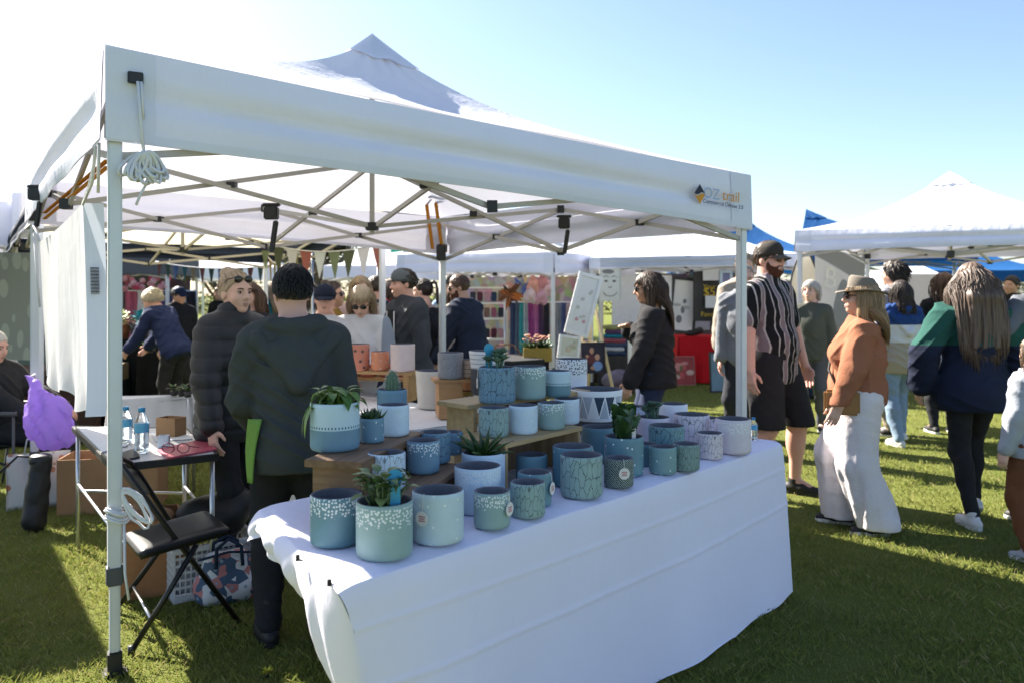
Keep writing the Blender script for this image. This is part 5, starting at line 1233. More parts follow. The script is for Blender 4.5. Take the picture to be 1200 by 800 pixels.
person('bearded man in striped short sleeved shirt, cap and black shorts', (1.88, 5.90), -138, 1.84, 1.24, 'pink', 'm', lean=-2, arms={'r': (.36, .06, .78, (.9, -.5, 0)), 'l': (-.33, .10, .80, (-.9, -.4, 0))},
       legs={'r': (.15, -.05, 0), 'l': (-.15, .10, 0)}, head=(-2, -3), top=('shirt', STRIPE, dict(hem=-.16)), bottom=('shorts', BLACK_C), shoes=(S_BLK, SOLE_B), hair=('short', (.035, .018, .010), (.08, .045, .026), .03, (.075, .026, .012)),
       hat=('cap', cloth('cap_olive', (.055, .047, .040)), 'front', cloth('cap_brim', (.12, .095, .075))), shades='on', vox=.007, belly=.8)
def cross_bag(root, k):
    B = k['B']; b = MB(); b.tube([B(.11, .06, .50), B(.04, .17, .36), B(-.08, .20, .18), B(-.20, .13, .04)], .008, 6); b.tube([B(.11, .05, .50), B(.14, -.1, .46), B(-.02, -.155, .25), B(-.2, -.05, .04)], .008, 6)
    b.build('bag_strap', mat('strap_black', (.02, .018, .016), .6), root)
    MB().box(B(-.245, .12, -.02), (.05, .20, .15)).build('shoulder_bag', mat('tan_leather', (.30, .15, .05), .5, bump=.3), root, bevel=.015)
person('woman in wide brimmed felt hat, rust jumper and white wide trousers', (2.14, 5.02), 72, 1.545, 1.24, 'fair', 'f', lean=-2, arms={'r': (.22, .10, .80, (.6, -.9, 0)), 'l': (-.28, .16, .84, (-1, -.5, 0))},
       legs={'r': (.11, .09, 0), 'l': (-.12, -.12, 0)}, head=(8, 2), top=('sweater', cloth('rust_knit', (.30, .122, .068), .12, 200), dict(hem=-.04, th=.028, amp=.010, fr=18)), bottom=('wide', cloth('white_trousers', (.70, .65, .66), .06)), shoes=(S_BLK, SOLE_W),
       hair=('long', (.24, .14, .07), (.52, .38, .22), .30), hat=('felt', mat('felt_grey', (.17, .145, .12), .95, bump=.3, bscale=300)), shades='on', vox=.007, bust=1.1, belly=.7, extra=cross_bag, curl=.7)
GN = bands('green_navy', 2, [(1.13, (.012, .018, .042)), (9, (.018, .085, .068))])
person('long haired woman walking away in green and navy jumper, black leggings', (2.93, 5.15), -4, 1.65, 1.0, 'fair', 'f', lean=2, arms={'r': (.30, .02, .90, (1, -.6, 0)), 'l': (-.32, .06, .92, (-1, -.6, 0))},
       legs={'r': (.08, .16, .035, -6, 32), 'l': (-.07, -.14, 0, 4)}, head=(4, -2), top=('sweater', GN, dict(hem=-.17, th=.050, amp=.013, fr=15, flare=.03)), bottom=('leggings', BLACK_C), shoes=(S_WHT, SOLE_W),
       hair=('long', (.10, .066, .048), (.19, .135, .10), .56), vox=.007)
person('child in pale grey jumper and rust brown trousers at the right edge', (2.865, 4.44), 20, 1.22, 1.05, 'fair', 'f', arms={'r': (.24, .08, .84), 'l': (-.30, .05, .72)}, legs={'r': (.09, .02, 0), 'l': (-.10, -.06, 0)},
       top=('sweater', cloth('pale_grey_knit', (.36, .38, .42)), dict(hem=-.12, th=.025)), bottom=('pants', cloth('rust_trousers', (.16, .065, .030))), shoes=(cloth('shoe_greyblue', (.40, .42, .46)), SOLE_W), hair=('bob', (.12, .08, .05), (.25, .17, .1)), vox=.009)
person('adult in grey tee at the right edge, one bare forearm in the picture', (3.37, 5.15), 8, 1.72, 1.05, 'tan', 'm', arms={'r': (.26, .05, .82), 'l': (-.33, .13, 1.00, (-.7, -.8, 0))}, top=('tshirt', cloth('grey_tee', (.13, .14, .16))), bottom=('jeans', DENIM), shoes=(S_BLK, SOLE_W), hair=('short', (.03, .02, .015)), vox=.010)
# ---------------------------------------------------------------- middle distance
person('brunette woman in black slouchy jumper and dark jeans facing left', (1.05, 6.0), 78, 1.62, 1.08, 'warm', 'f', lean=2, arms={'r': (.10, .20, 1.28, (.8, .3, -1)), 'l': (-.24, .20, .80, (-.8, -.8, 0))}, legs={'r': (.09, .10, 0), 'l': (-.09, -.08, 0)}, head=(4, -10),
       top=('sweater', BLACK_C, dict(hem=-.10, th=.03, amp=.011, fr=16)), bottom=('jeans', DENIM), shoes=(S_BLK, SOLE_W), hair=('long', (.030, .016, .010), (.10, .060, .036), .33), shades='on', vox=.0085, bust=.9)
person('bald older man in grey blue shirt behind the striped shirt man', (2.14, 7.45), 150, 1.73, .94, 'pink', 'm', lean=3, arms={'r': (.20, .10, .82), 'l': (-.22, .26, 1.12)}, head=(20, -14), top=('jacket', cloth('blue_grey_shirt', (.19, .20, .22))), bottom=('pants', cloth('dark_slacks', (.03, .032, .04))), shoes=(S_BLK, SOLE_B), hair=('receding', (.30, .25, .2), (.45, .4, .36), .025), vox=.0105)
person('tall fair haired person mostly hidden behind the bald man', (2.36, 8.2), 170, 1.87, 1.0, 'pink', 'm', top=('jacket', cloth('beige_jacket', (.36, .30, .24))), bottom=('pants', BLKDEN), shoes=(S_BLK, SOLE_B), hair=('short', (.22, .15, .09), (.38, .28, .18)), vox=.012)
person('grey haired woman in olive top between the hat woman and the striped man', (3.18, 8.6), 160, 1.60, 1.0, 'fair', 'f', head=(-25, 0), top=('sweater', cloth('olive_grey', (.085, .092, .075))), bottom=('jeans', GREYC), shoes=(S_BLK, SOLE_W), hair=('bob', (.42, .38, .32), (.60, .56, .5), .12), vox=.0105)
BW = bands('blue_white_jacket', 2, [(.99, (.42, .36, .28)), (1.16, (.70, .70, .72)), (9, (.018, .055, .19))])
person('dark bobbed woman in blue, white and beige hooded jacket walking', (3.76, 7.85), 6, 1.58, 1.0, 'fair', 'f', top=('hoodie', BW, dict(hem=-.16)), bottom=('pants', DENIM_L), shoes=(S_WHT, SOLE_W), hair=('bob', (.022, .013, .010), (.07, .045, .03), .24), legs={'r': (.08, .12, .02, 0, 20), 'l': (-.09, -.12, 0)}, vox=.0095)
person('curly dark haired man in front of the big white peaked tent leg', (3.93, 8.35), 40, 1.78, 1.0, 'tan', 'm', top=('hoodie', cloth('mid_grey_hoodie', (.2, .2, .22))), bottom=('pants', cloth('khaki_pants', (.30, .26, .19))), shoes=(S_BLK, SOLE_W), hair=('curly', (.016, .011, .009), (.05, .035, .025), .09), vox=.011)
person('curly haired woman in beige cap seen from behind', (4.52, 8.5), -8, 1.66, 1.05, 'warm', 'f', top=('jacket', cloth('black_jacket', (.016, .016, .018))), bottom=('jeans', BLKDEN), shoes=(S_BLK, SOLE_W), hair=('curly', (.08, .035, .016), (.20, .10, .05), .26), hat=('cap', cloth('cap_beige', (.34, .26, .13)), 'front'), vox=.011)
person('dark clothed stallholder under the right hand tent', (6.1, 9.9), 120, 1.68, 1.0, 'tan', 'm', top=('jacket', BLACK_C), bottom=('jeans', BLKDEN), shoes=(S_BLK, SOLE_B), hair=('short', (.012, .01, .009)), vox=.012)
# group behind the peach pots
def tee_print(root, k):
    B = k['B']; b = MB(); rr = random.Random(4)
    for i in range(9): b.ball(B(rr.uniform(-.07, .08), .142 + rr.uniform(-.004, .002), .25 + rr.uniform(-.05, .05)), (.028, .006, .02), 8, 6)
    b.build('shirt_print', mat('print_grey', (.04, .045, .045), .8), root)
person('man in white printed tee standing beyond the hooded person', (-1.37, 5.95), -160, 1.53, 1.12, 'pink', 'm', arms={'r': (.24, .10, .80), 'l': (-.26, .14, .80)}, head=(-10, -6), top=('tshirt', WHITE_C), bottom=('jeans', cloth('brown_trousers', (.12, .09, .06))), shoes=(S_BLK, SOLE_B), hair=('short', (.02, .017, .015)), hat=('cap', NAVY, 'front'), extra=tee_print, vox=.010)
person('woman in mustard top with sunglasses and dark hair tied up', (-1.56, 7.05), -95, 1.56, 1.1, 'tan', 'f', top=('tshirt', cloth('mustard', (.30, .175, .035))), bottom=('jeans', BLKDEN), shoes=(S_BLK, SOLE_B), hair=('bun', (.03, .016, .010), (.10, .06, .035)), shades='on', vox=.0105, bust=.8)
def phone(root, k):
    w_ = (k['J']['r']['wr'] + k['J']['l']['wr']) / 2 + V3(0, .05, .04); o = MB().box(w_, (.075, .012, .14), Matrix.Rotation(-.6, 3, 'X')).build('held_phone', M_BLK, root, bevel=.004)
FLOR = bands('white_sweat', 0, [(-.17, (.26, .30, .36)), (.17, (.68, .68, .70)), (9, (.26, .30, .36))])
person('blonde woman in white jumper looking down at her phone', (-1.10, 6.05), 172, 1.54, 1.02, 'fair', 'f', lean=6, arms={'r': (.07, .27, 1.04, (.9, -.3, -.6)), 'l': (-.07, .27, 1.04, (-.9, -.3, -.6))}, head=(8, -34), top=('sweater', FLOR, dict(th=.028)), bottom=('jeans', DENIM), shoes=(S_WHT, SOLE_W), hair=('bob', (.27, .18, .10), (.54, .43, .29), .28), shades='on', vox=.0095, extra=phone)
person('fair haired woman just behind the one in the white jumper', (-1.42, 7.6), 200, 1.62, 1.0, 'fair', 'f', top=('jacket', cloth('pink_top', (.45, .32, .30))), bottom=('jeans', DENIM), shoes=(S_BLK, SOLE_B), hair=('bob', (.25, .17, .09), (.45, .33, .2), .2), vox=.012)
person('dark haired man in navy jacket seen in profile beyond the bunting', (-1.40, 8.3), 70, 1.64, 1.05, 'pink', 'm', top=('jacket', cloth('petrol_jacket', (.012, .03, .04))), bottom=('jeans', BLKDEN), shoes=(S_BLK, SOLE_B), hair=('short', (.03, .02, .014), (.08, .06, .04)), vox=.012)
def tee_black(root, k):
    B = k['B']; MB().grid(lambda s, t: tuple(B(-.055 + .11 * s, .150 + .006 * math.sin(s * 3.1), .48 - .55 * t)), 6, 14).build('black_tee_front', BLACK_C, root, solid=.004)
    b = MB()
    for s in (1, -1): b.tube([B(s * .06, .15, .47), B(s * .065, .165, .30), B(s * .06, .165, .14)], .005, 5)
    b.build('hood_cord', M_ROPE, root)
person('man in grey cap and open charcoal hoodie, head turned left', (-.83, 6.55), 128, 1.66, 1.08, 'pink', 'm', lean=4, arms={'r': (.22, .20, .86), 'l': (-.27, .06, .80)}, head=(-12, -6), top=('hoodie', cloth('charcoal_zip', (.055, .06, .07)), dict(hem=-.16)), bottom=('jeans', BLKDEN), shoes=(S_BLK, SOLE_W), hair=('short', (.025, .014, .01), (.06, .04, .025)), hat=('cap', cloth('cap_grey', (.13, .15, .16)), 'back'), vox=.0095, extra=tee_black)
person('dark ponytailed woman in black top seen in left profile', (-.86, 7.95), 62, 1.60, 1.0, 'fair', 'f', head=(14, -6), top=('sweater', BLACK_C), bottom=('jeans', BLKDEN), shoes=(S_BLK, SOLE_W), hair=('pony', (.015, .010, .008), (.05, .035, .025)), vox=.0105)
person('bearded man in sunglasses and navy jacket leaning over the next stall', (-.36, 7.7), 62, 1.66, 1.05, 'tan', 'm', lean=14, arms={'r': (.2, .36, .92), 'l': (-.25, .30, .86)}, head=(34, -14), top=('jacket', NAVY), bottom=('pants', cloth('grey_chinos', (.13, .12, .12))), shoes=(S_BLK, SOLE_W), hair=('short', (.06, .03, .016), (.13, .07, .04), .03, (.05, .025, .013)), shades='on', vox=.0095)
person('woman in pale patterned shirt half hidden by the far tent leg', (-.62, 8.9), 200, 1.56, 1.05, 'tan', 'f', top=('shirt', cloth('beige_pattern', (.40, .36, .30), .4, 60)), bottom=('jeans', DENIM_L), shoes=(S_WHT, SOLE_W), hair=('bob', (.07, .04, .03), (.15, .1, .07), .15), vox=.012)
person('small bald figure in pale pink top between the bunting poles', (-3.4, 11.0), 190, 1.35, 1.0, 'pink', 'm', top=('tshirt', cloth('pale_pink', (.55, .42, .42))), bottom=('pants', GREYC), shoes=(S_BLK, SOLE_B), hair=('bald', (.2, .15, .1)), vox=.014)
# left background
person('brown haired woman in black behind the puffer jacket woman', (-2.12, 6.55), 175, 1.55, 1.0, 'fair', 'f', top=('knit', BLACK_C), bottom=('jeans', BLKDEN), shoes=(S_BLK, SOLE_B), hair=('long', (.05, .025, .015), (.16, .09, .05), .35), vox=.011)
person('white haired woman in navy jacket bending over the seedlings', (-3.78, 9.1), 70, 1.60, 1.05, 'pink', 'f', lean=30, arms={'r': (.15, .62, .86), 'l': (-.20, .60, .84)}, head=(15, -38), top=('jacket', cloth('navy_blue', (.018, .028, .085))), bottom=('jeans', BLKDEN), shoes=(S_BLK, SOLE_B), hair=('bob', (.50, .44, .34), (.70, .66, .58), .10), vox=.0105)
person('person in dark blue cap standing behind the seedling table', (-4.25, 10.3), 215, 1.55, 1.05, 'tan', 'm', head=(30, -8), top=('jacket', cloth('black_fleece', (.012, .014, .018))), bottom=('jeans', BLKDEN), shoes=(S_BLK, SOLE_B), hair=('short', (.05, .04, .035)), hat=('cap', cloth('cap_navy', (.015, .025, .06)), 'front'), vox=.012)
person('woman in lilac shirt far beyond the bunting', (-2.75, 10.6), 185, 1.52, 1.0, 'fair', 'f', top=('tshirt', cloth('lilac_tee', (.42, .34, .50))), bottom=('jeans', DENIM), shoes=(S_BLK, SOLE_B), hair=('bob', (.1, .06, .04)), vox=.014)
person('white haired person in black sitting in a camp chair at the left edge', (-3.72, 5.95), -95, 1.60, 1.1, 'pink', 'm', seat=.50, lean=-12, head=(-5, -14), legs={'r': (.12, .48, 0), 'l': (-.12, .46, 0)}, arms={'r': (.22, .34, .66), 'l': (-.22, .34, .66)}, top=('jacket', BLACK_C), bottom=('jeans', BLKDEN), shoes=(S_BLK, SOLE_B), hair=('short', (.45, .41, .36), (.66, .62, .56), .04), vox=.0105)
# ---------------------------------------------------------------- left side of our stall
def fold_chair():
    nr, nf, fr_ = Vector((-1.535, 3.27, 0)), Vector((-1.19, 3.55, 0)), Vector((-1.81, 3.70, 0)); ff = nf + (fr_ - nr) * .95
    o = empty('folding_chair', ((nr + ff) / 2), 0, 'black folding chair with padded seat beside the near tent leg', 'chair'); O = o.location
    M_TUBE = mat('chair_tube', (.012, .012, .013), .35, .2, spec=.5); M_PAD = mat('chair_vinyl', (.016, .016, .017), .38, bump=.25, bscale=240)
    tn, tf = at(136, 536, 3.17), at(157, 545, 3.62)
    topn, topf = tn - O, tf - O
    b = MB(); f0, f1 = nf - O, ff - O
    b.tube([f0 + Vector((0, 0, .01)), f0.lerp(topn, .5), f0.lerp(topn, .94), topn.lerp(topf, .10) + Vector((-.012, 0, .012)), topn.lerp(topf, .5) + Vector((-.016, 0, .016)), topn.lerp(topf, .90) + Vector((-.012, 0, .012)), f1.lerp(topf, .94), f1.lerp(topf, .5), f1 + Vector((0, 0, .01))], .0115, 10)
    b.build('back_frame', M_TUBE, o)
    seat = [at(146, 634, 3.45) - O, at(165, 656, 3.20) - O, at(267, 620, 3.50) - O, at(240, 603, 3.80) - O]
    zs = sum(p.z for p in seat) / 4
    for p in seat: p.z = zs + (p.z - zs) * .3
    b = MB(); n = 16
    def st(s, t):
        e = lambda k: k * k * (3 - 2 * k); p = seat[0].lerp(seat[3], s).lerp(seat[1].lerp(seat[2], s), t); d = min(s, 1 - s, t, 1 - t) * 8; return Vector((p.x, p.y, p.z + .012 * (1 - max(0, 1 - d) ** 2) - .006))
    b.grid(st, n, n)
    sb = b.build('seat', M_PAD, o, solid=.028)
    for (p, a0, a1) in ((nr, seat[1], seat[2]), (fr_, seat[0], seat[3])):
        q = p - O; hi = a0.lerp(a1, .62) - Vector((0, 0, .01)); MB().tube([q + Vector((0, 0, .012)), q.lerp(hi, .5), hi], .0115, 10).build('leg', M_TUBE, o)
        MB().tube([q, q + Vector((0, 0, .035))], .0145, 10).build('foot_cap', M_BLK, o)
    a, c = nr - O, fr_ - O; hi0, hi1 = seat[1].lerp(seat[2], .62), seat[0].lerp(seat[3], .62)
    MB().tube([a.lerp(hi0, .30), c.lerp(hi1, .30)], .007, 8).build('crossbar', mat('chrome_bar', (.6, .6, .6), .3, .9, var=0), o)
    b0, b1 = f0.lerp(topn, .80), f1.lerp(topf, .80); t0_, t1_ = f0.lerp(topn, .965), f1.lerp(topf, .965)
    b = MB(); b.grid(lambda s, t: b0.lerp(b1, s).lerp(t0_.lerp(t1_, s), t) + Vector((-.010 * math.sin(math.pi * s), 0, 0)), 10, 4); b.build('backrest', M_PAD, o, solid=.018)
fold_chair()

# camp table with bottles
ct = [Vector((*gp(133, 544, .70), 0)), Vector((*gp(255, 531, .70), 0)), Vector((*gp(219, 501, .70), 0)), Vector((*gp(86, 499, .70), 0))]
cc_ = sum(ct, Vector()) / 4
o = empty('camp_table', (cc_.x, cc_.y, 0), 0, 'folding camp table with silver legs, bottles and papers on it', 'table')
b = MB(); b.slab([(p.x - cc_.x, p.y - cc_.y) for p in ct], .680, .698); b.build('tabletop', mat('grey_laminate', (.50, .50, .52), .4), o, bevel=.004)
b = MB()
for i in range(4):
    p, q = ct[i] - cc_, ct[(i + 1) % 4] - cc_; b.bar((p.x, p.y, .684), (q.x, q.y, .684), .018, .034)
b.build('table_edge', M_BLK, o, bevel=.003)
M_SIL = mat('silver_tube', (.55, .56, .58), .3, .8, var=.03)
for p in ct:
    q = (p - cc_) * .93; MB().tube([(q.x, q.y, .01), (q.x, q.y, .67)], .0115, 8).build('leg', M_SIL, o)
b = MB()
for i in range(4):
    p, q = (ct[i] - cc_) * .93, (ct[(i + 1) % 4] - cc_) * .93; b.tube([(p.x, p.y, .38 if i % 2 else .34), (q.x, q.y, .38 if i % 2 else .34)], .008, 8)
b.build('brace', M_SIL, o)
TT = .700
def glassy(name, c, rough=.05):
    if name in MATS: return MATS[name]
    t = NT(name); t.col(c); t.b.inputs['Roughness'].default_value = rough; t.b.inputs['Transmission Weight'].default_value = .92; t.b.inputs['IOR'].default_value = 1.2; MATS[name] = t.m; return t.m
def bottle(label, px, py, z, h, r, cap=(.02, .22, .45)):
    x, y = gp(px, py, z); o = empty('water_bottle', (x, y, z), 0, label, 'bottle', 'water bottles')
    pr = [(r * .85, 0), (r, .008), (r, h * .18)]
    for i in range(5): pr += [(r * .94, h * (.22 + i * .045)), (r, h * (.24 + i * .045))]
    pr += [(r, h * .66), (r * .8, h * .78), (r * .42, h * .88), (r * .42, h * .93)]
    MB().lathe(pr, n=24).build('bottle_body', glassy('clear_plastic', (.92, .96, .98)), o)
    MB().lathe([(r * .80, .010), (r * .90, .02), (r * .90, h * .60), (r * .6, h * .61)], n=20).build('water', glassy('water_fill', (.85, .93, .97), .02), o)
    MB().lathe([(r * 1.012, h * .46), (r * 1.015, h * .47), (r * 1.015, h * .64), (r * 1.012, h * .65)], n=24).build('bottle_label', mat('bottle_label', (.10, .36, .58), .4, var=.35, scale=40), o)
    MB().lathe([(r * .46, h * .90), (r * .48, h * .91), (r * .48, h * .985), (r * .4, h)], n=20).build('bottle_cap', mat('cap_blue', cap, .4), o)
bottle('clear water bottle with blue cap, farther of the pair on the camp table', 147.5, 519, TT, .185, .031)
bottle('clear water bottle with blue cap, nearer of the pair on the camp table', 166, 530, TT, .215, .033)
bottle('tiny clear bottle at the far right end of the pot table', 883, 515, TZ + .006, .11, .019)
def flat(name, label, cat, quad, z, m, th=.003, group=None):
    q = [gp(x, y, z) for x, y in quad]; b = MB(); b.slab(q, z, z + th); return tag(b.build(name, m, None), label, cat, group)
M_PAPER = mat('paper', (.68, .69, .72), .7, var=.05)
flat('papers', 'sheaf of white papers spread on the camp table left of the bottles', 'papers', [(92, 503), (135, 500), (150, 522), (120, 530)], TT + .001, M_PAPER, .006)
flat('papers', 'white sheet of paper on the camp table behind the pink folder', 'papers', [(176, 505), (214, 503), (226, 514), (182, 517)], TT + .001, M_PAPER, .002)
flat('folder', 'pinkish red folder lying at the right end of the camp table', 'folder', [(184, 528), (238, 515), (254, 527), (196, 538)], TT + .001, mat('folder_red', (.42, .07, .11), .5), .008)
flat('phone', 'black phone lying on the camp table beside the bottles', 'phone', [(140, 532), (158, 527), (164, 536), (146, 540)], TT + .001, M_BLK, .009)
p = gp(206, 531, TT + .01); b = MB()
for s in (-1, 1): b.tube([Vector((p[0] + s * .035 + .028 * math.cos(k / 16 * 6.283), p[1], TT + .036 + .022 * math.sin(k / 16 * 6.283))) for k in range(16)], .0028, 5, closed=True)
for s in (-1, 1): b.tube([(p[0] + s * .063, p[1], TT + .045), (p[0] + s * .06, p[1] + .12, TT + .016)], .0028, 5)
tag(b.build('glasses', mat('glasses_frame', (.20, .05, .09), .4)), 'reading glasses with dark red frame on the pink folder', 'glasses')
def open_box(name, label, cat, c, size, rz, m, wall=.006, group=None, flaps=0, inner=None):
    x, y, z = size; o = empty(name, c, rz, label, cat, group); b = MB()
    b.box((0, 0, wall / 2), (x, y, wall))
    for s in (-1, 1): b.box((s * (x - wall) / 2, 0, z / 2 + wall * .51), (wall, y - .001, z)); b.box((0, s * (y - wall) / 2, z / 2 + wall * .51), (x - 2 * wall - .001, wall, z))
    b.build('carton', m, o)
    if flaps:
        b = MB()
        for s in (-1, 1): b.box((s * (x / 2 + .04), 0, z - .03 + .01), (.10, y * .96, .004), Matrix.Rotation(s * .7, 3, 'Y'))
        b.build('flaps', m, o)
    return o
M_CARD = mat('cardboard', (.33, .19, .095), .85, var=.12, bump=.15)
p = gp(196, 512, TT); open_box('small_carton', 'small open brown carton standing on the camp table', 'box', (p[0], p[1] + .05, TT + .001), (.12, .09, .095), -.3, M_CARD)
p = gp(191, 524, TT); open_box('white_cup_box', 'little white and blue packet beside the brown carton', 'box', (p[0], p[1] + .01, TT + .001), (.05, .04, .055), .2, mat('packet', (.55, .64, .70), .5, var=.3, scale=50))
# under and around the table
open_box('cardboard_carton', 'brown cardboard carton on the grass beyond the camp table', 'box', (-2.72, 5.55, 0), (.62, .34, .36), .2, M_CARD, flaps=0)
open_box('cardboard_carton', 'orange brown carton of wrapped pots standing on the grass under the table', 'box', (-1.80, 4.02, 0), (.30, .30, .36), .5, mat('cardboard_orange', (.36, .17, .07), .85, var=.2, bump=.2), flaps=0)
b = MB(); rr = random.Random(3)
for i in range(10): b.ball((-1.80 + rr.uniform(-.1, .1), 4.02 + rr.uniform(-.1, .1), .33 + rr.uniform(0, .04)), (.06, .05, .04), 10, 8)
tag(b.build('packing_paper', mat('kraft_paper', (.42, .23, .12), .8, var=.3, bump=.6, bscale=30)), 'crumpled kraft paper filling the orange brown carton', 'packing paper')
def basket():
    c = Vector((-1.50, 4.03, 0)); o = empty('plastic_basket', c, .62, 'white perforated plastic basket behind the folding chair', 'basket')
    t = NT('basket_white'); v = t.coord(); sp = t.n('SeparateXYZ'); t.l(v, sp.inputs[0])
    X, Y, H = .40, .27, .24; b = MB()
    def wall(p0, p1, n):
        d = (p1 - p0); L = d.length; d.normalize(); m = 7
        for k in range(n + 1): b.bar(p0 + d * (L * k / n), p0 + d * (L * k / n) + Vector((0, 0, H)), .010, .005, d)
        for k in range(m + 1): b.bar(p0 + Vector((0, 0, H * k / m)), p1 + Vector((0, 0, H * k / m)), .0045, .012)
        b.bar(p0 + Vector((0, 0, H)), p1 + Vector((0, 0, H)), .018, .022); b.bar(p0 + Vector((0, 0, .012)), p1 + Vector((0, 0, .012)), .012, .03)
    cs = [Vector((-X / 2, -Y / 2, 0)), Vector((X / 2, -Y / 2, 0)), Vector((X / 2, Y / 2, 0)), Vector((-X / 2, Y / 2, 0))]
    for i in range(4): wall(cs[i], cs[(i + 1) % 4], 16 if i % 2 == 0 else 11)
    b.box((0, 0, .006), (X - .01, Y - .01, .008)); b.build('basket_body', mat('white_plastic', (.62, .62, .64), .45, var=.04), o)
    MB().box((0, 0, .09), (X - .05, Y - .05, .15)).build('basket_contents', mat('grey_parcels', (.4, .4, .42), .8, var=.3, scale=9), o, bevel=.02)
basket()
b = MB(); V, Fq = solid([ell((-1.52, 4.10, .33), (.19, .13, .11), None, .04), ell((-1.42, 4.14, .38), (.10, .09, .09), None, .04), ell((-1.60, 4.06, .31), (.10, .10, .08), None, .04)], .012, lambda D, X, Y, Z: D + .012 * folds(X, Y, Z, 30, 2))
tag(np_mesh('bag', V, Fq, mat('black_nylon', (.012, .012, .013), .5, bump=.4)), 'crumpled black bag lying on top of the white basket', 'bag')
def lunch_bag():
    c = Vector((-1.345, 3.83, 0)); o = empty('lunch_bag', c, .5, 'blue and white patterned lunch bag on the grass by the chair', 'bag')
    t = NT('lunch_print'); v = t.coord(); vo = t.n('TexVoronoi'); vo.inputs['Scale'].default_value = 26; t.l(v, vo.inputs['Vector']); sepc = t.n('SeparateColor'); t.l(vo.outputs['Color'], sepc.inputs[0])
    cc = t.mix(t.math('GREATER_THAN', sepc.outputs[0], .45), (.05, .09, .16), (.62, .62, .66)); cc = t.mix(t.math('GREATER_THAN', sepc.outputs[1], .82), cc, (.45, .18, .18)); t.col(t.mix(t.math('LESS_THAN', vo.outputs['Distance'], .2), cc, (.25, .32, .42))); t.b.inputs['Roughness'].default_value = .7
    V, Fq = solid([cone((-.07, 0, .08), (.07, 0, .08), .085, .085, .04), cone((-.05, 0, .19), (.05, 0, .19), .055, .055, .06)], .008, lambda D, X, Y, Z: np.maximum(np.maximum(D + .006 * folds(X, Y, Z, 40, 1), .004 - Z), Z - .245))
    np_mesh('bag_body', V, Fq, t.m, o); M_N = cloth('navy_webbing', (.02, .035, .07))
    b = MB(); b.tube([(-.13, -.03, .225), (0, -.05, .25), (.13, -.03, .225)], .006, 6); b.build('bag_zip', M_N, o)
    for s in (-1, 1): MB().tube([(-.06, s * .055, .18), (-.055, s * .05, .27), (0, s * .03, .305), (.055, s * .05, .27), (.06, s * .055, .18)], .009, 6).build('handle', M_N, o)
lunch_bag()
# white folding table behind with seedlings on it
def draped(name, label, quad, z, m, drop=None, legs=True, cat='table', parent=None):
    q = [Vector((*p, 0)) for p in quad]; c = sum(q, Vector()) / 4; o = empty(name, (c.x, c.y, 0), 0, label, cat)
    drop = z - .03 if drop is None else drop; b = MB(); q = [p - c for p in q]
    b.slab([(p.x, p.y) for p in q], z - .03, z); b.build('tabletop', m, o)
    for i in range(4):
        p0, p1 = q[i], q[(i + 1) % 4]; d_ = (p1 - p0).normalized(); n_ = Vector((d_.y, -d_.x, 0)); n_ = n_ if n_.dot(p0) > 0 else -n_
        MB().grid(lambda s, t: p0.lerp(p1, s) + n_ * (.008 + (.03 + .018 * math.sin(s * 31 + i)) * t) + Vector((0, 0, z + .002 - t * drop)), 40, 8).build('skirt', m, o)
    if legs:
        for p in q: MB().tube([(p.x * .9, p.y * .9, 0), (p.x * .9, p.y * .9, z - .03)], .012, 6).build('leg', M_SIL, o)
    return o
draped('stall_table', 'low white table behind the camp table with a few seedlings on top', [gp(128, 498, .55), gp(232, 488, .55), gp(224, 462, .72), gp(134, 464, .72)], .72, canvas('white_skirt', (.74, .74, .76), .08), .36)
def sprout(label, x, y, z, s=.06, m=None, n=14, group='potted seedlings', potc=(.05, .05, .05)):
    o = empty('seedling', (x, y, z), 0, label, 'plant', group); rr = random.Random(hash((round(x * 50), round(y * 50))) % 999)
    MB().lathe([(s * .42, 0), (s * .55, s * .8), (s * .5, s * .8)], n=14).build('nursery_pot', mat('nursery_%d' % int(potc[0] * 100), potc, .7), o); b = MB()
    for i in range(n):
        a = rr.uniform(0, 6.28); leaf(b, (0, 0, s * .8), (math.cos(a), math.sin(a), rr.uniform(.3, 2.2)), (0, 0, 1), s * rr.uniform(.9, 1.7), s * .22, .4)
    b.build('leaves', m or LEAF_G, o)
for i, (px, lab) in enumerate(((204, 'tiny dark seedling at the left on the low white table'), (213, 'tiny dark seedling in the middle on the low white table'), (220, 'tiny dark seedling at the right on the low white table'))):
    x, y = gp(px, 463 + i, .722); sprout(lab, x, y, .722, .05, LEAF_D)
# hanging white banner
bq = [at(47, 283, 4.89), at(97, 238, 3.51), at(108, 492, 3.51), at(52, 440, 4.89)]
o = empty('hanging_banner', (bq[0] + bq[1]) / 2, 0, 'blank white sheet roped along the left side of the stall with a barcode strip', 'banner'); O = o.location.copy()
nb_ = Vector((.81, .58, 0))
def bn(s, t):
    p = bq[0].lerp(bq[1], s).lerp(bq[3].lerp(bq[2], s), t); return p - O + nb_ * (.012 * math.sin(s * 9 + t * 2) * t + .018 * math.sin(s * 23) * t ** 6) + Vector((0, 0, .025 * math.sin(s * 15) * t ** 8 - .015 * math.sin(math.pi * s) * (1 - t)))
MB().grid(bn, 40, 40).build('sheet', canvas('banner_sheet', (.82, .82, .82), .45), o)
def bs(s, t): p = bn(1, t); return p + Vector((.075 * s, .03 * s, 0)) + nb_ * .0
MB().grid(bs, 4, 30).build('folded_edge', canvas('banner_edge', (.66, .70, .80), .1), o)
b = MB()
for k in range(24):
    tt = .30 + k * .0052; p = bs(.45, tt) + Vector((.005, -.012, 0)); b.box(p, (.034, .0015, .0022 if k % 3 else .0042), Matrix.Rotation(.38, 3, 'Z'))
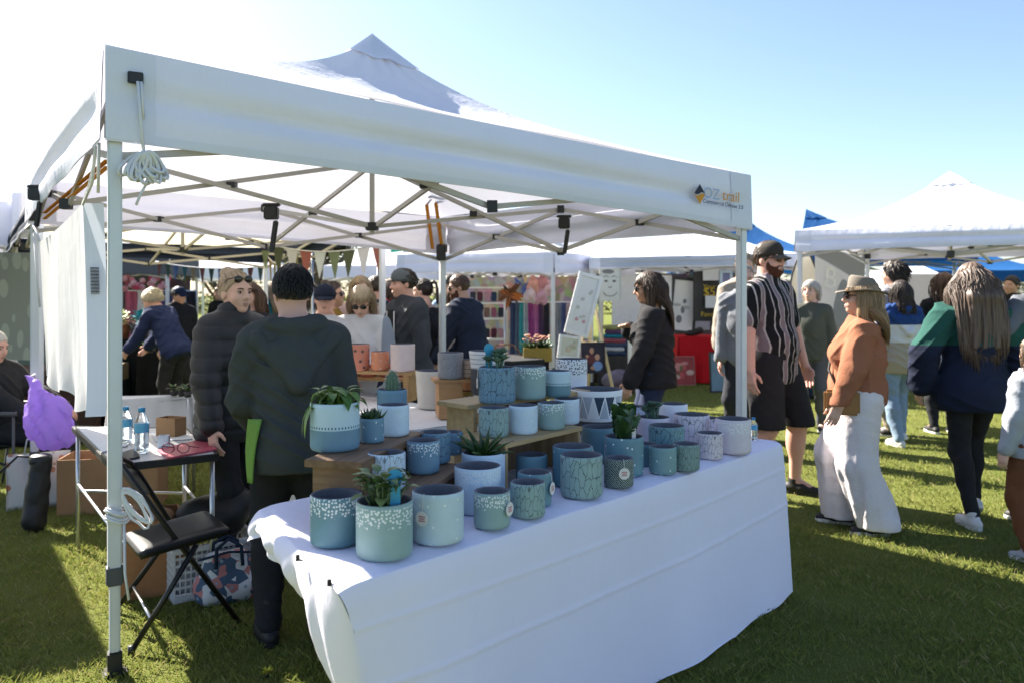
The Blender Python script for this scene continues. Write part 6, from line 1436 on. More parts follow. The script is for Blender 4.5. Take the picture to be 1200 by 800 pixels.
b.build('barcode', mat('barcode_ink', (.05, .05, .06), .8), o)
MB().tube([bq[1] - O, at(103, 222, 3.45) - O, at(114, 175, 3.2) - O], .005, 6).build('tie_rope', M_ROPE, o); MB().tube([bq[0] - O, at(38, 262, 5.3) - O, at(30, 268, 5.4) - O], .007, 6).build('tie_rope', M_ROPE, o)
MB().tube([at(40, 272, 5.35) - O, at(43, 320, 5.3) - O, at(47, 360, 5.3) - O], .007, 6).build('tie_rope', M_ROPE, o)
# purple bag on the far leg, umbrella bag, tote
c = at(57, 487, 5.30); o = empty('carrier_bag', c, 0, 'translucent purple carrier bag hanging from the back left tent leg', 'bag')
V, Fq = solid([ell((0, 0, -.03), (.15, .10, .17), None, .03), cone((-.06, 0, .10), (-.13, .02, .24), .07, .015, .04), ell((.05, 0, -.12), (.10, .08, .10), None, .04)], .009, lambda D, X, Y, Z: D - .016 * creases(X * 2.2, Y * 2, Z * 1.1, 2) + .008 * np.sin(X * 70 + 5 * np.sin(Z * 9)) + .014 * folds(X, Y * 1.4, Z * .4, 44, 1) + .006 * folds(Z, X, Y, 90, 2))
np_mesh('bag_body', V, Fq, canvas('purple_film', (.48, .34, .75), .55, .28, 24), o)
MB().tube([(-.14, .03, .25), (-.15, .10, .26), (-.17, .13, .22)], .008, 6).build('handle', M_ROPE, o)
c = Vector((*gp(40, 622), 0)); o = empty('umbrella_bag', c, .2, 'tall black drawstring bag leaning at the foot of the back left leg', 'bag')
V, Fq = solid([cone((0, 0, .06), (.02, .05, .40), .068, .062, .03)], .008, lambda D, X, Y, Z: np.maximum(D + .008 * folds(X, Y, Z, 45, 1), .005 - Z)); np_mesh('bag_body', V, Fq, MATS['black_nylon'], o)
MB().tube([(.02, .05, .44), (-.10, .03, .46), (-.20, 0, .36), (-.26, 0, .34)], .008, 6).build('strap', M_BLK, o)
MB().lathe([(.055, .40), (.064, .41), (.064, .45), (.05, .46)], (.02, .05, 0), 18).build('bag_top', M_BLK, o)
c = Vector((*gp(46, 592), 0)); o = empty('tote_bag', c, .5, 'pale floral tote bag standing on the grass by the umbrella bag', 'bag')
t = NT('floral'); v = t.coord(); vo = t.n('TexVoronoi'); vo.inputs['Scale'].default_value = 16; t.l(v, vo.inputs['Vector']); sepc = t.n('SeparateColor'); t.l(vo.outputs['Color'], sepc.inputs[0])
t.col(t.mix(t.math('LESS_THAN', vo.outputs['Distance'], .32), (.58, .56, .52), t.mix(sepc.outputs[0], (.50, .18, .10), (.25, .30, .22)))); t.b.inputs['Roughness'].default_value = .7
b = MB(); b.grid(lambda s, q: (lerp(-.19, .19, s), -.07 * (1 - q * .4) + .012 * math.sin(s * 11 + q * 4), .36 * q), 20, 10); b.grid(lambda s, q: (lerp(.19, -.19, s), .07 * (1 - q * .4) + .012 * math.sin(s * 9), .36 * q), 20, 10)
for s in (-1, 1): b.grid(lambda q1, q: (s * .19, s * lerp(-.07, .07, q1) * (1 - q * .4), .36 * q), 4, 10)
b.build('bag_body', t.m, o, solid=.003); MB().tube([(-.09, -.04, .35), (-.07, -.05, .47), (.07, -.05, .47), (.09, -.04, .35)], .006, 6).build('handle', M_ROPE, o)
# camp chair under the sitter
c = Vector((-3.72, 5.95, 0)); o = empty('camp_chair', c, R(-95), 'black fabric camp chair with crossed metal legs at the left edge', 'chair')
b = MB(); b.grid(lambda s, q: (lerp(-.27, .27, s), lerp(-.18, .28, q), .40 - .05 * math.sin(math.pi * s)), 8, 6); b.grid(lambda s, q: (lerp(-.27, .27, s), -.18 - .16 * q - .03 * math.sin(math.pi * s), .40 + .52 * q), 8, 6); b.build('fabric_seat', cloth('camp_fabric', (.02, .022, .025)), o, solid=.004)
for s in (-1, 1): MB().tube([(s * .29, .28, 0), (-s * .0, .0, .2), (-s * .29, -.18, .40)], .01, 6).tube([(s * .29, -.24, 0), (s * .29, -.18, .40), (s * .29, -.36, .94)], .01, 6).tube([(s * .29, .30, .62), (s * .29, -.26, .62)], .018, 6).tube([(s * .29, .28, 0), (s * .29, .28, .62)], .01, 6).build('frame', M_DKGREY, o)
# ---------------------------------------------------------------- background stalls
rr = random.Random(21)
# scarves: one hanging thing each
SC_COL = [(.05, .07, .14), (.10, .14, .20), (.05, .30, .32), (.35, .40, .42), (.30, .06, .22), (.50, .16, .36), (.10, .05, .12), (.03, .03, .04), (.20, .22, .26), (.07, .09, .2), (.40, .30, .32), (.12, .03, .05)]
SC_LAB = ['dark navy scarf leftmost on the hanging rail', 'slate blue scarf on the hanging rail', 'turquoise scarf on the hanging rail', 'pale grey scarf on the hanging rail', 'plum scarf on the hanging rail', 'bright pink scarf on the hanging rail', 'deep purple scarf on the hanging rail', 'black scarf beside the tent corner leg', 'grey scarf right of the tent corner leg', 'indigo scarf right of the tent corner leg', 'dusty pink scarf right of the tent corner leg', 'dark maroon scarf rightmost by the tent leg']
SC_X = [601, 606, 611.5, 617, 622, 627.5, 633, 640, 655, 661, 667, 673]
rail = empty('clothes_rail', at(637, 440, 12.9), 0, 'long metal rail carrying the hanging scarves', 'rail'); rail.location.z = 0
b = MB(); b.tube([(-.62, 0, 1.32), (.62, 0, 1.32)], .014, 8)
for s in (-.62, .62): b.tube([(s, 0, 1.32), (s, 0, .02)], .014, 8); b.tube([(s, -.25, .02), (s, .25, .02)], .014, 8)
b.build('rail_frame', M_SIL, rail)
def hang_cloth(name, label, cat, px, Y, ztop, zbot, wd, c, group, ph=0):
    x = (px - CX) / F * Y; b = MB(); b.grid(lambda s, t: ((s - .5) * wd * (1 + .15 * t), .02 * math.sin(s * 12 + ph) + .02 * math.sin(t * 4 + ph), -t * (ztop - zbot)), 10, 10)
    o = b.build(name, cloth('%s_%d' % (name, int(c[0] * 1e3 + c[1] * 1e5 + c[2] * 1e4)), c, .4, 60), None, solid=.012); o.location = (x, Y, ztop); return tag(o, label, cat, group)
for i in range(12): hang_cloth('scarf', SC_LAB[i], 'scarf', SC_X[i], 12.88, 1.315, .16 + rr.uniform(0, .12), .085, SC_COL[i], 'scarves on the rail', i)
# plush bunches and pouches over the scarves
for i, (px, py, c) in enumerate(((625, 333, (.62, .30, .25)), (636, 331, (.50, .22, .24)), (643, 338, (.62, .40, .42)), (622, 344, (.60, .45, .46)), (634, 346, (.55, .30, .36)))):
    p = at(px, py, 12.6); V, Fq = solid([ell((0, 0, 0), (.09, .07, .08), None, .03), ell((.05, 0, -.09), (.06, .05, .07), None, .03), ell((-.06, 0, -.08), (.05, .05, .07), None, .03), ell((0, 0, .09), (.05, .05, .04), None, .03)], .014, lambda D, X, Y, Z: D + .012 * folds(X, Y, Z, 50, i))
    o = np_mesh('fabric_bunch', V, Fq, cloth('bunch_%d' % i, c, .5, 70)); o.location = p; tag(o, ['salmon fabric bunch, topmost over the scarves', 'rose fabric bunch right of the topmost one', 'pale pink fabric bunch touching the tent corner leg', 'whitish pink fabric bunch lowest on the left', 'dusky rose fabric bunch lowest on the right'][i], 'fabric', 'fabric bunches over the scarves')
# display racks with pouches
def rack(label, px0, px1, Y, tiers):
    x0, x1 = (px0 - CX) / F * Y, (px1 - CX) / F * Y; o = empty('display_rack', ((x0 + x1) / 2, Y, 0), 0, label, 'rack'); L = x1 - x0; m = mat('white_wood', (.68, .66, .62), .6)
    for s in (-.5, .5): MB().box((s * L, 0, .80), (.04, .04, 1.6)).build('post', m, o)
    for z in tiers: MB().box((0, -.06, z), (L - .05, .16, .025)).build('shelf', m, o)
    return o
rack('white shelf rack of dark pouches at the left of the scarf stall', 540, 594, 13.6, (1.56, 1.30, 1.04, .70))
PC = [(.30, .10, .16), (.04, .04, .06), (.10, .03, .05), (.45, .25, .30), (.03, .05, .10), (.20, .12, .10)]
PN = ['wine red', 'black', 'dark maroon', 'rose', 'deep navy', 'brown']; RN = ['top shelf', 'second shelf', 'third shelf']; ON = ['first', 'second', 'third', 'fourth', 'fifth', 'sixth']
for r_, z in enumerate((1.325, 1.065, .72)):
    for i in range(6):
        px = 546 + i * 8.2; x = (px - CX) / F * 13.5; b = MB(); b.box((0, 0, .085), (.095, .035, .16)); k = (i + r_ * 2) % 6
        o = b.build('pouch', cloth('pouch_%d' % k, PC[k], .5, 60), None, bevel=.012); o.location = (x, 13.5, z); tag(o, '%s pouch, %s from the left on the %s of the white rack' % (PN[k], ON[i], ['upper shelf', 'middle shelf', 'lower shelf'][r_]), 'pouch', 'pouches on the white rack')
p = at(597, 345, 12.7); b = MB()
for i in range(26):
    a = rr.uniform(0, 6.28); leaf(b, p, (math.cos(a), -.4, math.sin(a)), (0, -1, 0), rr.uniform(.10, .26), .035, .3)
tag(b.build('butterfly_ornament', island('orange_black', (.012, .010, .010), (.60, .16, .02), .6)), 'orange and black paper butterflies hung at the scarf stall', 'ornament')
p = at(611, 337, 12.7); b = MB()
for i in range(22):
    a = rr.uniform(0, 6.28); leaf(b, p, (math.cos(a), -.4, math.sin(a)), (0, -1, 0), rr.uniform(.08, .20), .035, .3)
tag(b.build('ribbon_ornament', island('rainbow', (.02, .10, .45), (.65, .50, .03), .6)), 'blue and yellow ribbon rosette hung beside the paper butterflies', 'ornament')
o = empty('wicker_basket', at(592, 424, 12.2), 0, 'shallow brown wicker tray on a green box at the scarf stall', 'basket'); zt_ = o.location.z
MB().lathe([(.18, 0), (.24, .03), (.27, .10), (.25, .10), (.22, .04)], n=26).build('basket_bowl', wood('wicker', (.34, .17, .07), (.18, .08, .03)), o)
MB().tube([(-.26, 0, .1), (-.12, 0, .26), (.12, 0, .26), (.26, 0, .1)], .012, 6).build('handle', MATS['wicker'], o)
b = MB().box((0, 0, zt_ / 2), (.46, .36, zt_ - .004)); o2 = b.build('green_box', mat('green_grey', (.085, .115, .090), .7), None, bevel=.01); o2.location = (o.location.x, o.location.y, 0); tag(o2, 'grey green chest under the wicker tray', 'chest')
# yellow flower planter on a white stand
p = at(630, 440, 9.2); o = empty('flower_planter', (p.x, p.y, 0), 0, 'mustard yellow trough of small flowers on white legs', 'planter'); zf = 1.45 - (415 - 345) * 9.2 / F
MB().box((0, 0, zf), (.32, .16, .15)).build('trough', mat('mustard_paint', (.42, .28, .05), .6), o, bevel=.006); b = MB(); f_ = MB()
for i in range(110): leaf(b, (rr.uniform(-.14, .14), rr.uniform(-.06, .06), zf + .06), (rr.uniform(-1, 1), rr.uniform(-1, 1), rr.uniform(.5, 2)), (0, 0, 1), rr.uniform(.06, .16), .012, .4)
for i in range(34): f_.ball((rr.uniform(-.16, .16), rr.uniform(-.08, .08), zf + .17 + rr.uniform(-.03, .05)), (.018, .018, .010), 8, 5)
b.build('stems', LEAF_D, o); f_.build('flowers', island('petals', (.62, .22, .14), (.75, .60, .42)), o)
for s in (-.15, .15):
    for d in (-.06, .06): MB().box((s, d, (zf - .08) / 2), (.022, .022, zf - .08)).build('leg', MATS['white_wood'], o)
# easel with tall frames
o = empty('easel', at(690, 460, 11.2), 0, 'wooden easel with splayed legs carrying the tall frame', 'easel'); o.location.z = 0; E0 = o.location.copy(); W_E = wood('easel_wood', (.60, .50, .34), (.46, .36, .2), 2)
for a, c_ in (((-.30, 0, 0), (.10, .15, 1.62)), ((.36, -.05, 0), (.06, .12, 1.45)), ((.04, .6, 0), (.06, .2, 1.5))): MB().bar(a, c_, .04, .03).build('leg', W_E, o)
MB().box((-.08, .02, .78), (.40, .05, .035)).build('ledge', W_E, o)
def picture(name, label, ctr, wd, ht, fm, pm, rx=-.12, ry=0, rz=0, fw=.035, mount=None, cat='picture', art=None):
    o = empty(name, ctr, rz, label, cat); o.rotation_euler = (rx, ry, rz)
    b = MB(); b.box((0, 0, ht / 2 - fw / 2), (wd, .03, fw)); b.box((0, 0, -ht / 2 + fw / 2), (wd, .03, fw)); b.box((-wd / 2 + fw / 2, 0, 0), (fw, .03, ht - 2 * fw - .001)); b.box((wd / 2 - fw / 2, 0, 0), (fw, .03, ht - 2 * fw - .001)); b.build('frame', fm, o, bevel=.003)
    MB().box((0, .006, 0), (wd - 2 * fw - .002, .012, ht - 2 * fw - .002)).build('print', pm, o)
    if art: art(o, wd - 2 * fw, ht - 2 * fw)
    return o
M_FW = mat('frame_white', (.74, .74, .74), .5); M_FB = mat('frame_black', (.02, .02, .022), .4); M_MAT = mat('print_white', (.70, .70, .70), .6, var=.05)
def blotch(cols, seed, n=7, k=.2):
    def f(o, w_, h_):
        r2 = random.Random(seed)
        for i in range(n):
            c = cols[i % len(cols)]; MB().ball((r2.uniform(-.32, .32) * w_, -.004, r2.uniform(-.36, .36) * h_), (r2.uniform(.08, k) * w_, .003, r2.uniform(.06, k) * w_), 12, 6).build('painted_shape', mat('paint_%d' % int(sum(c) * 1e4 + c[0] * 1e3), c, .8), o)
    return f
picture('framed_picture', 'tall white tilted frame on the easel with a pale flower print', at(684, 357, 11.0), .34, .86, M_FW, M_MAT, -.1, .27, .1, .05, art=blotch([(.55, .30, .33), (.48, .52, .48), (.56, .50, .50)], 4, 9, .12))
picture('framed_picture', 'smaller white tilted frame below the tall one on the easel', at(667, 407, 10.9), .30, .32, M_FW, mat('print_cream', (.58, .58, .50), .6), -.15, .14, .1, .04, art=blotch([(.4, .42, .32), (.52, .45, .36)], 2, 5))
picture('portrait_canvas', 'dark canvas portrait of two figures leaning at the easel foot', at(695, 419, 11.0), .34, .42, mat('canvas_edge', (.03, .025, .04), .8), mat('canvas_dark', (.025, .022, .040), .8, var=.4, scale=8), -.15, 0, .15, .012, art=lambda o, w_, h_: [MB().ball((x * w_, -.004, z * h_), (a * w_, .004, c * h_), 14, 8).build('painted_shape', mat('paint_p%d' % i, col_, .8), o) for i, (x, z, a, c, col_) in enumerate(((-.05, .24, .10, .11, (.42, .24, .17)), (.18, .02, .12, .11, (.45, .26, .20)), (-.08, -.05, .20, .18, (.10, .03, .04)), (.18, -.28, .22, .17, (.16, .26, .52)), (-.25, .05, .08, .06, (.40, .22, .16)), (-.03, -.34, .1, .07, (.35, .2, .15))))])
def face_art(o, w_, h_):
    m = mat('pencil', (.06, .06, .06), .9); b = MB()
    for s in (-1, 1): b.ball((s * .20 * w_, -.004, .12 * h_), (.028, .003, .015), 10, 6); b.tube([(s * .34 * w_, -.003, .24 * h_), (s * .2 * w_, -.003, .29 * h_), (s * .08 * w_, -.003, .25 * h_)], .004, 5)
    b.tube([(-.08 * w_, -.003, -.06 * h_), (0, -.003, -.09 * h_), (.08 * w_, -.003, -.06 * h_)], .005, 5)
    for q in (.20,): b.tube([(math.cos(a) * .36 * w_, -.003, -.12 * h_ + math.sin(a) * q * h_ - .02) for a in np.linspace(3.5, 5.9, 12)], .005, 5)
    b.build('pencil_lines', m, o); MB().ball((-.1 * w_, -.0035, .42 * h_), (.30 * w_, .003, .07 * h_), 14, 6).build('pencil_hair', mat('pencil_grey', (.2, .2, .2), .9), o)
picture('sketch_portrait', 'large pencil drawing of a smiling face pinned up at the picture stall', at(715, 334, 12.4), .33, .50, mat('paper_edge', (.62, .62, .58), .8), mat('drawing_paper', (.62, .62, .58), .8, var=.05), 0, 0, 0, .01, art=face_art)
def board(name, label, ctr, size, m, rz=0, cat='board', rx=0):
    b = MB().box((0, 0, 0), size); o = b.build(name, m, None, bevel=.004); o.location = ctr; o.rotation_euler = (rx, 0, rz); return tag(o, label, cat)
M_PANEL = mat('panel_pale', (.62, .63, .66), .7)
board('display_screen', 'pale display panel behind the brunette in black', at(752, 352, 13.3), (.98, .02, .82), M_PANEL); board('display_screen', 'blue grey display panel behind the tilted black frame', at(805, 358, 14.2), (.80, .02, .86), mat('panel_blue', (.36, .40, .48), .7))
picture('framed_picture', 'tilted black frame with white picture at the back of the picture stall', at(801, 358, 13.4), .44, .92, M_FB, M_MAT, -.05, .10, 0, .045, art=blotch([(.2, .2, .22), (.45, .45, .46)], 9, 5, .2))
sg = board('price_board', 'black sign with yellow prices above the red table', at(831, 347, 13.2), (.52, .03, .82), M_FB, cat='sign')
M_YEL = mat('yellow_paint', (.62, .44, .03), .7)
for s_, dz, sz in (('Your', .15, .10), ('$5', .06, .19), ('Family', -.30, .11)):
    tx = text('lettering', s_, (0, 0, 0), (1, 0, 0), (0, 0, 1), sz, M_YEL); tx.matrix_world = Matrix.Identity(4); tx.parent = sg; tx.location = (.0, -.018, dz); tx.rotation_euler = (R(90), 0, 0)
for px, py, w_, h_, lab in ((833, 321, .26, .22, 'white paper notice at the top of the black price sign'), (838, 354, .32, .20, 'white paper notice across the middle of the black price sign')): board('paper_notice', lab, at(px, py, 13.10), (w_, .006, h_), M_PAPER, cat='notice')
picture('framed_picture', 'pale blue upright frame beside the bald man', at(851, 362, 12.6), .20, 1.20, mat('frame_blue', (.40, .50, .62), .5), mat('print_violet', (.16, .17, .32), .7, var=.5, scale=5), -.02, 0, 0, .045)
rt = draped('red_table', 'table under a bright red cloth at the picture stall', [(2.72, 13.2), (3.55, 13.1), (3.62, 13.9), (2.8, 14.0)], .76, cloth('red_cloth', (.52, .012, .018), .12), .74)
picture('framed_picture', 'small white framed photo standing on the red table', at(793, 385, 13.4) + Vector((0, 0, .03)), .15, .20, M_FW, mat('print_pic', (.22, .18, .30), .7, var=.6, scale=12), -.1)
V, Fq = solid([ell((0, 0, .06), (.16, .10, .06), None, .03), ell((.12, 0, .09), (.08, .08, .05), None, .03)], .015, lambda D, X, Y, Z: np.maximum(D + .01 * folds(X, Y, Z, 40), .002 - Z)); o = np_mesh('bag', V, Fq, MATS['black_nylon']); o.location = (2.98, 13.45, .763); tag(o, 'black soft bag lying on the red table', 'bag')
picture('red_painting', 'red and pink painting leaning against the red cloth', (2.74, 12.95, .235), .38, .46, mat('canvas_pink', (.45, .20, .19), .8), mat('paint_red', (.32, .06, .06), .8, var=.5, scale=6), -.14, 0, .2, .012, art=blotch([(.55, .25, .22), (.50, .10, .10), (.12, .14, .05), (.60, .40, .34)], 14, 9, .2))
picture('framed_picture', 'black framed bluish print leaning at the table end on the grass', (3.08, 12.05, .30), .30, .60, M_FB, mat('print_teal', (.12, .22, .30), .5, var=.4, scale=4), -.1, 0, .1, .025)
o = empty('white_trestle', at(738, 445, 11.6), 0, 'white folded trestle legs standing beside the brunette', 'trestle'); o.location.z = 0
for s in (0, .11): MB().box((s, 0, .42), (.05, .03, .84)).build('leg', M_FW, o)
MB().box((.055, 0, .70), (.06, .025, .05)).build('rail', M_FW, o)
# folded clothes table
draped('clothes_table', 'dark cloth table stacked with folded garments by the easel', [(1.30, 12.4), (1.95, 12.3), (2.0, 13.0), (1.35, 13.1)], .50, cloth('dark_skirt', (.05, .045, .04), .3), .48)
GC = [(.03, .05, .09), (.42, .42, .44), (.05, .07, .12), (.30, .08, .10), (.02, .16, .22), (.10, .05, .12), (.25, .25, .10)]
GN_ = ['ink blue', 'pale grey', 'midnight', 'brick red', 'petrol', 'plum', 'olive']
zz = .505
for i in range(7):
    V, Fq = solid([cone((-.15, 0, .035), (.15, 0, .035), .035, .035, .02), cone((-.15, .2, .035), (.15, .2, .035), .035, .035, .02), ell((0, .1, .035), (.19, .14, .034), None, .03)], .015, lambda D, X, Y, Z: D + .006 * folds(X, Y, Z, 30, i))
    o = np_mesh('folded_garment', V, Fq, cloth('garm_%d' % i, GC[i], .4)); o.location = (1.60 + rr.uniform(-.04, .04), 12.6, zz - .004); zz += .066; tag(o, '%s folded garment in the pile by the easel, %s from the bottom' % (GN_[i], ['lowest', 'second', 'third', 'fourth', 'fifth', 'sixth', 'seventh'][i]), 'garment', 'folded garments')
V, Fq = solid([ell((0, 0, .17), (.30, .18, .17), None, .05), ell((.2, 0, .12), (.18, .16, .12), None, .05)], .02, lambda D, X, Y, Z: np.maximum(D + .02 * folds(X, Y, Z, 22), .003 - Z)); o = np_mesh('clothes_heap', V, Fq, island('rag', (.1, .1, .1), (.2, .2, .2)) if 0 else mat('mixed_cloth', (.14, .12, .16), .9, var=.9, scale=9)); o.location = (1.62, 12.0, 0); tag(o, 'heap of bright folded cloth on the grass under the clothes table', 'cloth heap')
# table ahead of the leaning man: crockery
draped('stall_table', 'table under a dark cloth in front of the leaning man', [(-.35, 8.35), (.35, 8.9), (.0, 9.6), (-.75, 9.1)], .74, cloth('dark_skirt2', (.03, .03, .032)), .72)
# ---------------------------------------------------------------- banner wall and right stall
o = empty('mesh_banner', at(985, 330, 9.6), .35, 'grey mesh banner with a white letter B hung between tent legs', 'banner')
b = MB(); b.grid(lambda s, t: ((s - .5) * .75, .015 * math.sin(s * 7), .42 - t * 1.15 - .14 * s * (1 - t)), 16, 12); b.build('sheet', canvas('grey_mesh', (.26, .27, .29), .2), o)
tx = text('lettering', 'B', (0, 0, 0), (1, 0, 0), (0, 0, 1), .34, mat('letter_white', (.7, .7, .68), .7), None); tx.matrix_world = Matrix.Identity(4); tx.parent = o; tx.location = (-.17, -.025, .03); tx.rotation_euler = (R(90), R(8), 0)
o = empty('teardrop_flag', at(943, 330, 9.9), 0, 'white teardrop flag with dark outline beside the tent leg', 'flag')
n = 24; ring = [Vector((.17 * math.sin(k / n * 6.283) * (1 - .35 * math.cos(k / n * 6.283)), 0, .38 * math.cos(k / n * 6.283))) for k in range(n)]
b = MB(); b.raw([r_ + Vector((0, d, 0)) for d in (-.003, .003) for r_ in ring], [tuple(range(n)), tuple(reversed(range(n, 2 * n)))] + [(k, (k + 1) % n, n + (k + 1) % n, n + k) for k in range(n)], False); b.build('flag_cloth', canvas('flag_cream', (.66, .62, .52), .3), o); MB().tube(ring, .012, 6, closed=True).build('flag_edge', M_BLK, o); MB().tube([(0, 0, -.38), (0, 0, -o.location.z)], .012, 6).build('pole', M_BLK, o)
board('display_screen', 'lilac white display board under the big peaked tent', at(1085, 366, 10.6), (.55, .02, 1.0), mat('panel_lilac', (.60, .57, .66), .7))
board('display_screen', 'rosy display board at the edge of the lilac one', at(1074, 352, 10.75), (.25, .02, .6), mat('panel_rose', (.60, .30, .36), .7))
draped('stall_table', 'plain timber coloured table under the right hand tent', [(5.75, 9.1), (6.6, 8.6), (6.9, 9.2), (6.05, 9.7)], .74, cloth('kraft_cloth', (.28, .19, .11)), .7)
for i, (dx, z, s, lab) in enumerate(((0, .745, (.36, .3, .30), 'brown carton lowest on the right hand stall table'), (.02, 1.05, (.32, .28, .24), 'brown carton stacked on top of another at the right hand stall'), (-.28, .745, (.16, .2, .18), 'little pale carton beside the stacked brown cartons'))):
    b = MB().box((0, 0, s[2] / 2 + .001), s); o = b.build('cardboard_carton', M_CARD if i < 2 else mat('card_pale', (.5, .36, .22), .8), None, bevel=.004); o.location = (6.15 + dx, 9.15, z); o.rotation_euler.z = -.4; tag(o, lab, 'box', 'cartons on the right stall')
# ---------------------------------------------------------------- left background: plant stall, clothes, bunting
draped('seedling_table', 'table in a long black cloth crowded with seedlings', [(-5.05, 10.9), (-4.12, 11.0), (-4.0, 11.8), (-4.95, 11.8)], .66, cloth('black_skirt', (.012, .012, .013)), .64)
FL = island('bright_leaves', (.16, .30, .05), (.55, .42, .10), .5, .4, .2)
names = ['front row', 'middle row', 'back row']; kk = 0
for r_ in range(3):
    for i in range(9):
        x = -4.95 + i * .105 + rr.uniform(-.01, .01); y = 11.02 + r_ * .24
        sprout('seedling, %s from the left in the %s of the black clothed table' % (['first', 'second', 'third', 'fourth', 'fifth', 'sixth', 'seventh', 'eighth', 'ninth'][i], names[r_]), x, y, .662, .075, [FL, LEAF_G, island('amber_leaves', (.45, .22, .04), (.55, .45, .2), .5, .4, .2)][(i * 2 + r_) % 3], 12, 'seedlings on the black clothed table', (.04, .04, .04) if (i + r_) % 3 else (.45, .2, .08))
draped('plant_stand', 'taller black clothed stand with two orange pots of foliage', [(-5.75, 11.3), (-5.15, 11.3), (-5.15, 11.9), (-5.75, 11.9)], .82, MATS['black_skirt'], .80)
for i, (x, c, m, lab) in enumerate(((-5.55, (.30, .11, .04), FL, 'round bushy lime plant in an orange pot on the black stand'), (-5.28, (.05, .05, .05), island('teal_leaves', (.01, .16, .20), (.03, .32, .36), .5), 'bushy teal plant in a dark pot on the black stand'))):
    o = empty('potted_plant', (x, 11.5, .824), 0, lab, 'plant'); MB().lathe([(.10, 0), (.14, .20), (.125, .20)], n=20).build('pot_body', mat('pp_%d' % i, c, .7), o); b = MB()
    for k in range(120):
        a = rr.uniform(0, 6.28); e = rr.uniform(0, 1.5); q = Vector((math.cos(a) * math.cos(e), math.sin(a) * math.cos(e), math.sin(e))) * rr.uniform(.05, .17); leaf(b, q + Vector((0, 0, .20)), q, (0, 0, 1), .07, .022, .4)
    b.build('foliage', m, o)
b = MB().box((0, 0, .11), (.30, .3, .22)); o = b.build('crate', wood('crate_wood', (.48, .34, .18), (.3, .2, .1)), None, bevel=.005); o.location = (-5.42, 11.0, .30); tag(o, 'pale timber crate in front of the black plant stand', 'crate')
b = MB().box((0, 0, .15), (.34, .3, .29)); o = b.build('crate', mat('crate_black', (.02, .02, .02), .8), None, bevel=.005); o.location = (-5.42, 11.0, 0.003); tag(o, 'black crate on the grass carrying the pale timber one', 'crate')
rail2 = empty('clothes_rail', (-5.75, 13.2, 0), 0, 'clothes rail under the grey topped tent', 'rail'); b = MB(); b.tube([(-.6, 0, 1.5), (.6, 0, 1.5)], .014, 8)
for s in (-.6, .6): b.tube([(s, 0, 1.5), (s, 0, 0)], .014, 8)
b.build('rail_frame', M_SIL, rail2)
for i, (c, lab) in enumerate((((.40, .10, .16), 'crimson garment'), ((.60, .58, .56), 'cream garment'), ((.42, .40, .46), 'silvery garment'), ((.10, .03, .20), 'violet garment'), ((.05, .05, .14), 'indigo garment'), ((.55, .52, .55), 'white lilac garment'), ((.02, .02, .03), 'black garment'))):
    hang_cloth('hanging_garment', lab + ' hanging on the rail under the grey topped tent', 'garment', 600 + (-6.2 + i * .16) / 13.2 * F, 13.18, 1.5, .55 + rr.uniform(0, .2), .20, c, 'garments on the far rail', i)
b = MB()
for i in range(40): b.ball((rr.uniform(-6.3, -5.5), 12.95 + rr.uniform(-.05, .05), 1.62 + rr.uniform(-.09, .09)), rr.uniform(.03, .06), 8, 6)
tag(b.build('flower_garland', island('garland', (.45, .02, .08), (.70, .50, .52), .7)), 'pink and crimson flower garland above the far clothes rail', 'garland')
def bunting(label, a, c, n, cols, drop=.25, sag=.2, wd=.16):
    a, c = Vector(a), Vector(c); o = empty('bunting', (a + c) / 2, 0, label, 'bunting'); O = o.location.copy(); P = lambda s: a.lerp(c, s) - Vector((0, 0, sag * 4 * s * (1 - s))) - O
    MB().tube([P(k / 20) for k in range(21)], .006, 5).build('cord', M_ROPE, o)
    d = (c - a).normalized()
    for k in range(n):
        p = P((k + .5) / n); q = cols[k % len(cols)]; b = MB(); y = rr.uniform(-.03, .03)
        b.raw([p - d * wd / 2, p + d * wd / 2, p + Vector((rr.uniform(-.02, .02), y, -drop)), p - d * wd / 2 + Vector((0, .002, 0)), p + d * wd / 2 + Vector((0, .002, 0)), p + Vector((0, y + .002, -drop))], [(0, 2, 1), (3, 4, 5)], False)
        b.build('flag', canvas('flag_%d' % int(q[0] * 1e3 + q[1] * 1e4), q, .35), o)
bunting('bunting in dark red, green and blue behind the puffer jacket woman', (-5.1, 11.6, 1.92), (-3.05, 10.05, 1.80), 12, [(.14, .05, .04), (.03, .06, .05), (.05, .10, .22), (.02, .10, .12), (.20, .16, .10)], .22, .06, .13)
bunting('bunting in white, sage and floral over the group behind', (-2.5, 8.0, 1.98), (-1.16, 7.45, 1.93), 9, [(.25, .30, .18), (.12, .14, .08), (.70, .70, .70), (.42, .16, .13), (.68, .72, .70)], .26, .10, .14)
bunting('short floral bunting hanging below the cream lined tent', (-2.95, 9.8, 1.9), (-2.15, 8.2, 1.9), 6, [(.36, .26, .14), (.25, .22, .10)], .3, .12, .18)
# bunting poles
for i, (px, Y) in enumerate(((366, 9.2), (443, 8.6))):
    p = at(px, 345, Y); b = MB(); b.tube([(0, 0, 0), (0, 0, 2.0)], .014, 8); o = b.build('bunting_pole', M_SIL, None); o.location = (p.x, Y, 0); tag(o, ['thin metal pole behind the mustard topped woman', 'thin metal pole beside the man in the grey cap'][i], 'pole', 'thin poles')
b = MB(); b.grid(lambda s, t: (s * 1.1, .03 * math.sin(s * 9), -.15 - .45 * s * .6 - t * .5 * (1 - s) ** .8 + .25 * t), 14, 8); o = b.build('green_tarp', canvas('green_tarp', (.01, .20, .15), .3), None); o.location = at(458, 300, 13.5) + Vector((0, 0, .45)); tag(o, 'emerald green tarpaulin corner above the man in the grey cap', 'tarpaulin')
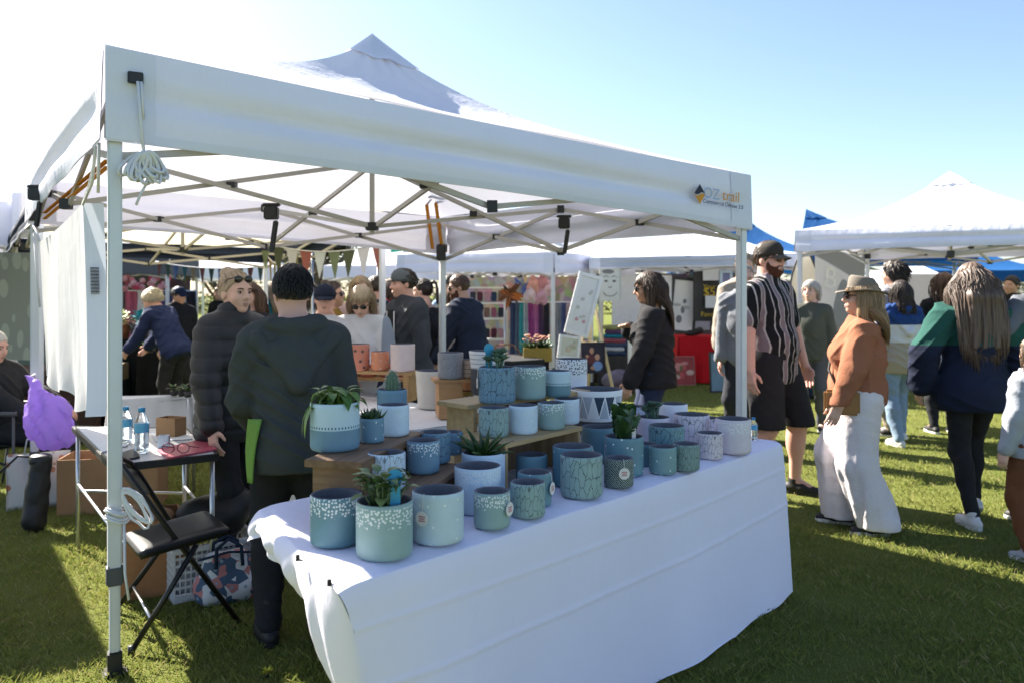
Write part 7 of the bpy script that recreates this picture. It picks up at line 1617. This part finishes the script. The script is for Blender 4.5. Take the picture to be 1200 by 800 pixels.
# printed cloth hanging at the left edge
t = NT('leaf_print'); v = t.coord(); vo = t.n('TexVoronoi'); vo.inputs['Scale'].default_value = 11; t.l(t.mapping(v, (1, 1, .45)), vo.inputs['Vector']); t.col(t.mix(t.math('LESS_THAN', vo.outputs['Distance'], .42), (.20, .22, .20), (.29, .32, .28))); t.b.inputs['Roughness'].default_value = .9
b = MB(); b.grid(lambda s, q: (lerp(-.75, .12, s), .03 * math.sin(s * 8 + q * 3), -q * .95), 20, 10); o = b.build('printed_cloth', t.m, None); o.location = at(22, 296, 7.2); tag(o, 'grey green leaf printed cloth hanging at the left edge', 'cloth')
draped('stall_table', 'table of dark goods under the leaf printed cloth', [(-5.3, 7.6), (-4.0, 7.9), (-4.2, 8.6), (-5.5, 8.3)], .72, cloth('brown_skirt', (.05, .03, .025)), .70)

# ---------------------------------------------------------------- trees
BARK = mat('bark', (.13, .10, .075), .95, var=.4, scale=6, bump=.8, bscale=14)
CROWN = island('crown_leaves', (.018, .030, .010), (.060, .070, .026), .55, .3, .25); CROWN2 = island('crown_leaves_dry', (.03, .038, .016), (.095, .085, .04), .6, .3, .25)
def tree_mesh(seed, H, crown, nclump):
    r2 = random.Random(seed); tr = MB(); lf = MB(); tips = []
    def limb(p, d, L, r, depth):
        pts = [p]; q = Vector(p); dd = Vector(d)
        for k in range(4): dd = (dd + Vector((r2.uniform(-.25, .25), r2.uniform(-.25, .25), r2.uniform(-.05, .2)))).normalized(); q = q + dd * L / 4; pts.append(q.copy())
        tr.tube(pts, [lerp(r, r * .55, k / 4) for k in range(5)], 8)
        if depth == 0: tips.append(q); tips.append(pts[3]); return
        for k in range(r2.choice((3, 4))):
            a = r2.uniform(0, 6.28); e = r2.uniform(.3, .9); nd = (dd * math.cos(e) + Vector((math.cos(a), math.sin(a), .2)) * math.sin(e)).normalized(); limb(pts[r2.choice((2, 3, 4))], nd, L * r2.uniform(.55, .8), r * .5, depth - 1)
    limb((0, 0, 0), (0, 0, 1), H * .42, H * .028, 3)
    for tp in tips:
        for k in range(nclump):
            c = tp + Vector((r2.gauss(0, .35), r2.gauss(0, .35), r2.gauss(0, .28))) * H * .09
            a, e = r2.uniform(0, 6.28), r2.uniform(-.8, .8); d = Vector((math.cos(a) * math.cos(e), math.sin(a) * math.cos(e), math.sin(e))); s = H * r2.uniform(.010, .020); sd = d.cross(Vector((r2.uniform(-1, 1), r2.uniform(-1, 1), 1))).normalized()
            lf.raw([c, c + d * s + sd * s * .45, c + d * s * 2.2, c + d * s - sd * s * .45], [(0, 1, 2, 3)])
    return tr, lf
protos = []
for sd_, H in ((1, 8.5), (2, 7.0), (3, 9.5)):
    tr, lf = tree_mesh(sd_, H, None, 62); a = tr.build('trunk', BARK, None); c = lf.build('crown', CROWN if sd_ != 2 else CROWN2, None); protos.append((a, c))
    COL.objects.unlink(a); COL.objects.unlink(c)
TS = [(-9.5, 27, 0), (-6.6, 25, 1), (-4.4, 28, 2), (-7.6, 31, 2), (-2.0, 30, 0), (-11.5, 33, 1), (-14.5, 34, 0), (-4.9, 22.5, 1)]
TL = ['tall dark tree seen left of the hooded person', 'thin dry leaved tree left of centre beyond the bunting', 'tall leafy tree right above the white jumper woman', 'tall tree set back between two nearer trees', 'dark tree behind the grey cap man', 'dry leaved tree far to the left behind the cream lined tent', 'dark tree far left beyond the grey topped tent', 'nearest small tree standing just beyond the bunting poles']
for (x, y, k), lab in zip(TS, TL):
    o = empty('tree', (x, y, 0), rr.uniform(0, 6.28), lab, 'tree', 'trees behind the market'); s = rr.uniform(.62, .80)
    for src in protos[k]:
        c = src.copy(); COL.objects.link(c); c.parent = o; c.scale = (s, s, s)
b = MB(); lf = MB(); r2 = random.Random(5)
for i in range(26000):
    x = r2.uniform(-70, 70); y = 62 + r2.uniform(-3, 3); h = 2.6 + 1.2 * math.sin(x * .31) + .8 * math.sin(x * .83 + 1); z = r2.uniform(.1, max(.6, h)); a = r2.uniform(0, 6.28); d = Vector((math.cos(a), math.sin(a), r2.uniform(-.6, .6))); s = .22; sd = d.cross(Vector((0, .3, 1))).normalized(); c = Vector((x, y, z))
    lf.raw([c, c + d * s + sd * s * .5, c + d * s * 2, c + d * s - sd * s * .5], [(0, 1, 2, 3)])
tag(lf.build('treeline', CROWN, None), None, None, None, 'stuff')
# more of the crowd and backs of stalls far behind
CL = [('white tee', (.6, .6, .62)), ('navy coat', (.015, .02, .05)), ('red jumper', (.35, .03, .03)), ('olive coat', (.07, .075, .04)), ('black coat', (.012, .012, .013)), ('pale blue shirt', (.3, .42, .6)), ('grey jumper', (.16, .16, .17)), ('mustard coat', (.3, .17, .03)), ('pink top', (.5, .2, .25)), ('brown jacket', (.12, .06, .035)), ('teal jumper', (.02, .14, .16)), ('cream cardigan', (.5, .45, .36))]
SP = [(-2.35, 9.4, 30, 'near the bunting'), (-3.1, 12.6, 200, 'far beyond the bunting'), (-1.7, 11.2, 80, 'behind the ponytailed woman'), (-.82, 10.6, 250, 'beyond the leaning man'), (-5.2, 14.4, 160, 'under the far grey tent'), (-1.0, 12.6, 20, 'far behind the grey cap man'), (2.4, 16.6, 180, 'behind the picture stall'), (5.0, 11.6, 15, 'beyond the beige cap woman'), (6.6, 13.0, 200, 'far beyond the right tent'), (4.2, 11.2, 120, 'behind the grey mesh banner'), (-4.0, 13.5, 60, 'far behind the seedling table'), (-2.2, 13.6, 140, 'far behind the mustard topped woman')]
for i, ((nm, c), (x, y, a, wh)) in enumerate(zip(CL, SP)):
    person('distant person in %s %s' % (nm, wh), (x, y), a, 1.58 + .04 * (i % 4), 1.0 + .04 * (i % 3), ['fair', 'tan', 'pink'][i % 3], 'fm'[i % 2], top=(['sweater', 'jacket'][i % 2], cloth('crowd_%d' % i, c)), bottom=('jeans', [DENIM, BLKDEN, GREYC][i % 3]), shoes=(S_BLK, SOLE_B), hair=(['bob', 'short', 'long', 'short'][i % 4], *[((.03, .02, .012), (.08, .05, .03)), ((.2, .13, .07), (.4, .28, .17)), ((.06, .035, .02), (.15, .09, .05))][i % 3]), vox=.014)
for lab, a, c, z, col_ in (('patterned cloth wall closing the back of the scarf stall', (-.9, 15.6), (1.5, 14.9), 1.75, (.30, .22, .24)), ('dark cloth wall behind the black price sign', (2.2, 15.2), (4.4, 14.8), 1.8, (.05, .05, .055)), ('dark cloth wall at the back of the grey topped tent', (-8.6, 14.6), (-5.9, 14.9), 1.75, (.03, .03, .035)), ('faded blue cloth wall behind the seated white haired person', (-7.4, 9.6), (-5.2, 9.0), 1.7, (.10, .12, .14))):
    a, c = Vector((*a, 0)), Vector((*c, 0)); n_ = (c - a).normalized(); n_ = Vector((n_.y, -n_.x, 0)); t = NT('wall_cloth'); v = t.coord(); vo = t.n('TexVoronoi'); vo.inputs['Scale'].default_value = 7; t.l(v, vo.inputs['Vector'])
    t.col(t.mix(.22 if col_[0] > .2 else .05, col_, vo.outputs['Color'])); t.b.inputs['Roughness'].default_value = .9
    tag(MB().grid(lambda s, q: a.lerp(c, s) + n_ * (.04 * math.sin(s * 40)) + Vector((0, 0, z * (1 - q) + .03)), 60, 4).build('cloth_wall', t.m, None), lab, 'cloth wall', None, 'thing')
# small yellow flower weed and litter on the lawn
x, y = gp(313, 792); sprout('yellow flowering weed in the grass at the bottom of the picture', x, y, 0, .018, island('yellow_petals', (.50, .45, .03), (.65, .6, .05), .6), 22, None, (.05, .09, .02))
for o in list(bpy.data.objects):
    if o.type == 'FONT' and o.parent is None: o.parent = main
